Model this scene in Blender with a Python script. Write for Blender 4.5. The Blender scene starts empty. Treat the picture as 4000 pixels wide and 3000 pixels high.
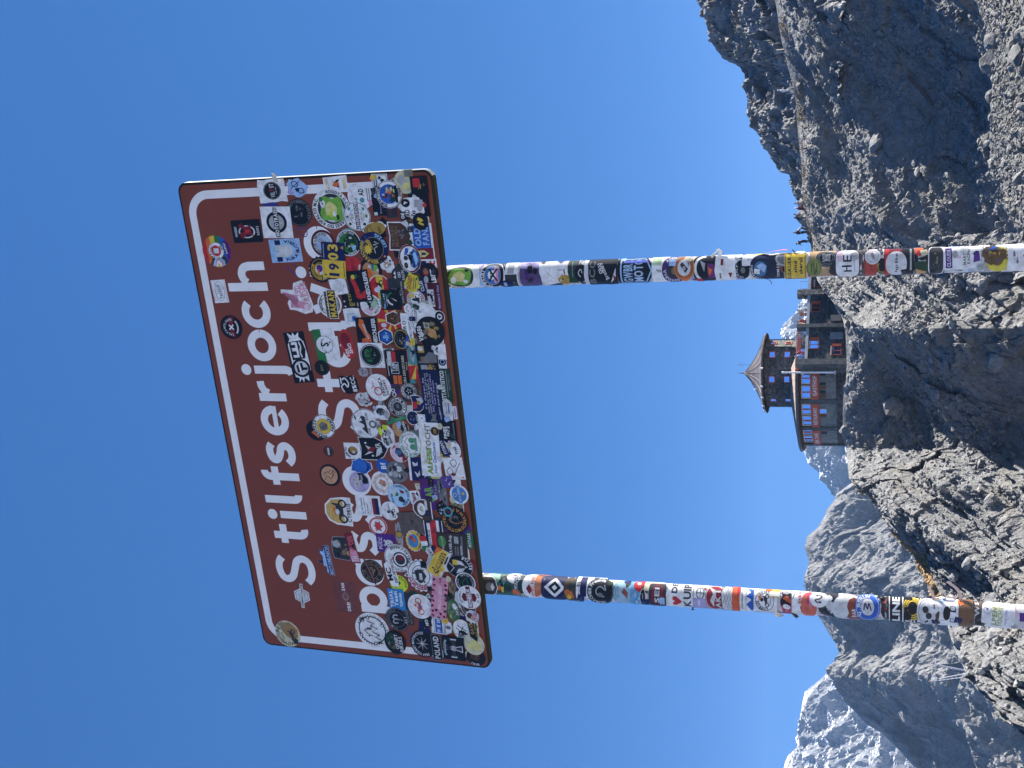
import bpy, bmesh, math, random
import numpy as np
from mathutils import Vector, Matrix
sc = bpy.context.scene
C = sc.collection
R_ = math.radians
# ------------------------------------------------------------------ camera (the photograph was taken with the phone on its side)
F = 4316.0                       # focal length in pixels of the 4000 x 3000 photograph
PITCH = 0.33078
RIGHT = Vector((1, 0, 0))
FWD = Vector((0, math.cos(PITCH), math.sin(PITCH)))
UP = RIGHT.cross(FWD)
cam = bpy.data.cameras.new('camera'); cam_ob = bpy.data.objects.new('camera', cam); C.objects.link(cam_ob)
cam.sensor_fit = 'HORIZONTAL'; cam.sensor_width = 36.0; cam.lens = 36.0 * F / 4000.0
cam.clip_start = 0.05; cam.clip_end = 30000.0
M = Matrix.Identity(4)
for i, a in enumerate((-UP, RIGHT, -FWD)):
    for j in range(3): M[j][i] = a[j]
cam_ob.matrix_world = M
sc.camera = cam_ob
# ------------------------------------------------------------------ light
SUN_AZ, SUN_EL = 62.0, 39.0      # azimuth clockwise from +Y
sun = bpy.data.lights.new('sun', 'SUN'); sun.energy = 5.0; sun.angle = R_(0.53); sun.color = (1.0, 0.95, 0.88)
sun_ob = bpy.data.objects.new('sun', sun); C.objects.link(sun_ob)
sd = Vector((math.sin(R_(SUN_AZ)) * math.cos(R_(SUN_EL)), math.cos(R_(SUN_AZ)) * math.cos(R_(SUN_EL)), math.sin(R_(SUN_EL))))
sun_ob.rotation_euler = sd.to_track_quat('Z', 'Y').to_euler()
world = bpy.data.worlds.new('World'); sc.world = world; world.use_nodes = True
nt = world.node_tree; nt.nodes.clear()
sky = nt.nodes.new('ShaderNodeTexSky'); sky.sky_type = 'NISHITA'; sky.sun_disc = False
sky.sun_elevation = R_(SUN_EL); sky.sun_rotation = R_(SUN_AZ)
sky.altitude = 2750; sky.air_density = 0.6; sky.dust_density = 0.0; sky.ozone_density = 8.0
bg = nt.nodes.new('ShaderNodeBackground'); bg.inputs['Strength'].default_value = 0.075
out = nt.nodes.new('ShaderNodeOutputWorld')
gm = nt.nodes.new('ShaderNodeGamma'); gm.inputs['Gamma'].default_value = 0.34      # the phone's tone curve flattens the sky
tn = nt.nodes.new('ShaderNodeVectorMath'); tn.operation = 'MULTIPLY'; tn.inputs[1].default_value = (.215, .735, 1.60)
nt.links.new(sky.outputs[0], gm.inputs[0]); nt.links.new(gm.outputs[0], tn.inputs[0]); nt.links.new(tn.outputs[0], bg.inputs[0]); nt.links.new(bg.outputs[0], out.inputs[0])
sc.view_settings.view_transform = 'Standard'; sc.view_settings.look = 'None'
sc.view_settings.gamma = 1.0; sc.view_settings.use_curve_mapping = False
sc.view_settings.exposure = 1.7
# ------------------------------------------------------------------ helpers
def ray(x, y):
    """Direction of a photograph pixel, horizontal length 1 (the eye is the origin)."""
    d = FWD + RIGHT * ((1500 - y) / F) - UP * ((x - 2000) / F)
    return d
def at_y(x, y, Y):
    d = ray(x, y); return d * (Y / d.y)
def at_d(x, y, D):
    d = ray(x, y); return d * (D / math.hypot(d.x, d.y))
def tag(o, label=None, cat=None, group=None, kind=None):
    if label: o['label'] = label
    if cat: o['category'] = cat
    if group: o['group'] = group
    if kind: o['kind'] = kind
    return o
def empty(name, loc, label=None, cat=None, group=None):
    o = bpy.data.objects.new(name, None); C.objects.link(o); o.location = loc; o.empty_display_size = .1
    return tag(o, label, cat, group)
def obj(name, me, mat=None, parent=None):
    o = bpy.data.objects.new(name, me); C.objects.link(o)
    if mat is not None and not me.materials:
        for m in (mat if isinstance(mat, (list, tuple)) else [mat]): me.materials.append(m)
    if parent is not None: o.parent = parent
    return o
def wl(o):
    """World location of an object whose chain only translates."""
    v = Vector(o.location)
    while o.parent: o = o.parent; v += Vector(o.location)
    return v
class MB:
    """Collects faces given in world coordinates, then links ONE mesh object."""
    def __init__(s): s.v = []; s.f = []; s.mi = []; s.col = []; s.smooth = []
    def add(s, vs, fs, mi=0, smooth=False):
        b = len(s.v); s.v += [tuple(v) for v in vs]
        for f in fs: s.f.append([b + i for i in f]); s.mi.append(mi); s.smooth.append(smooth)
    def box(s, c, hx, hy, hz, ax=None, mi=0):
        c = Vector(c); X, Y, Z = ax if ax else (Vector((1,0,0)), Vector((0,1,0)), Vector((0,0,1)))
        vs = [c + X*hx*a + Y*hy*b + Z*hz*d for a in (-1,1) for b in (-1,1) for d in (-1,1)]
        s.add(vs, [(0,1,3,2),(4,6,7,5),(0,4,5,1),(2,3,7,6),(0,2,6,4),(1,5,7,3)], mi)
    def tube(s, p0, p1, r0, r1=None, n=10, mi=0, caps=True, smooth=True):
        p0 = Vector(p0); p1 = Vector(p1); r1 = r0 if r1 is None else r1
        d = (p1 - p0).normalized(); u = d.orthogonal().normalized(); w = d.cross(u)
        vs = []
        for p, r in ((p0, r0), (p1, r1)):
            for i in range(n):
                a = 2*math.pi*i/n; vs.append(p + u*math.cos(a)*r + w*math.sin(a)*r)
        s.add(vs, [(i, (i+1) % n, n+(i+1) % n, n+i) for i in range(n)], mi, smooth)
        if caps: s.add(vs[:n], [tuple(range(n))[::-1]], mi); s.add(vs[n:], [tuple(range(n))], mi)
    def build(s, name, mat, parent=None, smooth=False):
        me = bpy.data.meshes.new(name)
        o0 = wl(parent) if parent is not None else Vector((0,0,0))
        me.from_pydata([(v[0]-o0.x, v[1]-o0.y, v[2]-o0.z) for v in s.v], [], s.f)
        o = obj(name, me, mat, parent)
        me.polygons.foreach_set('material_index', s.mi)
        me.polygons.foreach_set('use_smooth', [bool(smooth or k) for k in s.smooth])
        me.update(); return o
# ------------------------------------------------------------------ materials
def mat(name, col, rough=0.6, metal=0.0, spec=0.5, noise=0.0, nscale=20.0, bump=0.0, bscale=60.0):
    m = bpy.data.materials.new(name); m.use_nodes = True
    n = m.node_tree; p = n.nodes['Principled BSDF']
    p.inputs['Roughness'].default_value = rough; p.inputs['Metallic'].default_value = metal
    p.inputs['Specular IOR Level'].default_value = spec
    p.inputs['Base Color'].default_value = (*col, 1)
    if noise or bump: tc = n.nodes.new('ShaderNodeTexCoord')
    if noise:
        t = n.nodes.new('ShaderNodeTexNoise'); t.inputs['Scale'].default_value = nscale; t.inputs['Detail'].default_value = 6
        n.links.new(tc.outputs['Object'], t.inputs['Vector'])
        r = n.nodes.new('ShaderNodeValToRGB')
        r.color_ramp.elements[0].position = .3; r.color_ramp.elements[1].position = .7
        r.color_ramp.elements[0].color = (*[c*(1-noise) for c in col], 1); r.color_ramp.elements[1].color = (*[min(1, c*(1+noise)) for c in col], 1)
        n.links.new(t.outputs['Fac'], r.inputs['Fac']); n.links.new(r.outputs['Color'], p.inputs['Base Color'])
    if bump:
        t2 = n.nodes.new('ShaderNodeTexNoise'); t2.inputs['Scale'].default_value = bscale; t2.inputs['Detail'].default_value = 8
        n.links.new(tc.outputs['Object'], t2.inputs['Vector'])
        b = n.nodes.new('ShaderNodeBump'); b.inputs['Strength'].default_value = bump; b.inputs['Distance'].default_value = 1.0/bscale
        n.links.new(t2.outputs['Fac'], b.inputs['Height']); n.links.new(b.outputs['Normal'], p.inputs['Normal'])
    return m
# ------------------------------------------------------------------ noise (numpy gradient noise)
_rs = np.random.RandomState(7)
_perm = _rs.permutation(256); _perm = np.concatenate([_perm, _perm, _perm]).astype(np.int32)
_g = _rs.normal(size=(256, 3)); _g /= np.linalg.norm(_g, axis=1)[:, None]
def pnoise(P):
    i = np.floor(P).astype(np.int32); f = P - i; i &= 255
    u = f*f*f*(f*(f*6-15)+10); res = 0
    for dx in (0, 1):
        for dy in (0, 1):
            for dz in (0, 1):
                h = _perm[_perm[_perm[i[:, 0]+dx] + i[:, 1]+dy] + i[:, 2]+dz]
                g = _g[h]
                dot = g[:, 0]*(f[:, 0]-dx) + g[:, 1]*(f[:, 1]-dy) + g[:, 2]*(f[:, 2]-dz)
                w = (u[:, 0] if dx else 1-u[:, 0])*(u[:, 1] if dy else 1-u[:, 1])*(u[:, 2] if dz else 1-u[:, 2])
                res = res + w*dot
    return res
def fbm(P, sc_, octs, gain=.5, lac=2.03, ridged=False, off=0.0):
    a = 1.0; tot = 0; q = P*sc_ + off
    for _ in range(octs):
        n = pnoise(q)
        if ridged: n = 1 - 2*np.abs(n)*1.4; n = n*np.abs(n) if False else n - .35
        tot = tot + a*n; a *= gain; q = q*lac + 17.3
    return tot

def blocks(P, size, seed, tilt=.45, stretch=None):
    """Blocky rock: every Voronoi cell gets its own height and its own tilted face."""
    q = P/size + seed*13.7; i0 = np.floor(q).astype(np.int32); best = np.full(len(P), 1e9); H = np.zeros(len(P))
    rs = np.random.RandomState(seed); T = rs.uniform(0, 1, (256, 7))
    for dx in (-1, 0, 1):
        for dy in (-1, 0, 1):
            for dz in (-1, 0, 1):
                c = i0 + np.array([dx, dy, dz], np.int32); k = c & 255
                h = _perm[_perm[_perm[k[:, 0]] + k[:, 1]] + k[:, 2]]; t = T[h]
                d = q - (c + t[:, :3]); r = (d*d).sum(1); w = r < best
                best = np.where(w, r, best); H = np.where(w, (t[:, 3]-.5) + tilt*((t[:, 4:7]-.5)*2*d).sum(1), H)
    return H*size
# ------------------------------------------------------------------ lettering (Blender's own font, cut into flat faces)
_CH = sorted(set("ABCDEFGHIJKLMNOPQRSTUVWXYZabcdefghijklmnopqrstuvwxyz0123456789.,'&+-%/!:ŚÉ°♥"))
_tmp = []
for _w in (0, 1, 2):
    for _c in _CH:
        cu = bpy.data.curves.new('glyph', 'FONT'); cu.body = _c; cu.resolution_u = 2; cu.offset = (0.0, .018, .034)[_w]; cu.fill_mode = 'FRONT'
        o = bpy.data.objects.new('glyph', cu); C.objects.link(o); _tmp.append((_c, _w, o))
_dg = bpy.context.evaluated_depsgraph_get(); GL = {}
for _c, _w, o in _tmp:
    ev = o.evaluated_get(_dg); me = ev.to_mesh()
    vs = [(v.co.x, v.co.y) for v in me.vertices]; fs = [[vs[i] for i in p.vertices] for p in me.polygons]
    fs = [f for f in fs if abs(sum(f[i][0]*f[i-1][1]-f[i-1][0]*f[i][1] for i in range(len(f)))) > 1e-7]
    GL[_c, _w] = (fs, min([v[0] for v in vs], default=0), max([v[0] for v in vs], default=.3)); ev.to_mesh_clear()
def _area(fs): return sum(abs(sum(f[i-1][0]*f[i][1]-f[i][0]*f[i-1][1] for i in range(len(f))))/2 for f in fs)
for _c in _CH:
    a0, a1, a2 = (_area(GL[_c, k][0]) for k in (0, 1, 2))
    if a1 < a0*1.08: GL[_c, 1] = GL[_c, 0]; a1 = a0
    if a2 < a1*1.06 or a2 > a1*1.6: GL[_c, 2] = GL[_c, 1]
for _c, _w, o in _tmp:
    cu = o.data; bpy.data.objects.remove(o); bpy.data.curves.remove(cu)
CAP = max(v[1] for f in GL['H', 0][0] for v in f)
def glyphs(text, bold=1, track=.075):
    """[(faces, x offset)], total width; heights in cap heights."""
    x = 0; r = []
    for ch in text:
        g = GL.get((ch, bold))
        if ch == ' ' or g is None: x += .32; continue
        fs, a, b = g; r.append((fs, x - a, (b-a))); x += (b-a) + track
    return r, max(x - track, .01)
def text_polys(text, cx, cy, h, w=None, rot=0, bold=2):
    """Flat faces of a line of capitals h high, centred; stretched to width w if given."""
    r, W = glyphs(text, bold); s = h/CAP; sx = s if w is None else w/W
    c_, s_ = math.cos(R_(rot)), math.sin(R_(rot)); out_ = []
    for fs, x0, _ in r:
        for f in fs:
            q = []
            for (a, b) in f:
                X = (a + x0 - W/2)*sx; Y = (b - CAP/2)*s; q.append((cx + X*c_ - Y*s_, cy + X*s_ + Y*c_))
            out_.append(q)
    return out_
def arc_polys(text, cx, cy, Rr, h, mid, sign=1, bold=2, span=None, ry=1.0):
    """Letters set round a circle; mid = angle of the middle (degrees, 90 = top); sign 1 reads clockwise, -1 counter-clockwise."""
    r, W = glyphs(text, bold); s = h/CAP; tot = W*s/Rr
    k = 1.0 if span is None else R_(span)/tot
    out_ = []
    for fs, x0, gw in r:
        for f in fs:
            q = []
            gc = (x0 + [v for v in (f[0][0],)][0]*0)   # letter origin
            for (a, b) in f:
                X = (a + x0 - W/2)*s*k; Y = (b - CAP/2)*s
                th = R_(mid) - sign*X/Rr; rr = Rr + sign*Y
                q.append((cx + rr*math.cos(th), cy + rr*math.sin(th)*ry))
            out_.append(q)
    return out_
# ================================================================== the mountains and the ground
def rock_mat(name, dark, light, tint, s, snow=None, bump=0.6, patch=0.4):
    """Rock: mottled greys with weathered patches; s = features per metre. snow = (amount, scale)."""
    m = bpy.data.materials.new(name); m.use_nodes = True
    n = m.node_tree; L = n.links; p = n.nodes['Principled BSDF']
    p.inputs['Roughness'].default_value = .9; p.inputs['Specular IOR Level'].default_value = .2
    geo = n.nodes.new('ShaderNodeNewGeometry')
    def noise(scale, detail=8, rough=.6, vec=None):
        t = n.nodes.new('ShaderNodeTexNoise'); t.inputs['Scale'].default_value = scale; t.inputs['Detail'].default_value = detail
        t.inputs['Roughness'].default_value = rough; L.new(vec or geo.outputs['Position'], t.inputs['Vector']); return t
    a = noise(s); b = noise(s*.13, 5); c = noise(s*6, 4, .7)
    r = n.nodes.new('ShaderNodeValToRGB'); e = r.color_ramp.elements
    e[0].position = .32; e[0].color = (*dark, 1); e[1].position = .68; e[1].color = (*light, 1)
    L.new(a.outputs['Fac'], r.inputs['Fac'])
    r2 = n.nodes.new('ShaderNodeValToRGB'); e = r2.color_ramp.elements
    e[0].position = .50; e[0].color = (0, 0, 0, 1); e[1].position = .66; e[1].color = (patch, patch, patch, 1)
    L.new(b.outputs['Fac'], r2.inputs['Fac'])
    mx = n.nodes.new('ShaderNodeMixRGB'); mx.inputs['Color2'].default_value = (*tint, 1)
    L.new(r2.outputs['Color'], mx.inputs['Fac']); L.new(r.outputs['Color'], mx.inputs['Color1'])
    mu = n.nodes.new('ShaderNodeMixRGB'); mu.blend_type = 'MULTIPLY'; mu.inputs['Fac'].default_value = .55
    r3 = n.nodes.new('ShaderNodeValToRGB'); e = r3.color_ramp.elements
    e[0].position = .3; e[0].color = (.45, .45, .45, 1); e[1].position = .7; e[1].color = (1.5, 1.5, 1.5, 1)
    L.new(c.outputs['Fac'], r3.inputs['Fac']); L.new(mx.outputs[0], mu.inputs['Color1']); L.new(r3.outputs['Color'], mu.inputs['Color2'])
    colour = mu.outputs[0]
    if snow:
        amt, ssc = snow
        sep = n.nodes.new('ShaderNodeSeparateXYZ'); L.new(geo.outputs['Normal'], sep.inputs[0])
        sn = noise(ssc, 9, .62)
        ad = n.nodes.new('ShaderNodeMath'); ad.operation = 'MULTIPLY_ADD'; ad.inputs[1].default_value = .45
        L.new(sep.outputs['Z'], ad.inputs[0]); hf = n.nodes.new('ShaderNodeMath'); hf.operation = 'MULTIPLY'; hf.inputs[1].default_value = .6
        L.new(sn.outputs['Fac'], hf.inputs[0]); L.new(hf.outputs[0], ad.inputs[2])
        rs = n.nodes.new('ShaderNodeValToRGB'); e = rs.color_ramp.elements
        e[0].position = amt; e[1].position = amt + .04
        L.new(ad.outputs[0], rs.inputs['Fac'])
        ms = n.nodes.new('ShaderNodeMixRGB'); ms.inputs['Color2'].default_value = (.82, .84, .88, 1)
        L.new(rs.outputs['Color'], ms.inputs['Fac']); L.new(colour, ms.inputs['Color1']); colour = ms.outputs[0]
    L.new(colour, p.inputs['Base Color'])
    bm_ = n.nodes.new('ShaderNodeBump'); bm_.inputs['Strength'].default_value = bump; bm_.inputs['Distance'].default_value = .6/s
    nb = noise(s*2.2, 10, .65); L.new(nb.outputs['Fac'], bm_.inputs['Height']); L.new(bm_.outputs['Normal'], p.inputs['Normal'])
    return m
def interp(tab, ys):
    t = sorted((b, a) for a, b in tab); return np.interp(ys, [q[0] for q in t], [q[1] for q in t])
def ridge(name, crest, Dc, Db, xb, y0, y1, nc, nr, amps, mat_, prof=1.0, back=.5, crest_keep=.35, aniso=None, extra=None, blk=(), blk_mask=None):
    """A mountainside: every column is a vertical cut from its foot (Db, elevation of xb) up to the crest line (Dc) and down behind."""
    ys = np.linspace(y0, y1, nc)
    xc = interp(crest, ys); dc = np.interp(ys, *zip(*Dc)); db = dc - np.interp(ys, *zip(*Db)); xbs = np.interp(ys, *zip(*xb))
    nb = max(4, int(nr*.12)); t = np.concatenate([np.linspace(0, 1, nr), 1 + np.linspace(0, 1, nb+1)[1:]*back])
    az = np.arctan2(1500-ys, F*math.cos(PITCH))   # azimuth of the column near the horizon
    def elev(x, y):
        d = np.array([FWD.x + 0*x, FWD.y - UP.y*(x-2000)/F, FWD.z - UP.z*(x-2000)/F]); d[0] = (1500-y)/F
        return d[2]/np.hypot(d[0], d[1]), np.arctan2(d[0], d[1])
    ec, ac = elev(xc, ys); eb, ab = elev(xbs, ys)
    T = t[None, :]; tt = np.minimum(T, 1)
    D = db[:, None] + (dc-db)[:, None]*T
    zc = ec*dc; zb = eb*db
    z = zb[:, None] + (zc-zb)[:, None]*tt**prof
    over = np.maximum(T-1, 0); z = z - (zc-zb)[:, None]*over*1.1
    A = ab[:, None] + (ac-ab)[:, None]*tt
    P = np.stack([np.sin(A)*D, np.cos(A)*D, z], -1)
    Q = P.reshape(-1, 3)
    keep = (1 - (1-crest_keep)*np.exp(-((T-1)/.06)**2) + 0*D).reshape(-1)
    # slope normal (averaged): outwards and up
    n0 = np.stack([-np.sin(A)*.75, -np.cos(A)*.75, .65+0*A], -1).reshape(-1, 3)
    n0 /= np.linalg.norm(n0, axis=1)[:, None]
    disp = 0
    for k, (amp, scale, octs, rid) in enumerate(amps):
        q = Q.copy()
        if aniso and k < len(aniso) and aniso[k] is not None:
            ax, f = aniso[k]; ax = np.array(ax, float); ax /= np.linalg.norm(ax)
            q = q - np.outer(q @ ax, ax)*(1-f)
        disp = disp + amp*fbm(q, scale, octs, .52, 2.03, rid, 31.7*k)
    for amp, size, seed in blk:
        wv = np.stack([fbm(Q, .5/size, 2, off=seed), fbm(Q, .5/size, 2, off=seed+9), fbm(Q, .5/size, 2, off=seed+21)], -1)
        disp = disp + amp*blocks(Q + wv*size*.6, size, seed)*(1 if blk_mask is None else blk_mask(np.repeat(ys, len(t)), np.tile(t, nc)))
    if extra is not None: disp = disp + extra(np.repeat(ys, len(t)), np.tile(t, nc), Q)
    Q2 = Q + n0*(disp*keep)[:, None]
    nrw = len(t)
    idx = np.arange(nc*nrw).reshape(nc, nrw)
    faces = np.stack([idx[:-1, :-1], idx[:-1, 1:], idx[1:, 1:], idx[1:, :-1]], -1).reshape(-1, 4)
    me = bpy.data.meshes.new(name)
    me.vertices.add(len(Q2)); me.vertices.foreach_set('co', Q2.ravel())
    me.loops.add(len(faces)*4); me.loops.foreach_set('vertex_index', faces.ravel().astype(np.int32))
    me.polygons.add(len(faces)); me.polygons.foreach_set('loop_start', np.arange(0, len(faces)*4, 4, dtype=np.int32))
    me.polygons.foreach_set('loop_total', np.full(len(faces), 4, np.int32))
    me.polygons.foreach_set('use_smooth', [False]*len(faces)); me.update(calc_edges=True); me.validate()
    o = obj(name, me, mat_); tag(o, kind='structure')
    return o, Q2.reshape(nc, nrw, 3), ys, t
M_slope = rock_mat('scree_rock', (.17, .172, .174), (.28, .28, .28), (.23, .20, .15), 1.1, bump=.8)
M_slope2 = rock_mat('ridge_rock', (.14, .142, .145), (.33, .332, .335), (.25, .225, .17), .5, bump=.7)
M_mid = rock_mat('mid_mountain_rock', (.13, .13, .13), (.27, .268, .262), (.23, .215, .19), .05, bump=.8)
M_snow = rock_mat('snowy_rock', (.10, .105, .12), (.21, .22, .235), (.19, .19, .19), .02, snow=(.645, .011), bump=.4)
CREST_F = [(2960,-250),(3025,0),(3030,19),(3055,171),(3106,380),(3132,633),(3144,823),(3170,968),(3185,1060),(3197,1099),(3239,1155),(3283,1215),(3301,1281),(3308,1400),(3305,1480),(3292,1560),(3290,1700),(3305,1747),(3321,1868),(3366,1918),(3397,1937),(3442,1988),(3480,2039),(3518,2127),(3568,2165),(3587,2228),(3625,2292),(3660,2370),(3701,2444),(3733,2551),(3777,2634),(3822,2697),(3885,2754),(3942,2823),(4000,2850),(4200,2990),(4400,3150)]
DC_F = [(-250,122),(0,122),(350,122),(900,126),(1060,123),(1150,119),(1280,114),(1750,114),(1900,108),(2300,98),(2836,84),(3150,76)]
DB_F = [(-250,34),(600,36),(1000,34),(1400,24),(1650,17),(1900,17),(2100,14),(2500,15),(3150,14)]
XB_F = [(-250,4300),(3150,4500)]
def ravines(ys, t, Q):
    """Big shapes of the near mountainside: the dark gully in the upper right, the recess under the hotel, diagonal rock ribs."""
    g = -2.6*np.exp(-((ys-430-260*(t-.45))/230)**2)*np.exp(-((t-.42)/.28)**2)
    g += -3.2*np.exp(-((ys-1650)/260)**2)*np.exp(-((t-.72)/.2)**2)
    g += 2.6*np.exp(-((ys-1230-500*(.8-t))/150)**2)*np.exp(-((t-.62)/.3)**2)
    g += 2.0*np.exp(-((ys-800-350*(.8-t))/170)**2)*np.exp(-((t-.6)/.35)**2)
    g += 2.2*np.exp(-((ys-2050-600*(.7-t))/160)**2)*np.exp(-((t-.6)/.35)**2)
    c = ys + 1500*t; al = ys - 1500*t                      # rock ribs slant down to the left across the face
    for amp, L1, L2, k in ((2.0, 300, 2600, 1), (1.1, 120, 1300, 2), (.55, 52, 560, 3)):
        w = fbm(np.stack([c/L2*2, al/L2*2, 0*c + k*5], -1), 1.0, 2)*.8
        n = pnoise(np.stack([c/L1 + w, al/L2, 0*c + k*3.3], -1)); g += amp*(.45 - 1.6*np.abs(n))*np.clip((1.02-t)/.12, .1, 1)
    return g
slope_ob, SL, SLy, SLt = ridge('mountain_slope', CREST_F, DC_F, DB_F, XB_F, -250, 3150, 1050, 420,
    [(2.8, .045, 4, False), (.7, .13, 5, True), (.26, .7, 4, False)], M_slope, prof=.95, back=.5,
    crest_keep=.12, aniso=[None, ((.75, .35, .55), .5), None], extra=ravines, blk=[(.24, 4.2, 3), (.25, 1.5, 5), (.26, .6, 8)],
    blk_mask=lambda ys, t: .2 + .8*np.clip((ys-1350-900*(t-.75))/250, 0, 1) + .5*np.clip((.62-t)/.2, 0, 1)*(ys < 1400))
CREST_R = [(2650,-250),(2747,0),(2755,63),(2790,136),(2840,218),(2910,253),(2935,297),(2948,361),(2935,418),(2954,494),(2986,538),(3037,598),(3052,665),(3087,683),(3100,760),(3130,800),(3170,900),(3260,1000)]
ridge('rocky_ridge', CREST_R, [(-250,165),(1000,185)], [(-250,60),(1000,60)], [(-250,3350),(1000,3400)], -250, 1000, 420, 150,
    [(2.4, .06, 4, True), (.9, .22, 4, True), (.3, .9, 3, False)], M_slope2, crest_keep=.3, blk=[(.4, 3.2, 4), (.36, 1.1, 6)])
CREST_M = [(3480,1650),(3380,1830),(3340,1880),(3271,1931),(3265,1950),(3233,1994),(3227,2013),(3195,2064),(3157,2096),(3147,2140),(3163,2190),(3147,2254),(3151,2304),(3170,2360),(3208,2418),(3239,2469),(3265,2513),(3284,2551),(3274,2589),(3277,2665),(3296,2735),(3347,2785),(3391,2830),(3454,2868),(3511,2925),(3581,2994),(3760,3200)]
def m1_shape(ys, t, Q):
    g = 26*np.exp(-((ys-2240-250*(1-t))/120)**2)*np.exp(-((t-.75)/.4)**2)
    g += 28*np.exp(-((ys-2640-60*(1-t))/90)**2)*np.exp(-((t-.7)/.4)**2)
    g += -12*np.exp(-((ys-2430)/110)**2)*np.exp(-((t-.7)/.4)**2)
    return g
ridge('rock_mountain', CREST_M, [(1600,1360),(3200,1240)], [(1600,380),(3200,380)], [(1600,4050),(3200,4250)], 1600, 3200, 620, 330,
    [(40, .0032, 4, False), (17, .0095, 6, True), (13, .030, 6, False)], M_mid, crest_keep=.12, aniso=[None, ((.55, .3, .75), .5), None], extra=m1_shape, blk=[(.26, 48, 7), (.26, 17, 9), (.26, 7, 12)])
CREST_S1 = [(3420,2400),(3330,2490),(3284,2560),(3277,2589),(3239,2621),(3195,2659),(3144,2703),(3138,2735),(3135,2792),(3144,2836),(3113,2884),(3122,2918),(3087,2956),(3072,2994),(3000,3200)]
ridge('snow_mountain', CREST_S1, [(2400,2500),(3200,2500)], [(2400,500),(3200,500)], [(2400,3750),(3200,3750)], 2400, 3200, 300, 260,
    [(60, .002, 4, False), (26, .008, 6, True), (10, .03, 5, False)], M_snow, crest_keep=.2)
CREST_S2 = [(3260,1560),(3165,1690),(3135,1754),(3157,1811),(3208,1849),(3246,1899),(3271,1931),(3360,2010)]
ridge('snow_peak', CREST_S2, [(1500,2800),(2050,2800)], [(1500,500),(2050,500)], [(1500,3600),(2050,3600)], 1500, 2050, 200, 180,
    [(40, .003, 4, True), (26, .01, 5, True)], M_snow, crest_keep=.15)
CREST_S3 = [(3230,1060),(3160,1150),(3117,1221),(3092,1237),(3066,1268),(3051,1293),(3058,1325),(3110,1390),(3230,1520)]
ridge('snow_peak', CREST_S3, [(1000,3000),(1560,3000)], [(1000,420),(1560,420)], [(1000,3450),(1560,3450)], 1040, 1540, 180, 120,
    [(30, .004, 4, True), (16, .014, 4, True)], M_snow, crest_keep=.15)
# ------------------------------------------------------------------ the gravel under the sign, its bank on the right, and the gap behind it
M_gravel = rock_mat('gravel_ground', (.11, .11, .108), (.23, .228, .222), (.19, .17, .14), 7.0, bump=.9, patch=.5)
EDGE = [(-2000,31),(0,27.4),(127,23.4),(285,21.9),(443,21.5),(633,21.4),(800,19.2),(1000,15.8),(1300,13.8),(1800,12.0),(5000,11.0)]
def edge_d(y): return np.interp(y, *zip(*EDGE))
def ground_z(X, Y):
    D = np.hypot(X, Y); y = 1500 - X/np.maximum(Y, .5)*F/math.cos(PITCH)
    y = np.where(Y > .5, y, np.where(X > 0, -2000, 5000))
    e = edge_d(y)
    z = -1.65 + 0*D
    over = np.maximum(D-e+.6, 0)
    z = z - np.minimum(over, 1.2)**2*.5*(over < 99) - np.maximum(over-1.2, 0)*.85
    z = np.maximum(z, -26)
    P = np.stack([X.ravel(), Y.ravel(), 0*X.ravel()], -1)
    z = z + (.06*fbm(P, .6, 4) + .02*fbm(P, 4.0, 3)).reshape(X.shape)
    return z
def polar(name, mat_, a0, a1, na, ds, zf):
    A, D = np.meshgrid(np.linspace(a0, a1, na), ds, indexing='ij')
    X = np.sin(A)*D; Y = np.cos(A)*D; Z = zf(X, Y)
    V = np.stack([X, Y, Z], -1).reshape(-1, 3); nr = len(ds)
    idx = np.arange(na*nr).reshape(na, nr)
    fs = np.stack([idx[:-1, :-1], idx[1:, :-1], idx[1:, 1:], idx[:-1, 1:]], -1).reshape(-1, 4)
    me = bpy.data.meshes.new(name); me.from_pydata(V.tolist(), [], fs.tolist()); me.polygons.foreach_set('use_smooth', [True]*len(fs)); me.update()
    return tag(obj(name, me, mat_), kind='structure')
polar('gravel_ground', M_gravel, -math.pi, math.pi, 361, np.concatenate([np.linspace(11.5, 31, 116), np.linspace(32, 75, 12)]), ground_z)
M_bounce = rock_mat('pale_bounce_gravel', (.28, .275, .26), (.44, .435, .42), (.38, .36, .31), 7.0, bump=.6, patch=.5)  # unseen near ground, made paler to bounce light up onto the sign
polar('bounce_ground', M_bounce, -math.pi, math.pi, 241, np.concatenate([np.linspace(.05, 8, 12), np.linspace(8.5, 11.5, 12)]), ground_z)
M_valley = rock_mat('valley_rock', (.16, .165, .17), (.36, .36, .36), (.26, .24, .2), .1, bump=.5)
polar('valley_floor', M_valley, -math.pi, math.pi, 181, np.array([70, 90, 120, 200, 400, 800, 1600, 3200, 4400]), lambda X, Y: -30 - np.clip((np.hypot(X, Y)-140)*.25, 0, 170))
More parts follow.
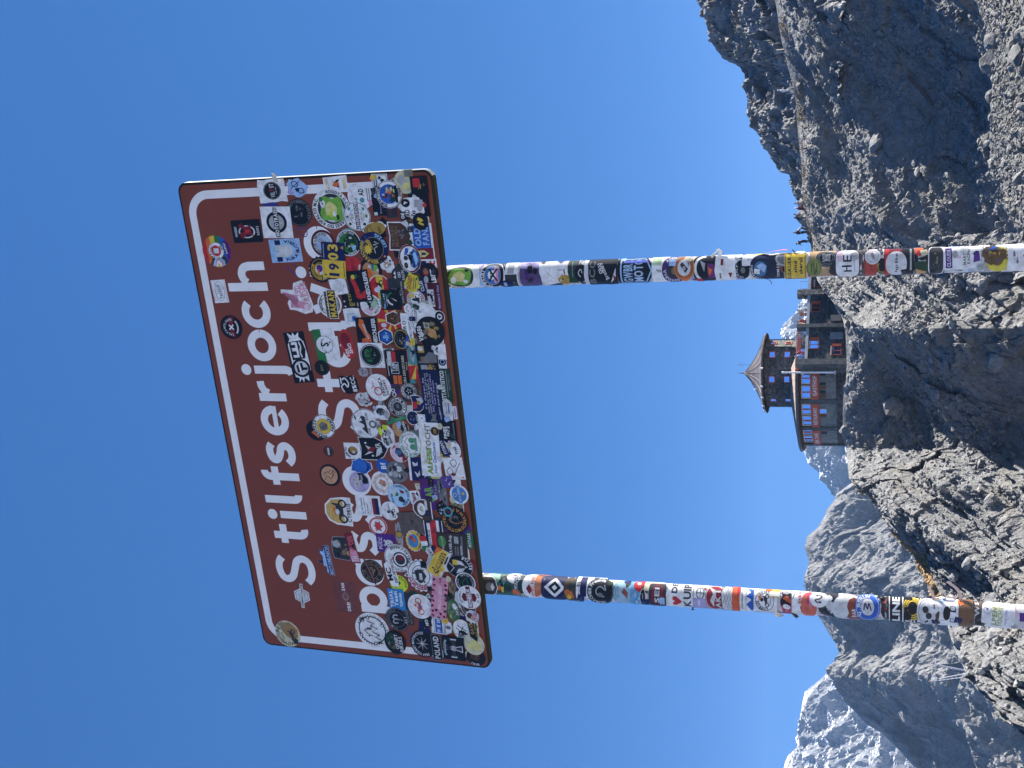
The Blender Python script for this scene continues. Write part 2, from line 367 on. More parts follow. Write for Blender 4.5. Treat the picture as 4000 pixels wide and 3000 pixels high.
# ------------------------------------------------------------------ stones
rng = np.random.RandomState(11)
def ico_base(level):
    b = bmesh.new(); bmesh.ops.create_icosphere(b, subdivisions=level, radius=1)
    v = np.array([q.co[:] for q in b.verts]); f = np.array([[q.index for q in p.verts] for p in b.faces]); b.free(); return v, f
ICO1, ICO2 = ico_base(1), ico_base(2)
def rot_rand(n):
    q = rng.normal(size=(n, 4)); q /= np.linalg.norm(q, axis=1)[:, None]; w, x, y, z = q.T
    return np.stack([1-2*(y*y+z*z), 2*(x*y-z*w), 2*(x*z+y*w), 2*(x*y+z*w), 1-2*(x*x+z*z), 2*(y*z-x*w), 2*(x*z-y*w), 2*(y*z+x*w), 1-2*(x*x+y*y)], -1).reshape(n, 3, 3)
def stones_mesh(name, pos, size, mat_, base=ICO1, jit=.28):
    n = len(pos); bv, bf = base
    v = bv[None] * (1 + rng.normal(scale=jit, size=(n, len(bv), 1)))
    v = v * rng.uniform(.55, 1.15, size=(n, 1, 3)); v = np.einsum('nij,nkj->nki', rot_rand(n), v)
    v[:, :, 2] *= .8
    v = v*size[:, None, None] + pos[:, None, :]
    f = bf[None] + (np.arange(n)*len(bv))[:, None, None]; f = f.reshape(-1, 3)
    me = bpy.data.meshes.new(name); me.vertices.add(n*len(bv)); me.vertices.foreach_set('co', v.ravel())
    me.loops.add(len(f)*3); me.loops.foreach_set('vertex_index', f.ravel().astype(np.int32))
    me.polygons.add(len(f)); me.polygons.foreach_set('loop_start', np.arange(0, len(f)*3, 3, dtype=np.int32)); me.polygons.foreach_set('loop_total', np.full(len(f), 3, np.int32))
    me.polygons.foreach_set('use_smooth', [False]*len(f)); me.update(calc_edges=True)
    return obj(name, me, mat_)
M_stone = rock_mat('stone', (.13, .132, .135), (.32, .32, .315), (.25, .22, .17), 2.2, bump=.6)
M_pebble = rock_mat('pebble', (.105, .105, .105), (.27, .268, .26), (.21, .19, .15), 9.0, bump=.5)
# loose stones all over the near mountainside
def sample_slope(n, y0, y1, t0, t1):
    yi = rng.uniform(np.searchsorted(SLy, y0), np.searchsorted(SLy, y1)-1, n); ti = rng.uniform(t0, t1, n)*(len(SLt)*.88)
    return SL[yi.astype(int), np.minimum(ti.astype(int), len(SLt)-1)]
pts = np.concatenate([sample_slope(20000, 0, 1500, .25, .99), sample_slope(9000, 900, 2000, .3, .97), sample_slope(2500, 2000, 2950, .45, .99)])
sz = np.exp(rng.normal(math.log(.10), .5, len(pts))); sz = np.minimum(sz, .5)
msk = fbm(pts, .12, 3) + rng.normal(scale=.12, size=len(pts)) > -.06
o = stones_mesh('scree', pts[msk], sz[msk], M_stone); tag(o, kind='stuff')
# gravel stones on the bank
n = 20000
yy = rng.uniform(-150, 1250, n); e = edge_d(yy); dd = e - np.where(rng.rand(n) < .5, np.abs(rng.normal(scale=2.6, size=n)), rng.uniform(0, 12, n)) + .1
az = np.arctan2((1500-yy)*math.cos(PITCH), F); gx = np.sin(az)*dd; gy = np.cos(az)*dd
sz = np.minimum(np.exp(rng.normal(math.log(.021), .5, n)), .08)
o = stones_mesh('gravel', np.stack([gx, gy, ground_z(gx, gy)+sz*.3], -1), sz, M_pebble); tag(o, kind='stuff')
# boulders: each one a thing of its own
def one_stone(name, p, s, mat_, seed, squash=.8, jit=.12):
    v, f = ICO2; r = np.random.RandomState(seed); off = r.uniform(0, 50, 3)
    d = 1 + .35*fbm(v*1.0 + off, 1.0, 2) + .18*fbm(v + off, 2.7, 2)
    for _ in range(7):                                   # flat broken faces
        nrm = r.normal(size=3); nrm /= np.linalg.norm(nrm); h = r.uniform(.42, .78); k = (v*d[:, None]) @ nrm; d = np.where(k > h, d*h/np.maximum(k, 1e-6), d)
    w = v*d[:, None]*r.uniform(.75, 1.2, 3)*np.array([1, 1, squash])*s
    me = bpy.data.meshes.new(name); me.from_pydata(w.tolist(), [], f.tolist()); me.update()
    o = obj(name, me, mat_); o.location = p; o.rotation_euler = (r.uniform(-.4, .4), r.uniform(-.4, .4), r.uniform(0, 6.28)); return o
BANK = [(3778,20,.05),(3832,33,.04),(3905,52,.06),(3880,123,.10),(3889,165,.17),(3960,178,.16),(3990,130,.14),(3868,238,.20),(3975,225,.22),(3870,378,.13),(3985,280,.10),(3945,262,.09),(3950,300,.08),(3868,310,.05),(3870,352,.05),(3912,335,.06),(3935,125,.07),(3996,60,.10),(3900,455,.07),(3990,420,.12),(3960,520,.10),(3895,570,.06),(3880,635,.16),(3925,640,.10),(3975,700,.14),(3915,760,.10),(3960,830,.12)]
for k, (x, y, s) in enumerate(BANK):
    e_ = float(edge_d(y)); t_ = ray(x, y); D = min(e_-.45, 1.6/max(.01, -t_.z/math.hypot(t_.x, t_.y)))
    p = at_d(x, y, D); p.z = float(ground_z(np.array([p.x]), np.array([p.y]))[0]) + s*.25
    o = one_stone('stone', p, s*D/18, M_pebble, 100+k)
    tag(o, ('large' if s > .13 else 'medium' if s > .075 else 'small') + ' grey stone ' + ('on the edge of the gravel bank' if x < 3900 else 'inside the gravel bank') + (', far right end' if y < 140 else ', midway' if y < 400 else ', nearest the signpost'), 'stone', 'stones on the gravel bank')
BOULD = []
bp = np.concatenate([sample_slope(46, 150, 1500, .3, .96), sample_slope(22, 1350, 2100, .3, .9), sample_slope(25, 2150, 2800, .6, .97)])
crest_p = []
for k in range(34):
    i = int(np.argmin(np.abs(SLy - rng.uniform(1180, 1780)))); crest_p.append(SL[i, int(len(SLt)*.89*rng.uniform(.94, .995))])
bp = np.concatenate([bp, np.array(crest_p)])
for k, p in enumerate(bp):
    sz_ = float(np.clip(np.exp(rng.normal(math.log(.5), .38)), .3, 1.25))
    o = one_stone('boulder', Vector(p), sz_, M_stone, 300+k, .75)
    yy_ = 1500 - p[0]/p[1]*F/math.cos(PITCH); up_ = p[2]/math.hypot(p[0], p[1])
    where = 'on the slope right of the right signpost' if yy_ < 980 else 'on the slope below the terrace wing' if yy_ < 1400 else 'in the shaded rocks under the round inn' if yy_ < 1850 else 'on the rock rib between inn and left signpost' if yy_ < 2320 else 'on the lower ridge left of the left signpost'
    tag(o, ('big' if sz_ > .75 else 'middling' if sz_ > .45 else 'small') + ' rough grey boulder ' + ('high ' if up_ > -.02 else 'low ') + where, 'boulder', 'boulders strewn over the mountain slope')
# dry grass along the path on the crest, lichen-yellow stones on the lower rib
M_grass = mat('dry_grass', (.30, .215, .11), .9, noise=.3, nscale=3)
m = MB()
for k in range(1100):
    y = rng.uniform(60, 980)
    if math.sin(y*.021) + math.sin(y*.057+1) + rng.normal()*.6 < -.1: continue
    pass; i = int(np.argmin(np.abs(SLy - y))); j = int(len(SLt)*.89*rng.uniform(.955, 1.0)); p = SL[i, min(j, len(SLt)-1)]
    for q in range(3):
        a = rng.uniform(0, 6.28); h = rng.uniform(.10, .26); d = np.array([math.cos(a), math.sin(a), 0])*.10; e = np.array([-d[1], d[0], 0])*.45
        m.add([p - e, p + e, p + d*rng.uniform(0, 1.5) + np.array([0, 0, h])], [(0, 1, 2)])
tag(m.build('dry_grass', M_grass), kind='stuff')
M_lichen = rock_mat('lichen_stone', (.20, .13, .06), (.42, .30, .16), (.40, .22, .08), 2.2, bump=.6)
pts = []
for k in range(420):
    y = rng.uniform(1880, 2420); i = int(np.argmin(np.abs(SLy - y))); j = int(len(SLt)*.89*rng.uniform(.93, 1.0)); pts.append(SL[i, min(j, len(SLt)-1)])
pts = np.array(pts); o = stones_mesh('lichen_stones', pts, rng.uniform(.08, .3, len(pts)), M_lichen); tag(o, kind='stuff')
# ------------------------------------------------------------------ air: far things fade to blue
hz = MB(); hz.box((0, 0, 140), 4600, 4600, 350)
hm = bpy.data.materials.new('haze'); hm.use_nodes = True; hn = hm.node_tree; hn.nodes.clear()
ho = hn.nodes.new('ShaderNodeOutputMaterial'); hv = hn.nodes.new('ShaderNodeVolumePrincipled')
hv.inputs['Color'].default_value = (.34, .58, 1.0, 1); hv.inputs['Density'].default_value = .00008; hv.inputs['Anisotropy'].default_value = .05
hn.links.new(hv.outputs[0], ho.inputs['Volume'])
tag(hz.build('haze', hm), kind='stuff')
MB_plain = MB
# ================================================================== the mountain inn
def stone_wall_mat(name, a, b):
    m = bpy.data.materials.new(name); m.use_nodes = True; n = m.node_tree; L = n.links; p = n.nodes['Principled BSDF']; p.inputs['Roughness'].default_value = .9; p.inputs['Specular IOR Level'].default_value = .2
    tc = n.nodes.new('ShaderNodeTexCoord'); v = n.nodes.new('ShaderNodeTexVoronoi'); v.inputs['Scale'].default_value = 3.2
    mp = n.nodes.new('ShaderNodeMapping'); mp.inputs['Scale'].default_value = (1, 1, 1.7); L.new(tc.outputs['Object'], mp.inputs[0]); L.new(mp.outputs[0], v.inputs['Vector'])
    r = n.nodes.new('ShaderNodeValToRGB'); r.color_ramp.elements[0].color = (*a, 1); r.color_ramp.elements[1].color = (*b, 1)
    sp = n.nodes.new('ShaderNodeSeparateColor'); L.new(v.outputs['Color'], sp.inputs[0]); L.new(sp.outputs[0], r.inputs['Fac'])
    ns = n.nodes.new('ShaderNodeTexNoise'); ns.inputs['Scale'].default_value = .7; ns.inputs['Detail'].default_value = 6; L.new(tc.outputs['Object'], ns.inputs['Vector'])
    mu = n.nodes.new('ShaderNodeMixRGB'); mu.blend_type = 'MULTIPLY'; mu.inputs['Fac'].default_value = .7
    r2 = n.nodes.new('ShaderNodeValToRGB'); r2.color_ramp.elements[0].position = .3; r2.color_ramp.elements[0].color = (.5, .5, .5, 1); r2.color_ramp.elements[1].position = .7; r2.color_ramp.elements[1].color = (1.4, 1.4, 1.4, 1)
    L.new(ns.outputs['Fac'], r2.inputs['Fac']); L.new(r.outputs[0], mu.inputs['Color1']); L.new(r2.outputs[0], mu.inputs['Color2']); L.new(mu.outputs[0], p.inputs['Base Color'])
    bu = n.nodes.new('ShaderNodeBump'); bu.inputs['Strength'].default_value = .9; bu.inputs['Distance'].default_value = .08
    v2 = n.nodes.new('ShaderNodeTexVoronoi'); v2.feature = 'DISTANCE_TO_EDGE'; v2.inputs['Scale'].default_value = 3.2; L.new(mp.outputs[0], v2.inputs['Vector'])
    r3 = n.nodes.new('ShaderNodeValToRGB'); r3.color_ramp.elements[1].position = .15; L.new(v2.outputs['Distance'], r3.inputs['Fac']); L.new(r3.outputs[0], bu.inputs['Height']); L.new(bu.outputs[0], p.inputs['Normal'])
    return m
H_wall = stone_wall_mat('dark_stone_wall', (.07, .072, .073), (.18, .18, .178))
H_tower = stone_wall_mat('tower_stone', (.075, .076, .073), (.22, .218, .205))
H_plaster = mat('grey_plaster', (.20, .205, .19), .9, noise=.3, nscale=2)
H_pier = mat('pier_stone', (.10, .105, .105), .9, noise=.4, nscale=3)
H_orange = mat('orange_paint', (.52, .10, .04), .55, noise=.1, nscale=2)
H_cream = mat('cream_frame', (.60, .48, .38), .6)
H_wood = mat('dark_brown_wood', (.045, .025, .018), .7, noise=.3, nscale=4)
H_shingle = mat('weathered_shingle', (.30, .22, .17), .85, noise=.35, nscale=5)
H_roof = mat('roof_copper', (.155, .135, .132), .5, metal=.3, noise=.2, nscale=2)
H_dark = mat('dark_opening', (.012, .012, .014), .5)
H_glass = mat('window_glass', (.42, .58, .88), .04, metal=1.0)
H_concrete = mat('pale_concrete', (.42, .43, .46), .8, noise=.15, nscale=2)
H_metal = mat('painted_metal', (.10, .10, .11), .4, metal=.5)
H_white = mat('white_paint', (.78, .78, .78), .5)
H_panel = mat('grey_panel', (.30, .31, .31), .8, noise=.1, nscale=3)
H_red = mat('red_windbreak', (.28, .05, .045), .5)
def zf(z): return z*(.905 + .0017*z)          # heights below were read off the picture linearly; this is their true height
def zi(z):
    a = z/.92
    for _ in range(6): a = z/(.905 + .0017*a)
    return a
class MBh(MB_plain):
    def add(s, vs, fs, mi=0, smooth=False): MB_plain.add(s, [(v[0], v[1], zf(v[2])) for v in vs], fs, mi, smooth)
MB = MBh
HC = at_y(3150, 1480, 128.0)                       # centre of the round bastion
HX, HY = HC.x, HC.y
hotel = empty('hotel', (HX, HY, 2.0), 'round stone mountain inn with octagonal tower, pointed roof and orange signs on the ridge', 'hotel')
def pol(r, a, z, cx=HX, cy=HY): return Vector((cx - r*math.sin(R_(a)), cy - r*math.cos(R_(a)), z))
def curved(mb, a0, a1, z0, z1, r0, r1, n=None, mi=0):
    n = n or max(1, int(abs(a1-a0)/4)); vs = []
    for i in range(n+1):
        a = a0 + (a1-a0)*i/n
        vs += [pol(r0, a, z0), pol(r1, a, z0), pol(r1, a, z1), pol(r0, a, z1)]
    fs = [(0,1,2,3), tuple(4*n+k for k in (3,2,1,0))]
    for i in range(n):
        b = 4*i; fs += [(b+1,b+5,b+6,b+2), (b+2,b+6,b+7,b+3), (b+3,b+7,b+4,b), (b,b+4,b+5,b+1)]
    mb.add(vs, fs, mi)
RB = 7.55
m = MB(); curved(m, -40, 130, 2.0, 9.9, RB-.5, RB-.06, 60); m.build('bastion_wall', H_wall, hotel)
for a0, a1 in ((-5, 17), (20.6, 43), (46.5, 70)):                 # plastered fields below the signs
    m = MB(); curved(m, a0, a1, 6.0, 7.86, RB-.055, RB-.02); m.build('plaster_field', H_plaster, hotel)
for a0, a1 in ((17.1, 20.5), (43.1, 46.4), (70.2, 74)):
    m = MB(); curved(m, a0, a1, 4.5, 9.9, RB-.055, RB+.12, 2); m.build('pilaster', H_pier, hotel)
def bay_window(a0, a1, z0=8.78, z1=9.82):
    w = empty('window', pol(RB, (a0+a1)/2, z0)); w.parent = None
    w.location = pol(RB, (a0+a1)/2, z0) - Vector(hotel.location); w.parent = hotel
    fr = .9
    m = MB(); curved(m, a0, a0+fr, z0, z1, RB-.1, RB+.03, 1); curved(m, a1-fr, a1, z0, z1, RB-.1, RB+.03, 1)
    curved(m, a0+fr, a1-fr, z1-.14, z1, RB-.1, RB+.03, 2); curved(m, a0+fr, a1-fr, z0, z0+.07, RB-.1, RB+.03, 2); m.build('frame', H_cream, w)
    mid = (a0+a1)/2; mw = .55
    m = MB(); curved(m, mid-mw, mid+mw, z0+.07, z1-.14, RB-.1, RB+.01, 1); m.build('mullion', H_orange, w)
    for b0, b1 in ((a0+fr, mid-mw), (mid+mw, a1-fr)):
        m = MB(); curved(m, b0, b1, z0+.07, z1-.14, RB-.1, RB-.05, 1); m.build('pane', H_glass, w)
for a in ((-5.2, 4.6), (5.6, 16.4), (20.8, 30.7), (31.6, 42), (46.6, 54.2), (55.2, 66.5)): bay_window(*a)
for a0, a1, txt in ((-5.3, 17, 'GASTHOF'), (20.8, 43, 'RESTAURANT'), (47, 70, 'BAR CAFE')):
    m = MB(); curved(m, a0, a1, 7.9, 8.74, RB-.05, RB+.10); sb = m.build('sign_board', H_orange, hotel)
    Wd = R_(a1-a0)*RB; m = MB()
    for f in text_polys(txt, 0, 0, .40, Wd*.72, bold=1):
        m.add([pol(RB+.115, (a0+a1)/2 - math.degrees(x/RB), 8.32+y) for x, y in f], [tuple(range(len(f)))])
    m.build('lettering', H_white, sb)
for a0, a1, s in ((-5, -2.5, -1), (3, 5.2, 1), (9.5, 12, 1), (25.6, 29, 2), (49, 52, 0)):
    w = empty('lower_window', pol(RB, (a0+a1)/2, 7.1) - Vector(hotel.location)); w.parent = hotel
    m = MB(); curved(m, a0, a1, 7.12, 7.78, RB-.03, RB+.01, 1); m.build('pane', H_glass if s == 2 else H_dark, w)
    if s == 2:
        m = MB(); curved(m, a0-.5, a0, 7.06, 7.84, RB-.02, RB+.03, 1); curved(m, a1, a1+.5, 7.06, 7.84, RB-.02, RB+.03, 1); curved(m, a0, a1, 7.78, 7.84, RB-.02, RB+.03, 1); curved(m, a0, a1, 7.06, 7.12, RB-.02, RB+.03, 1); m.build('frame', H_cream, w)
    if s: m = MB(); b0 = a1+.55 if s > 0 else a0-3.2; curved(m, b0, b0+2.8, 7.1, 7.8, RB-.02, RB+.05, 1); m.build('shutter', mat('brown_shutter', (.16, .06, .02), .6), w)
m = MB(); curved(m, 76.5, 79, 7.7, 8.5, RB-.06, RB+.05, 1); m.build('plaque', mat('pale_plaque', (.65, .45, .42), .6), hotel)
# eave, soffit and skirt roof of the bastion
m = MB(); curved(m, -14, 132, 9.92, 10.12, 6.4, RB+.42, 60); m.build('soffit', H_wood, hotel)
m = MB()
prof = [(RB+.55, 10.13), (RB+.50, 10.42), (3.5, 11.35), (3.5, 11.2), (RB+.3, 10.13)]
n = 72; vs = []
for i in range(n+1):
    a = -16 + 150*i/n
    for r, z in prof: vs.append(pol(r + (.05*((i*7) % 3) if z == 10.42 else 0), a, z))
m.add(vs, [(5*i+k, 5*i+5+k, 5*i+5+(k+1) % 5, 5*i+(k+1) % 5) for i in range(n) for k in range(5)]); m.build('skirt_roof', H_shingle, hotel)
m = MB(); curved(m, -14, 132, 10.14, 10.33, RB+.56, RB+.62, 60); m.build('gutter', H_metal, hotel)
# ---- octagonal tower
TC = at_y(3050, 1457, 128.0); TX, TY = TC.x, TC.y; RT = 3.75
va = [-95, -49, -4, 41, 86, 131, 176, 221]          # corner angles (left positive)
m = MB()
vs = [pol(RT, a, z, TX, TY) for z in (9.5, 14.5) for a in va]
m.add(vs, [(i, (i+1) % 8, 8+(i+1) % 8, 8+i) for i in range(8)] + [tuple(range(8, 16))]); m.build('tower_wall', H_tower, hotel)
def on_face(i, u, z, d=0):
    p0, p1 = pol(RT, va[i], 0, TX, TY), pol(RT, va[(i+1) % 8], 0, TX, TY); e = (p1-p0); nn = Vector((e.y, -e.x, 0)).normalized()
    c = p0 + e*u; nn = nn if nn.dot(c - Vector((TX, TY, 0))) > 0 else -nn
    return c + nn*d + Vector((0, 0, z)), e.normalized(), nn
def flat_window(parent, c, e, nn, hw, hh, frame=.07, glass=H_glass, panes=1, shutter=None, fm=H_orange, cream=False, base=None):
    zz = Vector((0, 0, 1)); w = empty('window', c - zz*hh - wl(parent)); w.parent = parent
    m = MB(); ax = (e, nn, zz)
    m.box(c + zz*(hh-frame/2), hw, .05, frame/2, ax); m.box(c - zz*(hh-frame/2), hw, .05, frame/2, ax)
    m.box(c + e*(hw-frame/2), frame/2, .05, hh-frame, ax); m.box(c - e*(hw-frame/2), frame/2, .05, hh-frame, ax)
    m.build('frame', fm, w)
    iw = hw-frame; step = 2*iw/panes
    for k in range(panes):
        m = MB(); m.box(c + e*(-iw + step*(k+.5)) - nn*.0, step/2 - (.035 if panes > 1 else 0), .02, hh-frame, ax); m.build('pane', glass, w)
    for k in range(1, panes):
        m = MB(); m.box(c + e*(-iw + step*k), .035, .035, hh-frame, ax); m.build('mullion', H_orange, w)
    if cream: m = MB(); m.box(c + zz*(hh+.06) + nn*.02, hw, .06, .06, ax); m.build('lintel', H_cream, w)
    if shutter:
        m = MB(); sg, sw = shutter; m.box(c + e*sg*(hw+sw/2+.02) + nn*.05, sw/2, .03, hh, ax); m.build('shutter', H_orange, w)
    return w
for i, us in ((1, (.33,)), (2, (.36,)), (3, (.42,)), (0, (.5,))):
    for u in us:
        for z in (13.45, 11.75): c, e, nn = on_face(i, u, z, .03); flat_window(hotel, c, e, nn, .40, .36, .08)
m = MB()
for a in va[:5]: p = pol(RT+.06, a, 11.2, TX, TY); m.tube(p, p + Vector((0, 0, 3.2)), .05, n=6)
m.build('downpipe', H_metal, hotel)
# roof: concave cone on a wide eave with exposed rafter ends
m = MB(); n = 48; prof = [(.06, 17.0), (.9, 16.25), (2.0, 15.55), (3.2, 14.95), (4.40, 14.58), (4.40, 14.43), (3.4, 14.45)]
vs = [pol(r, 360*i/n, z, TX, TY) for i in range(n) for r, z in prof]; k = len(prof)
m.add(vs, [(k*i+j, k*((i+1) % n)+j, k*((i+1) % n)+j+1, k*i+j+1) for i in range(n) for j in range(k-1)], smooth=False)
rf = m.build('tower_roof', H_roof, hotel)
m = MB()
for i in range(24):
    a = 15*i
    for (r0, z0), (r1, z1) in zip(prof[:4], prof[1:5]): m.tube(pol(r0, a, z0+.03, TX, TY), pol(r1, a, z1+.03, TX, TY), .025, n=4, caps=False)
m.build('roof_seam', mat('seam_metal', (.15, .13, .125), .5, metal=.4), rf)
m = MB(); m.tube(Vector((TX, TY, 16.9)), Vector((TX, TY, 17.8)), .10, .015, 8); m.build('finial', H_metal, rf)
for i in range(40):
    a = 9*i; m = MB(); m.tube(pol(3.6, a, 14.34, TX, TY), pol(4.54, a, 14.31, TX, TY), .065, n=4); m.build('rafter', H_wood, hotel)
for a in (20, 38, 56, 72, -6):
    m = MB(); m.tube(pol(4.46, a, 14.36, TX, TY), pol(4.46, a, 14.66, TX, TY), .12, .07, 6); m.build('eave_lamp', H_white, hotel)
m = MB(); q = at_y(2935, 1425, 130); q.z = zi(q.z); m.tube(q, q + Vector((0, 0, 1.7)), .02, n=4); m.tube(q + Vector((-.3, 0, 1.1)), q + Vector((.35, 0, 1.1)), .015, n=4); m.tube(q + Vector((-.2, 0, 1.45)), q + Vector((.25, 0, 1.45)), .015, n=4)
m.build('antenna', H_metal, hotel)
for yy_, zz_ in ((1488, 16.0), (1512, 15.65)):
    m = MB(); r_ = (yy_-1457)/F*128; p = pol(abs(r_)*1.25, 60, zz_, TX, TY); m.tube(p - Vector((0, 0, .2)), p + Vector((-.12, 0, .22)), .05, .03, 6); m.build('snow_hook', H_white, rf)
# ---- right wing with the terrace
W0, W1 = at_y(3150, 1412, 119.0), at_y(3150, 985, 127.2)
we = (Vector((W1.x, W1.y, 0)) - Vector((W0.x, W0.y, 0))); WLn = we.length; we.normalize(); wn = Vector((we.y, -we.x, 0)); wn = wn if wn.y < 0 else -wn
wo = Vector((W0.x, W0.y, 0))
def on_wing(x, y, d=0):
    r = ray(x, y); t = (wo.dot(wn))/(r.dot(wn)); p = r*t; p.z = zi(p.z); return p + wn*d
AX = (we, wn, Vector((0, 0, 1)))
m = MB(); m.box(wo + we*(WLn/2) - wn*1.5 + Vector((0, 0, 5.5)), WLn/2, 1.5, 3.5, AX); m.build('wing_wall', H_wall, hotel)
m = MB(); m.box(wo + we*(WLn/2) - wn*1.4 + Vector((0, 0, 9.16)), WLn/2, 1.62, .155, AX); m.build('terrace_slab', H_concrete, hotel)
for (y, zt, hw) in ((1277, 10.35, .22), (1146, 10.5, .34), (1418, 10.25, .35)):
    p = on_wing(3200, y); m = MB(); m.box(Vector((p.x, p.y, (zt+2.5)/2)) - wn*.1, hw, .42, (zt-2.5)/2, AX); m.build('pillar', H_pier if y != 1146 else H_tower, hotel)
p0 = on_wing(3120, 1405); p1 = on_wing(3120, 1000)
m = MB(); m.tube(Vector((p0.x, p0.y, 10.25)) - wn*.2, Vector((p1.x, p1.y, 10.25)) - wn*.2, .03, n=5)
for k in range(14):
    p = p0.lerp(p1, (k+.5)/14) - wn*.2; m.tube(Vector((p.x, p.y, 9.3)), Vector((p.x, p.y, 10.25)), .02, n=4)
m.build('terrace_rail', H_metal, hotel)
for (x, y, hw, hh, pn, sh, g) in ((3187, 1203, .52, .50, 2, (1, .34), H_dark), (3182, 1347, .56, .52, 2, (1, .34), H_glass), (3267, 1370, .56, .52, 2, (1, .34), H_glass), (3199, 1108, .5, .46, 1, None, H_dark)):
    c = on_wing(x, y, .03); flat_window(hotel, c, we, wn, hw, hh, .06, g, pn, sh, H_orange, True)
for (x, y, hw, hh, mm) in ((3268, 1312, .42, .72, H_panel), (3266, 1243, .40, .60, mat('dim_panel', (.13, .135, .14), .8))):
    c = on_wing(x, y, .05); m = MB(); m.box(c, hw, .05, hh, AX); m.build('grey_panel', mm, hotel)
c = on_wing(3160, 1330, -1.1); m = MB()
for k in range(3): m.box(Vector((c.x, c.y, 10.15)) + we*(k*1.25 - 1.2), .6, .03, .28, AX)
m.build('windbreak_top', H_red, hotel)
m = MB()
for k in range(3): m.box(Vector((c.x, c.y, 9.6)) + we*(k*1.25 - 1.2), .6, .02, .265, AX)
m.build('windbreak_glass', H_glass, hotel)
# corner block between wing and bastion
cb = at_y(3200, 1432, 119.3)
m = MB(); m.box(Vector((cb.x, cb.y+1.0, 6.0)), .62, 1.0, 3.9); m.build('corner_wall', H_pier, hotel)
flat_window(hotel, Vector((cb.x, cb.y-.02, 8.0)), Vector((1, 0, 0)), Vector((0, -1, 0)), .22, .55, .1, H_orange)
m = MB(); q = Vector((cb.x-.25, cb.y-.1, 10.0)); m.tube(q, q + Vector((0, 0, .35)), .18, .1, 8); m.build('lantern', H_orange, hotel)
m = MB(); m.tube(Vector((cb.x+.05, cb.y-.05, 9.7)), Vector((cb.x-.75, cb.y-.3, 8.9)), .03, n=5); m.build('pole_bracket', H_metal, hotel)
fp = at_y(3160, 1455, 118.6)
fl = empty('flagpole', (fp.x, fp.y, 6.0), 'tall white bare flagpole standing in front of the round inn', 'flagpole')
m = MB(); m.tube(Vector((fp.x, fp.y, 6.0)), Vector((fp.x, fp.y, 11.55)), .11, .085, 12); m.build('pole', H_white, fl)
m = MB(); m.tube(Vector((fp.x, fp.y, 11.551)), Vector((fp.x, fp.y, 11.75)), .13, .09, 12); m.build('cap', H_white, fl)
m = MB(); m.box(Vector((fp.x, fp.y, 6.02)), .2, .2, .10); m.build('base_plate', H_concrete, fl)
MB = MB_plain
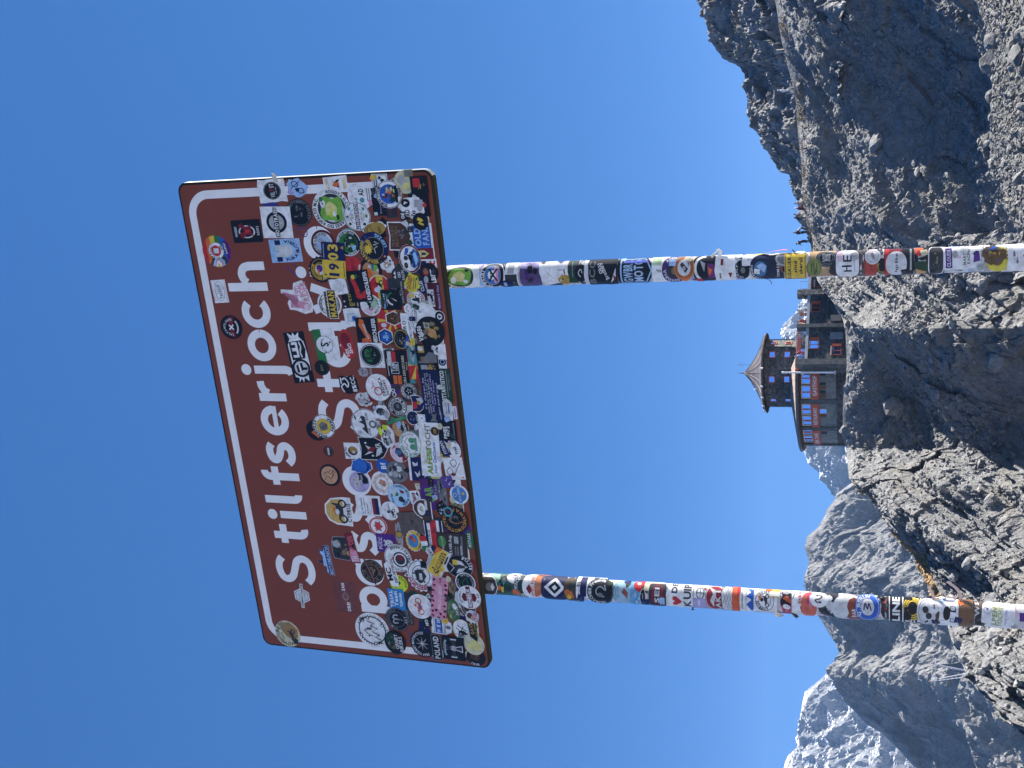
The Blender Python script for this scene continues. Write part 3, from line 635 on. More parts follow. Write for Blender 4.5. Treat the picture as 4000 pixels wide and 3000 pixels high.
# ------------------------------------------------------------------ people on the terrace and on the ridge path
def pmat(c): 
    k = 'cloth_%02d%02d%02d' % tuple(int(v*99) for v in c)
    return bpy.data.materials.get(k) or mat(k, c, .85, noise=.15, nscale=12)
SKIN = mat('skin', (.48, .28, .2), .6)
_people = []
def person(name, foot, face, pose, top, legs, hair, label, scale=1.0, group=None, cat='person'):
    """One continuous body (skinned skeleton); head, hair and clothes coloured by height zones through separate materials."""
    P = {'stand': dict(pel=(0, 0, .95), ch=(0, .02, 1.35), hd=(0, .06, 1.62), kl=(-.1, .05, .5), fl=(-.12, 0, .06), kr=(.1, .05, .5), fr=(.12, .06, .06), el=(-.26, .0, 1.12), hl=(-.22, .2, .95), er=(.26, .02, 1.12), hr=(.2, .24, 1.0)),
         'lean': dict(pel=(0, -.1, .95), ch=(0, .12, 1.3), hd=(0, .28, 1.52), kl=(-.1, 0, .5), fl=(-.12, -.1, .06), kr=(.1, .0, .5), fr=(.12, -.06, .06), el=(-.28, .22, 1.12), hl=(-.1, .42, 1.1), er=(.28, .22, 1.12), hr=(.1, .42, 1.1)),
         'walk': dict(pel=(0, 0, .93), ch=(0, .08, 1.33), hd=(0, .14, 1.6), kl=(-.1, .25, .55), fl=(-.1, .35, .08), kr=(.1, .02, .5), fr=(.1, -.32, .1), el=(-.27, -.1, 1.12), hl=(-.25, .05, .9), er=(.27, .18, 1.15), hr=(.22, .38, 1.05)),
         'sit': dict(pel=(0, 0, .22), ch=(0, .1, .62), hd=(0, .16, .9), kl=(-.14, .42, .45), fl=(-.14, .5, .05), kr=(.14, .40, .42), fr=(.16, .55, .05), el=(-.27, .12, .42), hl=(-.16, .36, .45), er=(.27, .14, .42), hr=(.16, .38, .42)),
         'bend': dict(pel=(0, -.2, .9), ch=(0, .16, 1.15), hd=(0, .42, 1.22), kl=(-.11, .0, .48), fl=(-.13, -.12, .06), kr=(.11, .04, .48), fr=(.13, .0, .06), el=(-.24, .34, .88), hl=(-.16, .46, .66), er=(.24, .34, .88), hr=(.14, .5, .68))}[pose]
    V = []; E = []; Rad = []
    def nd(p, r, par=None):
        V.append(Vector(p)); Rad.append(r)
        if par is not None: E.append((par, len(V)-1))
        return len(V)-1
    g = lambda k: Vector(P[k])
    pe = nd(g('pel'), .155); wa = nd(g('pel').lerp(g('ch'), .5), .145, pe); ch = nd(g('ch'), .17, wa)
    nk = nd(g('ch').lerp(g('hd'), .5), .06, ch); hd0 = nd(g('hd') - Vector((0, 0, .06)), .085, nk); hd1 = nd(g('hd') + Vector((0, .01, .06)), .095, hd0)
    for s, k, e in (('l', 'kl', 'fl'), ('r', 'kr', 'fr')):
        x = -.1 if s == 'l' else .1
        hp = nd(g('pel') + Vector((x, 0, -.08)), .10, pe); kn = nd(g(k), .068, hp); ft = nd(g(e) + Vector((0, -.02, .02)), .05, kn); nd(g(e) + Vector((0, .16, -.02)), .04, ft)
        sh = nd(g('ch') + Vector((x*1.8, 0, .06)), .065, ch); el = nd(g('e'+s), .05, sh); nd(g('h'+s), .038, el)
    me = bpy.data.meshes.new('body'); me.from_pydata([v*scale for v in V], E, [])
    o = bpy.data.objects.new('body', me); C.objects.link(o); _people.append(o)
    sk = o.modifiers.new('skin', 'SKIN'); sk.use_smooth_shade = True
    for i, r in enumerate(Rad): me.skin_vertices[0].data[i].radius = (r*scale, r*scale)
    me.skin_vertices[0].data[0].use_root = True
    ss = o.modifiers.new('subdivision', 'SUBSURF'); ss.levels = ss.render_levels = 1
    for c_ in (top, legs): me.materials.append(pmat(c_))
    me.materials.append(SKIN)
    root = empty(name, foot, label, cat, group); root.rotation_euler = (0, 0, face)
    o.parent = root; o['_zones'] = 1
    hz_ = g('hd')*scale
    b = bmesh.new(); bmesh.ops.create_icosphere(b, subdivisions=2, radius=.112*scale)
    for v in list(b.verts):
        if v.co.y > .045*scale and v.co.z < .05*scale or v.co.z < -.07*scale: b.verts.remove(v)
    for v in b.verts: v.co += hz_ + Vector((0, -.005, .03))*scale
    hm_ = bpy.data.meshes.new('hair'); b.to_mesh(hm_); b.free(); obj('hair', hm_, pmat(hair), root)
    b = bmesh.new(); bmesh.ops.create_cone(b, segments=4, radius1=.02*scale, radius2=.006*scale, depth=.04*scale)
    for v in b.verts: v.co += hz_ + Vector((0, .105, -.01))*scale
    nm_ = bpy.data.meshes.new('nose'); b.to_mesh(nm_); b.free(); obj('nose', nm_, SKIN, root)
    o['_z'] = [P['pel'][2]*scale, P['hd'][2]*scale - .12*scale]
    return root
def bake_people():
    dg = bpy.context.evaluated_depsgraph_get(); done = []
    for o in _people:
        me = bpy.data.meshes.new_from_object(o.evaluated_get(dg)); done.append((o, me))
    for o, me in done:
        old = o.data; o.modifiers.clear(); o.data = me; bpy.data.meshes.remove(old); zl, zh = o['_z']
        for p in me.polygons: p.material_index = 2 if p.center.z > zh else (0 if p.center.z > zl - .06 else 1); p.use_smooth = True
        del o['_z']; del o['_zones']
def terrace(y, off, pose, top, legs, hair, label, sc_=1.0):
    p = on_wing(3150, y); p = p - wn*off; person('person', (p.x, p.y, zf(8.62)), math.pi + .3*math.sin(y), pose, top, legs, hair, label, sc_, 'guests on the hotel terrace')
terrace(1398, .6, 'lean', (.65, .45, .5), (.05, .06, .1), (.10, .06, .03), 'guest in a pale pink top leaning on the terrace rail nearest the flagpole')
terrace(1378, .7, 'stand', (.12, .22, .5), (.1, .1, .12), (.45, .4, .42), 'guest in a blue jacket on the terrace beside the corner pillar')
terrace(1360, .9, 'stand', (.35, .04, .05), (.08, .08, .1), (.03, .02, .02), 'guest in a dark red top on the terrace above the double window')
terrace(1296, .7, 'lean', (.4, .42, .48), (.06, .06, .07), (.02, .02, .02), 'guest in a grey top leaning beside the middle terrace pillar')
terrace(1256, .6, 'lean', (.6, .4, .2), (.1, .1, .1), (.5, .42, .3), 'fair haired guest in a tan top on the terrace')
terrace(1236, .9, 'stand', (.3, .08, .08), (.05, .05, .06), (.03, .03, .03), 'guest in a maroon jacket standing back from the terrace rail')
terrace(1214, .6, 'lean', (.3, .15, .12), (.05, .05, .06), (.02, .02, .02), 'guest in a brown top leaning on the rail over the open window')
terrace(1196, .7, 'stand', (.55, .55, .58), (.06, .07, .1), (.02, .02, .02), 'guest in a light grey shirt on the terrace near the stone pillar')
terrace(1121, .8, 'sit' if False else 'stand', (.5, .08, .1), (.1, .1, .1), (.05, .04, .03), 'guest in a red top on the terrace behind the right signpost')
def on_crest(y, dz=0.0, back=.0):
    i = int(np.argmin(np.abs(SLy - y))); k = int(np.argmax(SL[i, :, 2]/np.hypot(SL[i, :, 0], SL[i, :, 1]))); v = Vector(SL[i, k]); h = Vector((v.x, v.y, 0)).normalized()
    return v + h*back + Vector((0, 0, dz))
for (y, pose, face, top, legs, hair, lab) in (
    (792, 'sit', 2.6, (.45, .40, .40), (.06, .06, .06), (.25, .2, .18), 'person in a pale grey top sitting on the ridge crest at the rocks'),
    (816, 'sit', -1.2, (.16, .02, .03), (.05, .05, .06), (.75, .75, .75), 'person in a dark red jacket and white cap sitting on the ridge'),
    (850, 'bend', -1.9, (.03, .04, .07), (.03, .03, .04), (.06, .05, .05), 'person in dark clothes stooping over a bag on the ridge crest'),
    (893, 'bend', 1.6, (.55, .57, .65), (.015, .015, .02), (.02, .02, .03), 'person in a white shirt and black trousers bending forward on the ridge'),
    (908, 'stand', -1.0, (.015, .018, .03), (.015, .015, .02), (.2, .15, .14), 'person all in black standing tallest on the ridge crest'),
    (944, 'lean', 2.2, (.03, .035, .05), (.02, .02, .025), (.015, .02, .03), 'person in a dark jacket and hat low on the ridge by the signpost')):
    person('person', on_crest(y, -.12 if pose != 'sit' else -.05), face, pose, top, legs, hair, lab, 1.0, 'people on the ridge crest')
hk = on_crest(352, -.05)
person('person', hk, -1.8, 'walk', (.75, .75, .75), (.6, .6, .58), (.7, .7, .72), 'hiker in white clothes walking along the ridge path in front of the rocks', 1.0)
bake_people()
for y, h in ((205, 1.0), (363, .85)):
    p = on_crest(y, -.05, .1); e_ = empty('marker_post', p, 'grey wooden marker post on the ridge path, ' + ('the higher one up the slope' if y == 205 else 'the one below the white hiker'), 'post', 'marker posts along the ridge path')
    m = MB(); m.box(p + Vector((0, 0, h/2)), .06, .05, h/2); m.build('post', H_panel, e_)
    m = MB(); m.box(p + Vector((0, 0, h+.02)), .075, .065, .02); m.build('cap', H_panel, e_)
# lattice mast standing beyond the lower ridge
PY = 250.0
def pt(x, y): return at_y(x, y, PY)
PM = mat('galvanised_lattice', (.55, .55, .58), .5, metal=.2)
base_ = pt(3766, 2632); base_.z -= 1.5
mast = empty('cable_mast', base_, 'pale lattice cable mast with a wide crossarm beyond the lower rock ridge', 'mast')
m = MB()
for s in (-.3, .3):
    m.tube(pt(3655, 2572) + Vector((0, s, 0)), pt(3652, 2678) + Vector((0, s, 0)), .09, n=5)
m.tube(pt(3640, 2592), pt(3641, 2660), .07, n=5); m.tube(pt(3655, 2572), pt(3640, 2592), .06, n=5); m.tube(pt(3652, 2678), pt(3641, 2660), .06, n=5)
m.build('crossarm', PM, mast)
for (yt, sgn) in ((2594, 1), (2655, -1)):
    m = MB(); a0 = pt(3650, yt); a1 = pt(3650, yt+6); b0 = pt(3768, 2620 if sgn > 0 else 2626); b1 = pt(3775, 2624 if sgn > 0 else 2640)
    b0.z -= 1; b1.z -= 1
    m.tube(a0, b0, .08, n=5); m.tube(a1, b1, .08, n=5)
    for k in range(9): m.tube(a0.lerp(b0, k/9), a1.lerp(b1, (k+1)/9), .04, n=4)
    m.build('leg', PM, mast)
for yt in (2590, 2660):
    m = MB(); m.tube(pt(3640, yt), pt(3627, yt+1), .12, .05, 6); m.build('insulator', mat('insulator_pink', (.5, .35, .36), .5), mast)
# ================================================================== the road sign
SC = Vector((-0.17487, 3.47717, 1.84017)); PSI, TILT, INR = -0.32981, -0.01706, -0.00927
SW, SH = 1.80147, 0.95
_a0 = Vector((math.cos(PSI), math.sin(PSI), 0)); _n0 = Vector((math.sin(PSI), -math.cos(PSI), 0))
_b0 = math.cos(TILT)*Vector((0, 0, 1)) + math.sin(TILT)*_n0
SA = math.cos(INR)*_a0 + math.sin(INR)*_b0; SB = math.cos(INR)*_b0 - math.sin(INR)*_a0; SN = SA.cross(SB)
if SN.dot(-SC) < 0: SN = -SN
def to_panel(x, y):
    r = ray(x, y); t = SC.dot(SN)/r.dot(SN); p = r*t - SC; return p.dot(SA), p.dot(SB)
def panel_pt(u, v, d=0.0): return SC + SA*u + SB*v + SN*d
GZ = -1.66
road_sign = empty('road_sign', (SC.x, SC.y, GZ), 'big brown tourist road sign on two posts, all plastered with stickers', 'road sign')
K_brown = mat('sign_brown', (.20, .047, .022), .42, noise=.08, nscale=6)
K_rim = mat('sign_rim', (.022, .021, .019), .65, spec=.15)
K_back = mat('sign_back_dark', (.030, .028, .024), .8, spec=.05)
K_glint = mat('sign_edge_glint', (.42, .42, .41), .35, metal=.3)  # sun glint on the dark box side, put into a paler colour
K_white = mat('reflective_white', (.78, .77, .76), .4, noise=.04, nscale=30)
def rrect(hw, hh, r, n=8):
    pts_ = []
    for cx, cy, a in ((hw-r, hh-r, 0), (-hw+r, hh-r, 90), (-hw+r, -hh+r, 180), (hw-r, -hh+r, 270)):
        for i in range(n+1): t = R_(a + 90*i/n); pts_.append((cx + r*math.cos(t), cy + r*math.sin(t)))
    return pts_
DEPTH = .028
front = rrect(SW/2-.008, SH/2-.008, .026); outer = rrect(SW/2, SH/2, .033)
m = MB(); N = len(front)
m.add([panel_pt(*p, 0) for p in front], [tuple(range(N))])
panel = m.build('sign_panel', K_brown, road_sign)
m = MB(); L1 = [panel_pt(*p, 0) for p in front]; L2 = [panel_pt(*p, -.003) for p in outer]; L3 = [panel_pt(*p, -.0035) for p in outer]; L4 = [panel_pt(*p, -DEPTH) for p in outer]
m.add(L1 + L2, [(i, (i+1) % N, N+(i+1) % N, N+i) for i in range(N)]); m.build('rim', K_rim, panel)
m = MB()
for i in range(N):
    j = (i+1) % N; nrm = (outer[j][1]-outer[i][1]); m.add([L3[i], L3[j], L4[j], L4[i]], [(0, 1, 2, 3)], 1 if nrm > .3*math.hypot(outer[j][0]-outer[i][0], outer[j][1]-outer[i][1]) and outer[i][0] > 0 else 0)  # only the right-facing sides take the paler glint colour
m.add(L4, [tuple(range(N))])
b_ = rrect(SW/2-.02, SH/2-.02, .03); m.build('box_back', [K_back, K_glint], panel)
STEP = .00009
oB, iB = rrect(SW/2-.029, SH/2-.029, .085, 12), rrect(SW/2-.0575, SH/2-.0575, .0565, 12); NB = len(oB)
m = MB(); m.add([panel_pt(*p, STEP) for p in oB] + [panel_pt(*p, STEP) for p in iB], [(i, (i+1) % NB, NB+(i+1) % NB, NB+i) for i in range(NB)]); m.build('border_line', K_white, panel)
# ---- big letters: strokes of even width, measured on the sign
def ribbon(pts_, w, smooth=True):
    P = [Vector((x, y)) for x, y in pts_]; out_l, out_r = [], []
    for i, p in enumerate(P):
        d = (P[min(i+1, len(P)-1)] - P[max(i-1, 0)]).normalized(); nn = Vector((-d.y, d.x)); out_l.append(p + nn*w/2); out_r.append(p - nn*w/2)
    n = len(P); return [tuple(v) for v in out_l + out_r], [(i, i+1, n+i+1, n+i) for i in range(n-1)]
def arc(cx, cy, rx, ry, a0, a1, n=14): return [(cx + rx*math.cos(R_(a0+(a1-a0)*i/n)), cy + ry*math.sin(R_(a0+(a1-a0)*i/n))) for i in range(n+1)]
def spl(pts_, n=8):
    """Catmull-Rom through the points."""
    P = [pts_[0]] + list(pts_) + [pts_[-1]]; r = []
    for i in range(1, len(P)-2):
        p0, p1, p2, p3 = [np.array(q) for q in P[i-1:i+3]]
        for k in range(n):
            t = k/n; r.append(tuple(.5*((2*p1) + (-p0+p2)*t + (2*p0-5*p1+4*p2-p3)*t*t + (-p0+3*p1-3*p2+p3)*t**3)))
    return r + [tuple(pts_[-1])]
T = .27   # stroke width in x-heights
XH = 1.0
def letter(ch):
    """Strokes of a lower-case traffic letter; x-height 1, baseline 0, left edge 0 -> (strokes, width)."""
    h = T/2
    O = lambda cx: arc(cx, .5, .5-h+.03, .5-h+.02, 0, 360, 28)
    if ch == 'S': return [spl([(.97, 1.12), (.80, 1.25), (.53, 1.29), (.24, 1.20), (.15, 1.00), (.28, .80), (.56, .68), (.85, .56), (.95, .34), (.82, .12), (.52, .04), (.24, .10), (.05, .26)])], 1.10
    if ch == 's': return [spl([(.70, .80), (.56, .89), (.38, .90), (.18, .82), (.16, .66), (.34, .54), (.56, .46), (.64, .30), (.52, .13), (.32, .09), (.14, .14), (.01, .27)])], .78
    if ch == 't': return [[(.30, 1.30), (.30, .34)] + arc(.30+.19, .30, .19, .20, 180, 285, 8), [(.0, .92), (.164, .92)], [(.436, .92), (.70, .92)]], .74
    if ch == 'l': return [[(h, 1.42), (h, .32)] + arc(h+.17, .30, .17, .18, 180, 275, 8)], .44
    if ch == 'i': return [[(h+.02, 1.0), (h+.02, 0)], 'dot'], .34
    if ch == 'j': return [[(h+.10, 1.0), (h+.10, -.12)] + arc(h-.10, -.14, .20, .22, 0, -75, 8), 'dotj'], .50
    if ch == 'f': return [[(.30+.02, 0), (.32, 1.05)] + arc(.32+.20, 1.07, .20, .22, 180, 85, 8), [(.02, .89), (.184, .89)], [(.456, .89), (.68, .89)]], .68
    if ch == 'e': return [arc(.49, .5, .5-h+.02, .5-h+.02, 2, 322, 26), ('thin', [(.24, .47), (.99, .47)])], .98
    if ch == 'r': return [[(h, 1.0), (h, 0)], [(h*2+.001, .62), (.36, .78), (.52, .86), (.68, .87)]], .66
    if ch == 'o': return [O(.49)], .98
    if ch == 'c': return [arc(.49, .5, .5-h+.02, .5-h+.02, 42, 318, 24)], .86
    if ch == 'h': return [[(h, 1.42), (h, 0)], [(h*2+.001, .70)] + spl([(.36, .80), (.55, .86), (.74, .76), (.80, .56)]) + [(.80, 0)]], .96
    if ch == 'p': return [[(h, 1.0), (h, -.42)], arc(.50, .5, .5-h, .5-h+.02, 150, -150, 24)], 1.0
    if ch == 'a': return [arc(.48, .5, .5-h, .5-h+.02, 40, 320, 24), [(.83, 1.0), (.83, 0)]], .98
    if ch == 'v': return [[(.10, 1.0), (.42, .12)], [(.52, .12), (.84, 1.0)]], .96
    return [], .4
def big_letter(ch, x, y, xh, squeeze=1.0, tall=None):
    """x, y: photograph pixel of the left end of the baseline; xh: x-height in metres."""
    u0, v0 = to_panel(x, y); st, w = letter(ch); m = MB()
    for k, s in enumerate(st):
        if s in ('dot', 'dotj'):
            cx = T/2 + (.02 if s == 'dot' else .10); pl = [(cx + .185*math.cos(q*math.pi/12), 1.30 + .185*math.sin(q*math.pi/12)) for q in range(24)]; fs = [tuple(range(24))]
        elif s[0] == 'thin': pl, fs = ribbon(s[1], .17)
        else: pl, fs = ribbon(s, T)
        m.add([panel_pt(u0 + a*xh*squeeze, v0 + b*xh, STEP*(1.5 + .8*k)) for a, b in pl], fs)
    m.build('letter', K_white, panel)
XHm = .110
# right-hand reading direction goes up the photograph; (x, y) = baseline / left edge
for ch, x, y in (('S', 1231, 2284), ('t', 1209, 2127), ('i', 1200, 2032), ('l', 1184, 1970), ('f', 1175, 1900), ('s', 1156, 1814), ('e', 1135, 1699), ('r', 1121, 1568), ('j', 1104, 1472), ('o', 1086, 1407), ('c', 1064, 1277), ('h', 1048, 1136)):
    big_letter(ch, x, y, XHm)
for ch, x, y in (('p', 1519, 2398), ('a', 1505, 2290), ('s', 1484, 2163), ('s', 1466, 2044), ('o', 1456, 1936), ('S', 1410, 1686), ('t', 1388, 1533), ('e', 1379, 1432), ('l', 1366, 1292), ('v', 1342, 1223), ('i', 1326, 1080), ('o', 1313, 1012)):
    big_letter(ch, x, y, XHm)
# ---- the posts
PR = .0355
def post_axis(xa, ya):
    """Upright pipe just behind the panel whose axis passes the photograph pixel (xa, ya)."""
    r = ray(xa, ya); o0 = SC - SN*(DEPTH + PR + .004); t = o0.dot(_n0)/r.dot(_n0); return r*t
K_post = mat('post_white', (.60, .61, .62), .45, noise=.06, nscale=15)
K_clamp = mat('clamp_metal', (.10, .10, .10), .5, metal=.6)
class Panel_:
    wrap = False
    def loc(s, x, y): return to_panel(x, y)
    def scale(s, x, y):
        u, v = to_panel(x, y); u2, v2 = to_panel(x, y-10); u3, v3 = to_panel(x-10, y)
        return math.hypot(u2-u, v2-v)/10*1.0, abs(v3-v)/10
    def put(s, u, v, l): return panel_pt(u, v, STEP*(3+l))
    parent = panel
class Post_:
    wrap = True
    def __init__(s, xa, ya, xb, yb, name_label):
        A_ = post_axis(xa, ya); s.c = A_; s.x0, s.y0, s.k = xa, ya, (yb-ya)/(xb-xa)
        s.front = math.atan2(-A_.x, -A_.y)           # direction towards the eye
        m = MB(); top = SC.z + .30; m.tube((A_.x, A_.y, GZ), (A_.x, A_.y, top), PR, n=40)
        s.parent = m.build('post', K_post, road_sign); s.parent['label'] = name_label
        m = MB(); m.tube((A_.x, A_.y, top), (A_.x, A_.y, top+.012), PR+.003, n=24); m.build('cap', K_clamp, s.parent)
        m = MB()
        for z in (SC.z+.22, SC.z-.28):
            m.tube((A_.x, A_.y, z-.02), (A_.x, A_.y, z+.02), PR+.0025, n=24, caps=False); m.box(Vector((A_.x, A_.y, z)) + SN*(PR+.006), .03, .006, .02, (SA, SN, Vector((0, 0, 1))))
        m.build('clamp', K_clamp, s.parent)
    def axis_y(s, x): return s.y0 + s.k*(x-s.x0)
    def ppm(s, x):
        p = Vector((s.c.x, s.c.y, s.z_of(x))); return F/p.dot(FWD)
    def z_of(s, x):
        r = ray(x, s.axis_y(x)); return r.z*math.hypot(s.c.x, s.c.y)/math.hypot(r.x, r.y)
    def loc(s, x, y):
        d = (s.axis_y(x) - y)/(s.ppm(x)*PR); d = max(-.985, min(.985, d)); return math.asin(d)*PR, s.z_of(x)
    def scale(s, x, y):
        z0, z1 = s.z_of(x), s.z_of(x+10); return 1/s.ppm(x), abs(z1-z0)/10
    def put(s, u, v, l):
        r = PR + .0004 + STEP*l; t = u/PR
        # angle measured from the direction towards the eye, positive to the right
        a = s.front - t
        return Vector((s.c.x + r*math.sin(a), s.c.y + r*math.cos(a), v))
PANEL = Panel_()
POST_R = Post_(1730, 1083, 3997, 1007, 'right round post covered in wrapped stickers from the sign down')
POST_L = Post_(1879, 2277, 3997, 2408, 'left round post covered in wrapped stickers from the sign down')
# ------------------------------------------------------------------ stickers: flat print on thin vinyl, every sticker a part of its own
PAL = dict(W=(.74, .74, .74), w=(.58, .585, .59), K=(.010, .010, .012), k=(.035, .035, .04), g=(.16, .16, .165), l=(.36, .37, .38), R=(.48, .03, .03), r=(.19, .018, .022), O=(.62, .14, .03), Y=(.66, .46, .05), y=(.62, .57, .22),
    N=(.012, .016, .075), B=(.025, .10, .40), b=(.30, .52, .70), G=(.03, .17, .045), e=(.17, .40, .05), d=(.018, .05, .025), T=(.50, .27, .11), t=(.085, .038, .02), P=(.62, .27, .36), U=(.085, .02, .20), C=(.56, .53, .36), S=(.55, .30, .17),
    L=(.55, .68, .03), A=(.40, .26, .05), c=(.07, .27, .27), M=(.075, .012, .022), v=(.38, .34, .55), f=(.22, .14, .09), z=(.115, .085, .075), p=(.68, .50, .55), H=(.33, .48, .72), q=(.22, .20, .11))
def vinyl():
    m = bpy.data.materials.new('printed_vinyl'); m.use_nodes = True; n = m.node_tree; L = n.links; p = n.nodes['Principled BSDF']
    at = n.nodes.new('ShaderNodeAttribute'); at.attribute_name = 'print'; geo = n.nodes.new('ShaderNodeNewGeometry')
    t = n.nodes.new('ShaderNodeTexNoise'); t.inputs['Scale'].default_value = 55; t.inputs['Detail'].default_value = 6; L.new(geo.outputs['Position'], t.inputs['Vector'])
    r = n.nodes.new('ShaderNodeValToRGB'); r.color_ramp.elements[0].position = .3; r.color_ramp.elements[0].color = (.78, .77, .75, 1); r.color_ramp.elements[1].position = .6; r.color_ramp.elements[1].color = (1.06, 1.06, 1.06, 1)
    L.new(t.outputs['Fac'], r.inputs['Fac']); mu = n.nodes.new('ShaderNodeMixRGB'); mu.blend_type = 'MULTIPLY'; mu.inputs['Fac'].default_value = 1
    L.new(at.outputs['Color'], mu.inputs['Color1']); L.new(r.outputs[0], mu.inputs['Color2']); L.new(mu.outputs[0], p.inputs['Base Color'])
    p.inputs['Roughness'].default_value = .38; p.inputs['Specular IOR Level'].default_value = .4
    bu = n.nodes.new('ShaderNodeBump'); bu.inputs['Strength'].default_value = .25; bu.inputs['Distance'].default_value = .002
    t2 = n.nodes.new('ShaderNodeTexNoise'); t2.inputs['Scale'].default_value = 40; t2.inputs['Detail'].default_value = 3; L.new(geo.outputs['Position'], t2.inputs['Vector']); L.new(t2.outputs['Fac'], bu.inputs['Height']); L.new(bu.outputs[0], p.inputs['Normal'])
    return m
VINYL = vinyl()
def ell(cx, cy, rx, ry, n=28): return [(cx + rx*math.cos(2*math.pi*i/n), cy + ry*math.sin(2*math.pi*i/n)) for i in range(n)]
def shape_pts(s, seed=0):
    if isinstance(s, (list, tuple)): return list(s)
    if s == 'c': return ell(0, 0, 1, 1, 40)
    if s == 'r': return [(-1, -1), (1, -1), (1, 1), (-1, 1)]
    if s == 'o': return rrect(1, 1, .3, 6)
    if s == 'O': return rrect(1, 1, .6, 8)
    if s == 'h': return [(-1, 0), (-.52, -1), (.52, -1), (1, 0), (.52, 1), (-.52, 1)]
    if s == 's': return [(-1, 1), (-1, -.2), (-.7, -.65), (0, -1), (.7, -.65), (1, -.2), (1, 1), (0, .88)]
    if s == 'd': return [(-1, 0), (0, -1), (1, 0), (0, 1)]
    r = random.Random(seed)
    if s == 'w': return [(math.cos(t)*q, math.sin(t)*q) for t, q in ((2*math.pi*i/22, r.uniform(.78, 1.05)) for i in range(22))]
    if s == 'x':      # torn paper
        e = []
        for (ax, ay), (bx, by) in zip([(-1, -1), (1, -1), (1, 1), (-1, 1)], [(1, -1), (1, 1), (-1, 1), (-1, -1)]):
            for k in range(5): t = k/5; e.append((ax+(bx-ax)*t + r.uniform(-.07, .07), ay+(by-ay)*t + r.uniform(-.07, .07)))
        return e
    if s == 'g': return [(math.cos(2*math.pi*i/72)*(1 if (i//2) % 2 else .93), math.sin(2*math.pi*i/72)*(1 if (i//2) % 2 else .93)) for i in range(72)]
    return ell(0, 0, 1, 1)
def clip_half(P, x, keep_right):
    o_ = []
    for i in range(len(P)):
        a, b = P[i-1], P[i]; ia, ib = ((a[0] >= x) == keep_right) or a[0] == x, ((b[0] >= x) == keep_right) or b[0] == x
        if ia != ib: t = (x-a[0])/(b[0]-a[0]); o_.append((x, a[1]+(b[1]-a[1])*t))
        if ib: o_.append(b)
    return o_
def star(cx, cy, r, n, ri=.45, a0=90): return [(cx + (r if i % 2 == 0 else r*ri)*math.cos(R_(a0+180*i/n)), cy + (r if i % 2 == 0 else r*ri)*math.sin(R_(a0+180*i/n))) for i in range(2*n)]
def elem(e, seed):
    """Print element -> list of (faces, colour); sticker coordinates run from -1 to 1."""
    k = e[0]
    if k == 'e': return [([ell(*e[1:5])], e[5])]
    if k == 'r':
        _, cx, cy, hw, hh, c = e[:6]; a = R_(e[6] if len(e) > 6 else 0); cs, sn = math.cos(a), math.sin(a)
        return [([[(cx + x*cs - y*sn, cy + x*sn + y*cs) for x, y in ((-hw, -hh), (hw, -hh), (hw, hh), (-hw, hh))]], c)]
    if k == 'p': return [([list(e[1])], e[2])]
    if k == 't': _, tx, cx, cy, h, w, c = e[:7]; return [(text_polys(tx, cx, cy, h*1.12, w, e[7] if len(e) > 7 else 0), c)]
    if k == 'a': _, tx, Rr, h, mid, c = e[:6]; sg = e[6] if len(e) > 6 else 1; return [(arc_polys(tx, 0, 0, Rr, h*1.12, mid, sg, 2, e[7] if len(e) > 7 else None), c)]
    if k == 'g':
        _, r0, r1, c = e[:4]; cx, cy = (e[4], e[5]) if len(e) > 4 else (0, 0); n = 32
        A_ = ell(cx, cy, r0, r0, n); B_ = ell(cx, cy, r1, r1, n); return [([[A_[i], A_[(i+1) % n], B_[(i+1) % n], B_[i]] for i in range(n)], c)]
    if k == 'l':
        pl, fs = ribbon(e[1], e[2]); return [([[pl[i] for i in f] for f in fs], e[3])]
    if k == 's': return [([star(e[1], e[2], e[3], e[4], e[5])], e[6])]
    if k == 'm':      # motorcycle seen from the side
        _, cx, cy, s, c, c2 = e
        out_ = []
        for dx in (-.62, .62): out_.append(([[(cx+dx*s+q*s*math.cos(t0), cy-.30*s+q*s*math.sin(t0)) for q, t0 in ((.36, 2*math.pi*i/16), (.36, 2*math.pi*(i+1)/16), (.22, 2*math.pi*(i+1)/16), (.22, 2*math.pi*i/16))] for i in range(16)], c))
        out_.append(([[(cx+x*s, cy+y*s) for x, y in ((-.75, .12), (-.2, .05), (.05, .28), (.42, .30), (.55, .62), (.66, .60), (.60, -.1), (.2, -.34), (-.25, -.34), (-.55, -.05))]], c2)); return out_
    if k == 'x':      # photographic print: a mottle of small shapes
        _, cols, n, R1 = e[:4]; cx, cy = (e[4], e[5]) if len(e) > 4 else (0, 0); r = random.Random(seed*7+n); out_ = []
        for i in range(n):
            t = r.uniform(0, 6.28); q = R1*math.sqrt(r.random())*.8; s = R1*r.uniform(.08, .30); px, py = cx + q*math.cos(t), cy + q*math.sin(t)
            m_ = r.randint(4, 7); a0 = r.uniform(0, 6.28); st = r.uniform(.5, 1.6)
            out_.append(([[(px + s*st*math.cos(a0+6.283*j/m_)*r.uniform(.6, 1), py + s/st*math.sin(a0+6.283*j/m_)*r.uniform(.6, 1)) for j in range(m_)]], cols[i % len(cols)]))
        return out_
    return []
_placed = {}
_seed = [0]
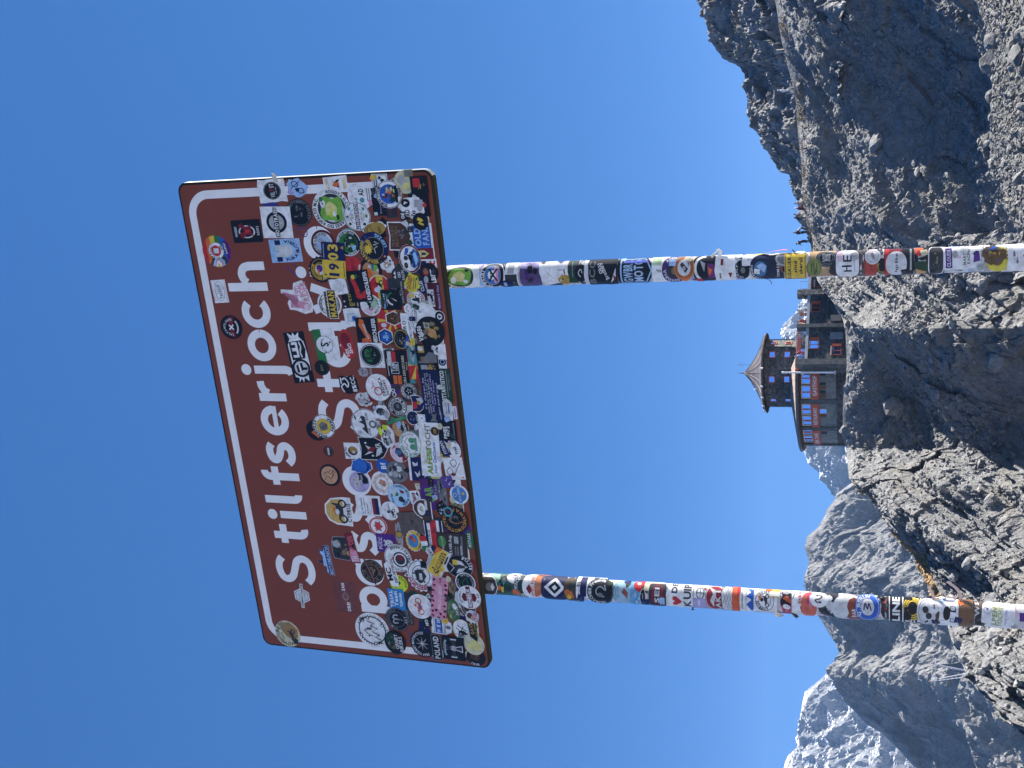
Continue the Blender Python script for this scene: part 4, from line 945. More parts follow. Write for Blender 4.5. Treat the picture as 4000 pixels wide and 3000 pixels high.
def S(surf, x, y, w, h, rot, shape, base, els=(), label=None, border=None, name='sticker', level=None, base_level=0):
    """One sticker. (x, y) photograph pixel of its middle, w along the sign / round the post, h up and down, rot in degrees."""
    _seed[0] += 1; seed = _seed[0]
    u0, v0 = surf.loc(x, y); su, sv = surf.scale(x, y)
    if surf.wrap:
        q = min(.97, w*su/(2*PR)); wm = 2*PR*math.asin(q); hm = h*sv
    else: wm, hm = w*su, h*sv
    a = R_(rot); cs, sn = math.cos(a), math.sin(a); hw, hh = wm/2, hm/2
    def tf(p): X, Y = p[0]*hw, p[1]*hh; return (u0 + X*cs - Y*sn, v0 + X*sn + Y*cs)
    pts_ = shape_pts(shape, seed); layers = []
    if border:
        bw, bc = border; layers.append(([pts_], bc)); kx, ky = 1-bw*min(hw, hh)/hw, 1-bw*min(hw, hh)/hh
        layers.append(([[(px*kx, py*ky) for px, py in pts_]], base))
    else: layers.append(([pts_], base))
    for e in els: layers += elem(e, seed)
    big = max(hw*abs(cs)+hh*abs(sn), 1e-4), max(hh*abs(cs)+hw*abs(sn), 1e-4)
    key = id(surf); nl = sum(1 for _ in layers); bx, by = big[0]*.9, big[1]*.9; lo = 0; near = []
    for (uu, vv, bu, bv, l0, l1) in _placed.setdefault(key, []):
        ox = min(uu+bu, u0+bx) - max(uu-bu, u0-bx); oy = min(vv+bv, v0+by) - max(vv-bv, v0-by)
        if ox <= 0 or oy <= 0: continue
        near.append((l0, l1))
        if ox*oy > .14*4*min(bu*bv, bx*by): lo = max(lo, l1)      # clearly on top of the other one
    if level is not None: lev = level
    else:
        lev = max(lo, base_level)
        for l0, l1 in sorted(near):                                  # else slip into the first free layer
            if lev + nl > l0 and lev < l1: lev = l1
    # elements that do not touch the previous ones could share a level; keep it simple and thin
    m = MB(); cols = []; l = lev; o0 = wl(surf.parent)
    for fs, c in layers:
        l += 1 if c is not None else 0
        col = PAL[c] if isinstance(c, str) else c
        for f in fs:
            f = [tf(p) for p in f]; pieces = [f]
            if surf.wrap:
                st = .0055; pieces = []; mn, mx = min(p[0] for p in f), max(p[0] for p in f)
                i0, i1 = math.floor(mn/st), math.floor(mx/st)
                for i in range(i0, i1+1):
                    g = f
                    if i > i0: g = clip_half(g, i*st, True)
                    if i < i1 and len(g) > 2: g = clip_half(g, (i+1)*st, False)
                    if len(g) > 2: pieces.append(g)
            for g in pieces:
                ar = sum(g[i-1][0]*g[i][1] - g[i][0]*g[i-1][1] for i in range(len(g)))
                if abs(ar) < 1e-10: continue
                if ar < 0: g = g[::-1]
                m.add([surf.put(p[0], p[1], l) for p in g], [tuple(range(len(g)))]); cols.append((*col, 1))
    if level is None: _placed[key].append((u0, v0, bx, by, lev, l))
    o = m.build(name, VINYL, surf.parent)
    at = o.data.attributes.new('print', 'FLOAT_COLOR', 'FACE'); at.data.foreach_set('color', np.array(cols, dtype=np.float32).ravel())
    if label: o['label'] = label
    return o
# ------------------------------------------------------------------ stickers on the panel, lowest first
_f = S
def P(*a, **k): return _f(PANEL, *a, **k)
# marker-pen scribbles
def scribble(pxs, w, c=(.03, .04, .22)):
    m = MB(); pl, fs = ribbon(spl([to_panel(*q) for q in pxs], 5), w)
    m.add([panel_pt(a, b, STEP*2.2) for a, b in pl], fs); o = m.build('pen_scribble', mat('blue_pen', c, .5) if 'blue_pen' not in bpy.data.materials else bpy.data.materials['blue_pen'], panel)
scribble([(1165, 895), (1195, 890), (1198, 922), (1175, 918), (1160, 900), (1160, 888)], .003)
scribble([(1025, 797), (1060, 800), (1085, 797)], .012)
scribble([(1118, 1040), (1150, 1068), (1172, 1085), (1165, 1060), (1145, 1025)], .004)
scribble([(1588, 2458), (1606, 2492), (1590, 2505)], .003); scribble([(1668, 2573), (1690, 2588), (1694, 2572)], .003)
# a second faded line of letters shows between the stickers
for x, y, w, h in ((1567, 1330, 8, 58), (1592, 1602, 38, 66), (1507, 1366, 10, 62)): P(x, y, w, h, 0, 'r', (.56, .56, .57), label='bare patch of old white lettering', name='letter_patch')
# small faded leftovers that fill the gaps low on the panel
rf_ = random.Random(33)
for k in range(120):
    y = rf_.uniform(690, 2590); xb = 1685 + (y-661)*.1192; dpt = abs(rf_.gauss(0, 150)); x = xb - 32 - dpt
    if dpt > 330: continue
    c = rf_.choice(['k', 'K', 'w', 'g', 'l', 'N', 't', 'f', 'r', 'd', 'W', 'k', 'U', 'c'])
    P(x, y, rf_.uniform(34, 66), rf_.uniform(30, 58), rf_.uniform(-25, 25), rf_.choice(['c', 'r', 'o', 'w', 'x', 'c', 'r']), c, [('x', [rf_.choice(['k', 'K', 'g']), rf_.choice(['w', 'l', 'A', 'r', 'H']), c], 7, .75)], 'small faded sticker partly covered by newer ones')
# upper right area
P(1062, 745, 88, 104, 2, 'x', 'W', [('e', 0, -.02, .78, .66, 'K'), ('e', 0, -.02, .72, .61, 'l'), ('e', 0, -.02, .70, .59, 'K'), ('t', 'VEL', -.34, -.02, .26, .5, 'w'), ('t', 'ET', .44, -.02, .26, .34, 'w'), ('p', [(-.06, .2), (.12, .22), (.2, .02), (.08, -.16), (-.02, -.1)], 'r'), ('t', 'music band', 0, -.3, .1, .6, 'l')], 'torn white square sticker with a black oval reading VELVET')
P(1161, 735, 78, 92, -15, 'w', 'H', [('l', spl([(-.6, .3), (-.2, .5), (.3, .2), (.7, -.1)]), .07, 'N'), ('g', .22, .30, 'N', .35, .25), ('g', .2, .28, 'N', -.15, -.35), ('p', [(-.4, 0), (-.1, .2), (.1, -.1), (-.2, -.2)], 'N'), ('r', -.5, .55, .25, .2, 'v')], 'pale blue cut-out sticker with a drawn motorbike')
P(1169, 830, 108, 98, 0, 'c', 'K', [('g', .90, .93, 'g'), ('a', 'EAST COAST', .78, .17, -60, 'g', 1), ('a', 'DIRTYOUT', .78, .15, 20, 'g', 1), ('x', ['k', 'g', 'k'], 16, .55)], 'dark round sticker with a grey engraved picture')
P(1082, 868, 122, 117, -2, 'r', 'W', [('g', .50, .68, 'K'), ('e', 0, 0, .5, .5, 'l'), ('x', ['w', 'g', 'l'], 10, .4), ('p', [(-.95, -.14), (-.6, -.16), (.3, -.16), (.9, -.12), (.95, .14), (.4, .18), (-.5, .16), (-.92, .14)], 'K'), ('t', 'MOTOTRASH', 0, 0, .2, 1.75, 'W')], 'white square sticker reading MOTOTRASH across a black ring')
P(964, 903, 88, 115, 1, 'r', 'K', [('g', .46, .56, 'w', -.05, 0), ('p', [(-.7, .35), (-.2, .55), (0, .1), (.5, .55), (.75, .3), (.35, .05), (.55, -.35), (0, -.25), (-.5, -.5), (-.25, 0)], 'r'), ('p', [(-.15, .1), (.1, .15), (.12, -.2), (-.05, -.3)], 'R'), ('t', 'PHOENIX', 0, .74, .14, .9, 'w'), ('t', 'RIDERS', 0, -.76, .14, .8, 'w')], 'black square sticker reading PHOENIX RIDERS with a red bird')
P(847, 981, 122, 111, 0, 'c', 'R', [('p', [(-.75, .66), (.75, .66), (.93, .36), (-.93, .36)], 'O'), ('p', [(-.93, .36), (.93, .36), (1.0, .02), (-1.0, .02)], 'Y'), ('p', [(-1, .02), (1, .02), (.94, -.33), (-.94, -.33)], 'G'), ('p', [(-.94, -.33), (.94, -.33), (.75, -.66), (-.75, -.66)], 'B'), ('p', [(-.75, -.66), (.75, -.66), (.4, -.92), (0, -.99), (-.4, -.92)], 'U'), ('p', [(-.82, .56), (-.5, .4), (0, 0), (-.4, -.6), (-.72, -.68), (-.95, -.3), (-1, .1)], 'k'), ('p', [(-.9, .42), (-.6, .3), (-.3, 0), (-.6, -.45), (-.88, -.46), (-.98, 0)], 'b'), ('p', [(-.95, .3), (-.66, .2), (-.42, 0), (-.68, -.33), (-.93, -.34), (-.99, 0)], 'P'), ('p', [(-.97, .2), (-.72, .12), (-.55, 0), (-.75, -.22), (-.96, -.24), (-1, 0)], 'W'), ('p', [(-.99, .12), (-.7, 0), (-.98, -.16)], 'Y'), ('e', .03, .02, .54, .54, 'k'), ('e', .03, .02, .52, .52, 'W'), ('e', .03, .02, .34, .34, 'R'), ('r', .03, .02, .16, .18, 'w'), ('a', 'FC ST.PAULI', .43, .12, 120, 'K', 1), ('a', '1910', .43, .12, -60, 'K', -1), ('p', [(-.2, -.62), (.55, -.5), (.62, -.66), (-.15, -.8)], 'K'), ('t', 'RADSPORT', .18, -.65, .11, .7, 'W', 8)], 'round rainbow sticker with a white football club ring')
P(1116, 979, 90, 121, 1, 'r', 'H', [('r', .25, .15, .6, .55, 'b'), ('p', [(-.5, .6), (-.1, .62), (-.05, .3), (.05, .62), (.4, .65), (.55, .1), (.35, -.4), (-.3, -.45), (-.55, 0)], 'w'), ('r', .72, .45, .2, .18, 'N'), ('r', -.72, .45, .2, .18, 'N'), ('a', 'PURA MUTERIA', .78, .2, -90, 'N', -1), ('t', 'SLOVENIA', 0, .84, .18, 1.5, 'b')], 'light blue square sticker with a white hand sign')
P(859, 1138, 88, 56, 2, 'r', 'W', [('e', 0, 0, .86, .66, 'l'), ('e', 0, 0, .80, .58, 'W'), ('t', 'Pezzaioli', -.02, .05, .40, 1.2, 'g', 8), ('r', 0, -.30, .5, .04, 'v'), ('r', 0, .9, .8, .04, 'p'), ('r', 0, -.86, .8, .05, 'p')], 'small white rectangle with a grey oval logo')
P(904, 1278, 92, 85, 0, 'c', 'K', [('p', [(-.85, .1), (-.3, .2), (.3, .2), (.85, .1), (.85, -.3), (.3, -.2), (-.3, -.2), (-.85, -.3)], 'r'), ('l', [(-.2, .2), (.2, -.2)], .12, 'W'), ('l', [(-.2, -.2), (.2, .2)], .12, 'W'), ('a', 'SALVAVOLANTI', .62, .16, 90, 'w', 1), ('l', arc(0, .2, .8, .8, -130, -50, 8), .14, 'w')], 'black oval sticker with a red band and white cross')
P(1161, 1167, 132, 112, 12, [(-.95, -.75), (-.55, -.95), (.55, -.9), (.95, -.75), (.92, -.1), (.55, .1), (.75, .9), (.55, .98), (.3, .35), (-.1, .75), (-.5, .75), (-.62, .35), (-.95, -.2)], 'W', [('p', [(-.85, -.55), (-.6, -.8), (-.35, -.6), (-.2, -.2), (.2, .2), (.62, .88), (.45, .5), (.2, 0), (.05, -.1), (-.1, .5), (-.4, .62), (-.5, .2), (-.6, -.1)], 'P'), ('t', 'ZIED', .38, -.22, .34, .72, 'P', -4), ('t', 'RIDER', .30, -.66, .36, 1.1, 'P', -4), ('e', -.62, -.5, .2, .24, 'p')], 'pink and white cut-out sticker reading ZIED RIDER with a leaning figure')
P(1168, 1396, 196, 80, 4.5, 'r', 'K', [('p', [(-.98, .5), (-.8, .4), (-.75, .75), (-.5, .8), (.5, .8), (.75, .5), (.98, .66), (.85, .2), (.98, .1), (.84, -.1), (.98, -.5), (.8, -.4), (.6, -.8), (.1, -.9), (-.5, -.9), (-.7, -.55), (-.95, -.5), (-.8, -.1), (-.98, .05), (-.82, .2)], 'W'), ('p', [(-.1, .66), (.62, .66), (.66, -.6), (.3, -.82), (-.05, -.6)], 'K'), ('p', [(.0, .45), (.1, .5), (.1, .1), (.25, .1), (.25, .5), (.38, .5), (.38, .1), (.5, .1), (.5, .5), (.6, .45), (.6, -.1), (0, -.1)], 'W'), ('l', spl([(0, -.35), (.2, -.25), (.4, -.4), (.6, -.3)]), .12, 'W'), ('e', -.42, 0, .36, .88, 'K'), ('e', -.42, 0, .27, .66, 'w'), ('r', -.40, .12, .15, .32, 'K', 10), ('r', -.40, .12, .15, .09, 'W', 10), ('r', -.45, -.35, .05, .25, 'K')], 'long black and white banner sticker with a castle crest and flag ring')
# right edge
P(1311, 718, 58, 94, 3, 'r', 'W', [('t', 'MACANA', 0, .72, .24, 1.5, 'Y', 4), ('t', 'RIDERS', 0, -.72, .24, 1.4, 'Y', 2), ('e', -.05, 0, .36, .30, 'O'), ('p', [(.2, .1), (.55, -.15), (.5, -.4), (.2, -.2)], 'K'), ('p', [(-.6, -.2), (-.3, 0), (-.3, -.3)], 'K'), ('p', [(-.1, .3), (.3, .35), (.1, .15)], 'W')], 'white label reading MACANA RIDERS round an orange animal')
P(1484, 710, 62, 62, -2, 'r', 'W', [('r', 0, 0, .9, .9, 'K'), ('r', 0, 0, .84, .84, 'W'), ('r', 0, .55, .7, .2, 'k'), ('r', 0, .55, .5, .08, 'w'), ('e', -.45, -.35, .25, .25, 'K'), ('e', .15, -.35, .25, .25, 'K'), ('s', .5, .0, .3, 6, .5, 'K'), ('e', .55, .1, .06, .06, 'P')], 'small white card with black emblems at the right edge')
P(1489, 800, 84, 68, 0, 'r', 'K', [('t', 'Motocrossstrecke', 0, .1, .14, 1.6, 'v', 0), ('t', 'Cunewalde', .2, -.28, .2, 1.0, 'l'), ('r', -.8, .7, .15, .2, 'w')], 'black rectangle with faint motocross lettering')
P(1497, 868, 40, 40, 0, 'd', 'K', (), 'black arrow-shaped tip of a torn sticker')
P(1530, 815, 70, 42, 0, 'r', 'k', [('t', '4 TEAM', 0, .2, .4, 1.3, 'r')], 'dark label with dull red letters')
P(1295, 816, 156, 148, 0, 'c', 'W', [('e', 0, -.02, .76, .74, 'k'), ('e', -.05, -.05, .62, .6, 'w'), ('p', [(-.55, .05), (-.55, .5), (-.2, .62), (.1, .5), (.45, .62), (.65, .3), (.5, -.1), (.62, -.5), (.25, -.62), (-.25, -.55), (-.5, -.62), (-.66, -.3)], 'e'), ('p', [(-.3, .3), (.15, .35), (.4, .05), (.1, -.3), (-.3, -.25)], 'y'), ('p', [(-.45, .05), (-.25, .15), (0, 0), (-.2, -.15)], 'L'), ('e', .28, .42, .2, .13, 'W'), ('p', [(.18, .4), (.32, .5), (.36, .4)], 'g'), ('e', -.25, -.12, .14, .09, 'W'), ('e', -.42, -.3, .14, .08, 'd'), ('e', .5, .48, .12, .1, 'G'), ('a', 'JACARES DO ASFALTO M.C.', .87, .14, 150, 'K', 1, 200), ('a', 'BOGOTA D.C.', .87, .12, -35, 'k', 1)], 'big white round sticker with a green reptile head')
P(1408, 766, 106, 100, 0, 'c', 'W', [('t', 'sjb', -.25, .38, .18, .3, 'g'), ('t', 'R', -.72, -.1, .34, .22, 'K'), ('e', -.3, -.1, .19, .19, 'c'), ('t', 'AD', .28, -.08, .34, .5, 'K'), ('l', spl([(0, .6), (.4, .62), (.6, .35)]), .03, 'l'), ('r', .1, -.55, .5, .03, 'g'), ('r', .05, -.72, .5, .03, 'g'), ('r', -.5, -.72, .2, .14, 'P')], 'white oval sticker reading ROAD')
P(1395, 845, 112, 106, 0, 'c', 'W', [('g', .93, .97, 'K'), ('g', .50, .53, 'g'), ('r', 0, .12, .97, .02, 'K'), ('r', 0, -.16, .97, .02, 'K'), ('r', 0, -.02, .94, .12, 'W'), ('t', 'PREROWGANG', 0, -.02, .2, 1.75, 'K'), ('t', '2025', 0, .34, .16, .42, 'g'), ('t', 'ESPORT ALLES', 0, -.34, .1, .5, 'g'), ('e', -.5, .55, .1, .1, 'd'), ('e', .55, .5, .12, .1, 'c'), ('e', -.55, -.5, .1, .12, 'd'), ('e', .5, -.55, .12, .1, 'c'), ('p', [(0, .85), (.1, .62), (-.1, .62)], 'd'), ('r', 0, -.72, .1, .08, 'G')], 'white ring sticker reading PREROWGANG')
P(1465, 895, 62, 100, 10, 'w', 'W', [('e', 0, 0, .86, .86, 'A'), ('l', arc(0, 0, .8, .8, 20, 160, 8), .06, 'K'), ('l', arc(0, 0, .62, .62, 10, 170, 8), .06, 'K'), ('t', 'ADRA', -.2, -.35, .22, .8, 'K'), ('l', [(-.5, .1), (.5, .3)], .05, 'K')], 'golden cut-out sticker with black curves')
P(1563, 922, 112, 92, -2, 's', 't', [('x', ['g', 'k', 'd', 'g'], 18, .6, .1, -.3), ('t', 'TRAVELING', 0, .58, .22, 1.5, 'f'), ('t', 'BROTHERS', 0, .26, .2, 1.4, 'f')], 'brown shield sticker reading TRAVELING BROTHERS', border=(.09, 'W'))
P(1582, 710, 92, 82, 10, 'c', 'C', [('x', ['y', 'C', 'l', 'w', 'y'], 18, .8), ('e', .2, .2, .4, .34, 'l'), ('e', -.35, -.1, .32, .36, 'y')], 'cream round sticker with pale yellow mottling')
P(1598, 675, 28, 34, 0, 'r', 'q', [('r', 0, 0, .6, .6, 'g')], 'olive scrap folded over the right edge')
P(1640, 721, 70, 68, 0, 'r', 'K', [('r', .25, .3, .5, .4, 'R'), ('x', ['O', 'f', 'K', 'A'], 12, .6, -.2, -.3)], 'black square with a red and orange picture')
P(1640, 800, 92, 80, 0, 'r', 'K', [('p', [(.5, .7), (.95, .5), (.8, .2)], 'w')], 'large black rectangle under the badass sticker')
P(1614, 812, 92, 112, 0, 'w', 'W', [('r', -.6, .75, .35, .2, 'K'), ('t', 'ONE', -.62, .76, .2, .5, 'W'), ('t', 'BAD', -.52, .42, .3, .8, 'K'), ('e', -.55, -.05, .35, .2, 'K'), ('t', 'BO', -.55, -.05, .3, .5, 'W'), ('e', .45, .45, .35, .3, 'K'), ('p', [(.3, .6), (.6, .55), (.5, .3)], 'W'), ('e', 0, -.5, .3, .2, 'l'), ('r', .38, -.45, .3, .3, 'l')], 'black and white cut-out sticker reading ONE BAD')
P(1522, 758, 109, 102, 0, 'c', 'W', [('g', .93, .97, 'K'), ('e', .02, 0, .70, .72, 'B'), ('p', [(-.6, -.1), (.65, -.1), (.6, -.35), (.3, -.6), (-.4, -.55)], 'd'), ('x', ['O', 'y', 'k', 'K', 'S', 'w', 'R'], 22, .6), ('r', .0, -.58, .62, .09, 'K'), ('a', 'EURO TOUR', .82, .17, 105, 'K', 1), ('t', '2025', .12, -.80, .2, .62, 'K')], 'white ring sticker reading EURO TOUR 2025 with cartoon figures')
P(1651, 945, 146, 86, 0, 'r', 'W', [('r', .28, .0, .62, .80, 'B'), ('r', -.62, -.1, .30, .80, 'r'), ('t', 'OLD', .28, .36, .46, .95, 'H'), ('t', 'FANS', .34, -.36, .46, 1.0, 'H'), ('p', [(-.78, .5), (-.46, .5), (-.44, -.1), (-.62, -.5), (-.8, -.1)], 'y'), ('p', [(-.7, .3), (-.62, .15), (-.54, .3), (-.55, -.1), (-.62, -.3), (-.69, -.1)], 'k')], 'blue and red rectangle reading OLD FANS with an eagle shield')
P(1645, 864, 68, 62, 0, 'c', 'K', [('p', [(-.5, -.3), (-.2, .4), (0, .1), (.2, .45), (.5, .3), (.35, -.1), (.1, -.4), (-.1, 0), (-.3, -.4)], 'Y'), ('l', [(-.4, -.1), (.4, .1)], .1, 'Y')], 'black round sticker with a yellow monogram')
P(1513, 1030, 74, 58, 20, 'w', 'W', [('x', ['g', 'T', 'N', 'l', 'k'], 16, .75)], 'torn white sticker with a bluish picture')
P(1448, 1057, 96, 88, 0, 'c', 'K', [('e', 0, 0, .72, .72, 'T'), ('e', -.2, .25, .4, .35, 'O'), ('p', [(-.1, -.7), (.1, -.7), (.5, .1), (.3, .2)], 'w'), ('e', .3, -.35, .32, .3, 'e'), ('r', .32, -.2, .3, .06, 'B'), ('a', 'ISTARD', .85, .16, 150, 'w', 1)], 'black ring sticker with a tan desert picture')
P(1380, 1033, 60, 62, -15, 'c', 'R', [('t', '2020', 0, .1, .34, 1.3, 'r', 12), ('r', -.3, -.8, .5, .1, 'w')], 'red oval sticker reading 2020')
P(1362, 949, 102, 93, 0, 'c', 'W', [('g', .74, .94, 'K'), ('e', 0, 0, .76, .76, 'G'), ('e', 0, -.2, .76, .5, 'd'), ('p', [(-.6, -.3), (-.1, -.15), (-.2, -.6), (-.5, -.55)], 'b'), ('x', ['k', 'K', 'd', 'w', 'e'], 18, .55), ('a', 'RIDERS', .83, .14, 200, 'W', 1), ('a', 'KERALA EST 2025', .83, .12, 20, 'W', 1)], 'green round sticker with a dark rider')
P(1262, 950, 104, 93, 0, 'c', 'M', [('g', .58, .82, 'w'), ('e', 0, 0, .56, .56, 'H'), ('p', [(-.1, .1), (.2, .5), (.45, .1), (.1, -.3)], 'l'), ('r', -.35, -.2, .08, .2, 'k'), ('a', 'S.V. SEEROSE e.V.', .70, .15, 130, 'k', 1), ('a', 'ISHAFEN', .70, .15, 10, 'k', 1)], 'dark red ring sticker with a white lettered band and lake picture')
P(1254, 1053, 104, 96, 0, 'g', 'K', [('g', .76, .80, 'A'), ('g', .50, .55, 'A'), ('e', 0, .05, .44, .44, 'Y'), ('e', 0, .05, .36, .36, 'w'), ('e', .1, .1, .28, .24, 'U'), ('r', -.15, .2, .2, .06, 'O'), ('a', 'ASH MOTOCLUB', .66, .15, 140, 'Y', 1), ('a', 'ROLL D CASH', .66, .15, -100, 'C', -1)], 'black and gold cog-edged badge sticker')
P(1305, 1016, 138, 90, -5.4, 'r', 'N', [('r', -.5, 0, .5, 1, 'Y'), ('t', '1', -.80, .0, .72, .16, 'N'), ('t', '9', -.36, .0, .72, .38, 'N'), ('t', '0', .22, .02, .72, .42, 'Y'), ('t', '3', .72, .02, .72, .38, 'Y'), ('r', .5, .82, .4, .03, 'l'), ('p', [(-.9, .85), (-.84, .55), (-.78, .85)], 't'), ('r', -.5, -.86, .4, .03, 't'), ('p', [(.62, -.9), (.74, -.62), (.86, -.9)], 'A')], 'blue and yellow rectangle with the big number 1903')
P(1461, 969, 128, 115, 0, 'c', 'N', [('p', [(-1, .0), (-.8, .58), (-.5, .86), (-.2, .5), (-.5, 0), (-.3, -.6), (-.5, -.86), (-.85, -.5)], 'M'), ('e', 0, 0, .68, .68, 'l'), ('e', 0, 0, .66, .66, 'K'), ('p', [(-.05, .0), (.4, .5), (.55, .45), (.5, .2)], 'A'), ('s', -.05, .38, .34, 10, .6, 'Y'), ('l', [(-.3, -.1), (0, -.05), (.1, -.3), (.2, 0), (.3, -.4), (.4, -.1)], .06, 'w'), ('a', 'MEDI-FASCHING', .82, .17, 130, 'Y', 1), ('a', 'LEIPZIG', .82, .17, -50, 'b', -1), ('s', .7, .45, .08, 5, .45, 'B'), ('s', .45, .72, .08, 5, .45, 'B'), ('s', -.75, -.4, .08, 5, .45, 'Y'), ('s', -.5, -.7, .08, 5, .45, 'y')], 'dark blue ring sticker with a yellow sun and white pulse line')
P(1603, 1009, 112, 86, 0, 'c', 'W', [('g', .86, .98, 'r'), ('p', [(-.7, -.3), (0, .1), (.7, -.4), (.4, -.8), (-.4, -.8)], 'B'), ('p', [(.2, .5), (.75, .3), (.7, 0), (.4, .1)], 'B'), ('m', -.05, -.05, .55, 'K', 'K'), ('e', .05, .35, .16, .2, 'k'), ('p', [(-.5, -.5), (.3, -.3), (.5, -.55), (-.1, -.75)], 'b'), ('a', 'POLARD', .92, .10, 150, 'W', 1), ('a', 'HEERESTOUR', .88, .12, -110, 'K', -1)], 'white and blue round sticker with a jumping motorcyclist')
P(1690, 1028, 40, 32, 0, 'o', 'W', [('g', .3, .7, 'R', .3, 0), ('r', -.5, 0, .2, .5, 'U')], 'small white sticker with red rings')
P(1562, 1074, 66, 62, 0, 'c', 'k', [('p', [(-.5, .5), (-.2, .75), (0, .5), (.2, .75), (.5, .5)], 'W'), ('t', '1', -.48, .05, .4, .1, 'l'), ('g', .1, .18, 'w', -.12, .05), ('g', .1, .18, 'w', .2, .05), ('t', 'SALITE', 0, -.45, .26, 1.2, 'w')], 'dark grey round sticker with white peaks and the number 100')
P(1677, 1065, 77, 73, 0, 'c', 'K', [('e', .1, .35, .42, .35, 'r'), ('e', .1, .3, .26, .22, 'O'), ('e', .1, .3, .1, .1, 'r'), ('p', [(-.2, .2), (.2, .6), (.5, .3), (.2, .1)], 'f'), ('t', 'BFT', -.2, -.4, .4, 1.1, 'W', 4)], 'black round sticker reading BFT with an orange swirl')
P(1648, 1117, 64, 28, 10, 'o', 'N', [('t', 'CLUB', 0, 0, .8, 1.3, 'w')], 'navy strip sticker with white letters')
P(1611, 1104, 80, 62, -12, 'w', 'L', [('e', 0, 0, .85, .8, 'Y'), ('t', 'DUCIAEST', 0, .3, .4, 1.3, 'r', -4), ('r', 0, -.2, .6, .05, 'G'), ('r', 0, -.45, .5, .05, 'G'), ('e', .5, -.55, .1, .12, 'K')], 'yellow cut-out sticker with red lettering')
# centre right
P(1531, 1252, 112, 108, 0, 'r', 'R', [('p', [(0, 0), (-.1, 1), (.15, 1)], 'Y'), ('p', [(0, 0), (1, .3), (1, .6)], 'Y'), ('p', [(0, 0), (1, -.3), (1, -.6)], 'Y'), ('p', [(0, 0), (-1, .2), (-1, .55)], 'Y'), ('p', [(0, 0), (-1, -.3), (-1, -.65)], 'Y'), ('p', [(0, 0), (-.2, -1), (.2, -1)], 'Y'), ('e', -.3, .6, .16, .2, 'w')], 'red square sticker with yellow sun rays')
P(1627, 1425, 110, 88, 0, 'r', 'R', [('p', [(0, 0), (-.1, 1), (.2, 1)], 'Y'), ('p', [(0, 0), (1, .3), (1, .6)], 'Y'), ('p', [(0, 0), (-1, .2), (-1, .6)], 'Y'), ('p', [(0, 0), (-1, -.3), (-1, -.65)], 'Y'), ('p', [(0, 0), (-.2, -1), (.3, -1)], 'Y'), ('e', -.2, -.4, .2, .24, 'w')], 'red sun-ray sticker half hidden under the photo stickers')
P(1550, 1141, 106, 60, 0, 'r', 'k', [('x', ['N', 'g', 'K', 'k', 'l'], 20, .8), ('t', 'GUIDI FACTORIS', 0, -.8, .2, 1.6, 'l')], 'dark photo sticker with a skull in shadow')
P(1484, 1122, 97, 88, 0, 'c', 'R', [('p', [(-.9, .25), (.9, .25), (.98, 0), (.9, -.35), (-.9, -.35), (-.98, 0)], 'Y'), ('m', 0, 0, .6, 'k', 'K'), ('e', -.2, .3, .2, .2, 'w'), ('p', [(-.5, .1), (-.1, .3), (.2, .1), (-.1, -.2)], 'w'), ('p', [(.0, .2), (.3, .3), (.4, .0)], 'r')], 'red and yellow flag-coloured round sticker with a racing bike', border=(.07, 'W'))
P(1449, 1191, 84, 80, 0, 'c', 'W', [('p', [(-.9, .2), (-.5, .8), (-.2, .3), (-.3, -.6), (-.8, -.4)], 'p'), ('p', [(.9, .2), (.5, .8), (.2, .3), (.3, -.6), (.8, -.4)], 'e'), ('e', .2, -.2, .5, .5, (.35, .5, .35)), ('m', 0, .15, .5, 'k', 'K'), ('a', 'MOTO ITALIA', .78, .16, -90, 'G', -1)], 'white and green round sticker with a black bike')
P(1370, 1175, 66, 66, 4, 'r', 'K', [('t', 'ESII', .1, -.1, .5, 1.4, 'A'), ('s', -.6, .75, .16, 5, .45, 'w'), ('s', 0, .75, .16, 5, .45, 'w'), ('r', .1, -.75, .8, .08, 'l')], 'black label with gold letters and small stars')
P(1407, 1117, 122, 84, 4.4, 'r', 'K', [('p', [(-.7, .5), (-.1, .55), (.5, .75), (.62, .4), (.1, .2), (-.2, .1), (-.6, -.15), (-.85, .1)], 'R'), ('p', [(-.75, .0), (-.35, -.2), (-.3, -.5), (-.8, -.35)], 'R'), ('e', .62, .45, .14, .2, 'Y'), ('p', [(.5, .2), (.65, .35), (.8, .1), (.6, .05)], 'G'), ('r', .62, .0, .03, .2, 't'), ('t', 'KNIESCHLEIFER', 0, -.68, .3, 1.8, 'W'), ('p', [(-.5, .1), (-.35, .2), (-.3, -.05), (-.45, -.1)], 'k')], 'black rectangle with a red racer and a palm, reading KNIESCHLEIFER')
P(1323, 1120, 62, 66, 8, 'x', 'W', [('g', .62, .66, 'l', .1, 0), ('g', .3, .33, 'l', .1, 0), ('l', spl([(-.7, .2), (-.4, -.4), (.1, -.7)]), .04, 'l')], 'torn white paper with a faint drawn circle')
P(1288, 1188, 100, 94, 0, 'c', 'W', [('g', .80, .86, 'k'), ('g', .62, .66, 'k'), ('r', 0, 0, 1.0, .40, 'W', 0), ('r', 0, 0, .98, .34, 'K', 0), ('r', 0, 0, .94, .28, 'A'), ('r', 0, 0, .93, .26, 'K'), ('t', 'MAKAN', 0, 0, .34, 1.7, 'Y'), ('a', 'MADE IN', .74, .13, 90, 'k', 1), ('a', 'ADVENTURE', .74, .13, -90, 'k', -1)], 'white round badge with a black band reading MAKAN in yellow')
P(1300, 1188, 112, 36, 0, 'r', 'W', [('r', 0, 0, .96, .86, 'K'), ('t', 'MAKAN', 0, 0, 1.1, 1.75, 'Y')], 'black bar of the badge with yellow MAKAN lettering')
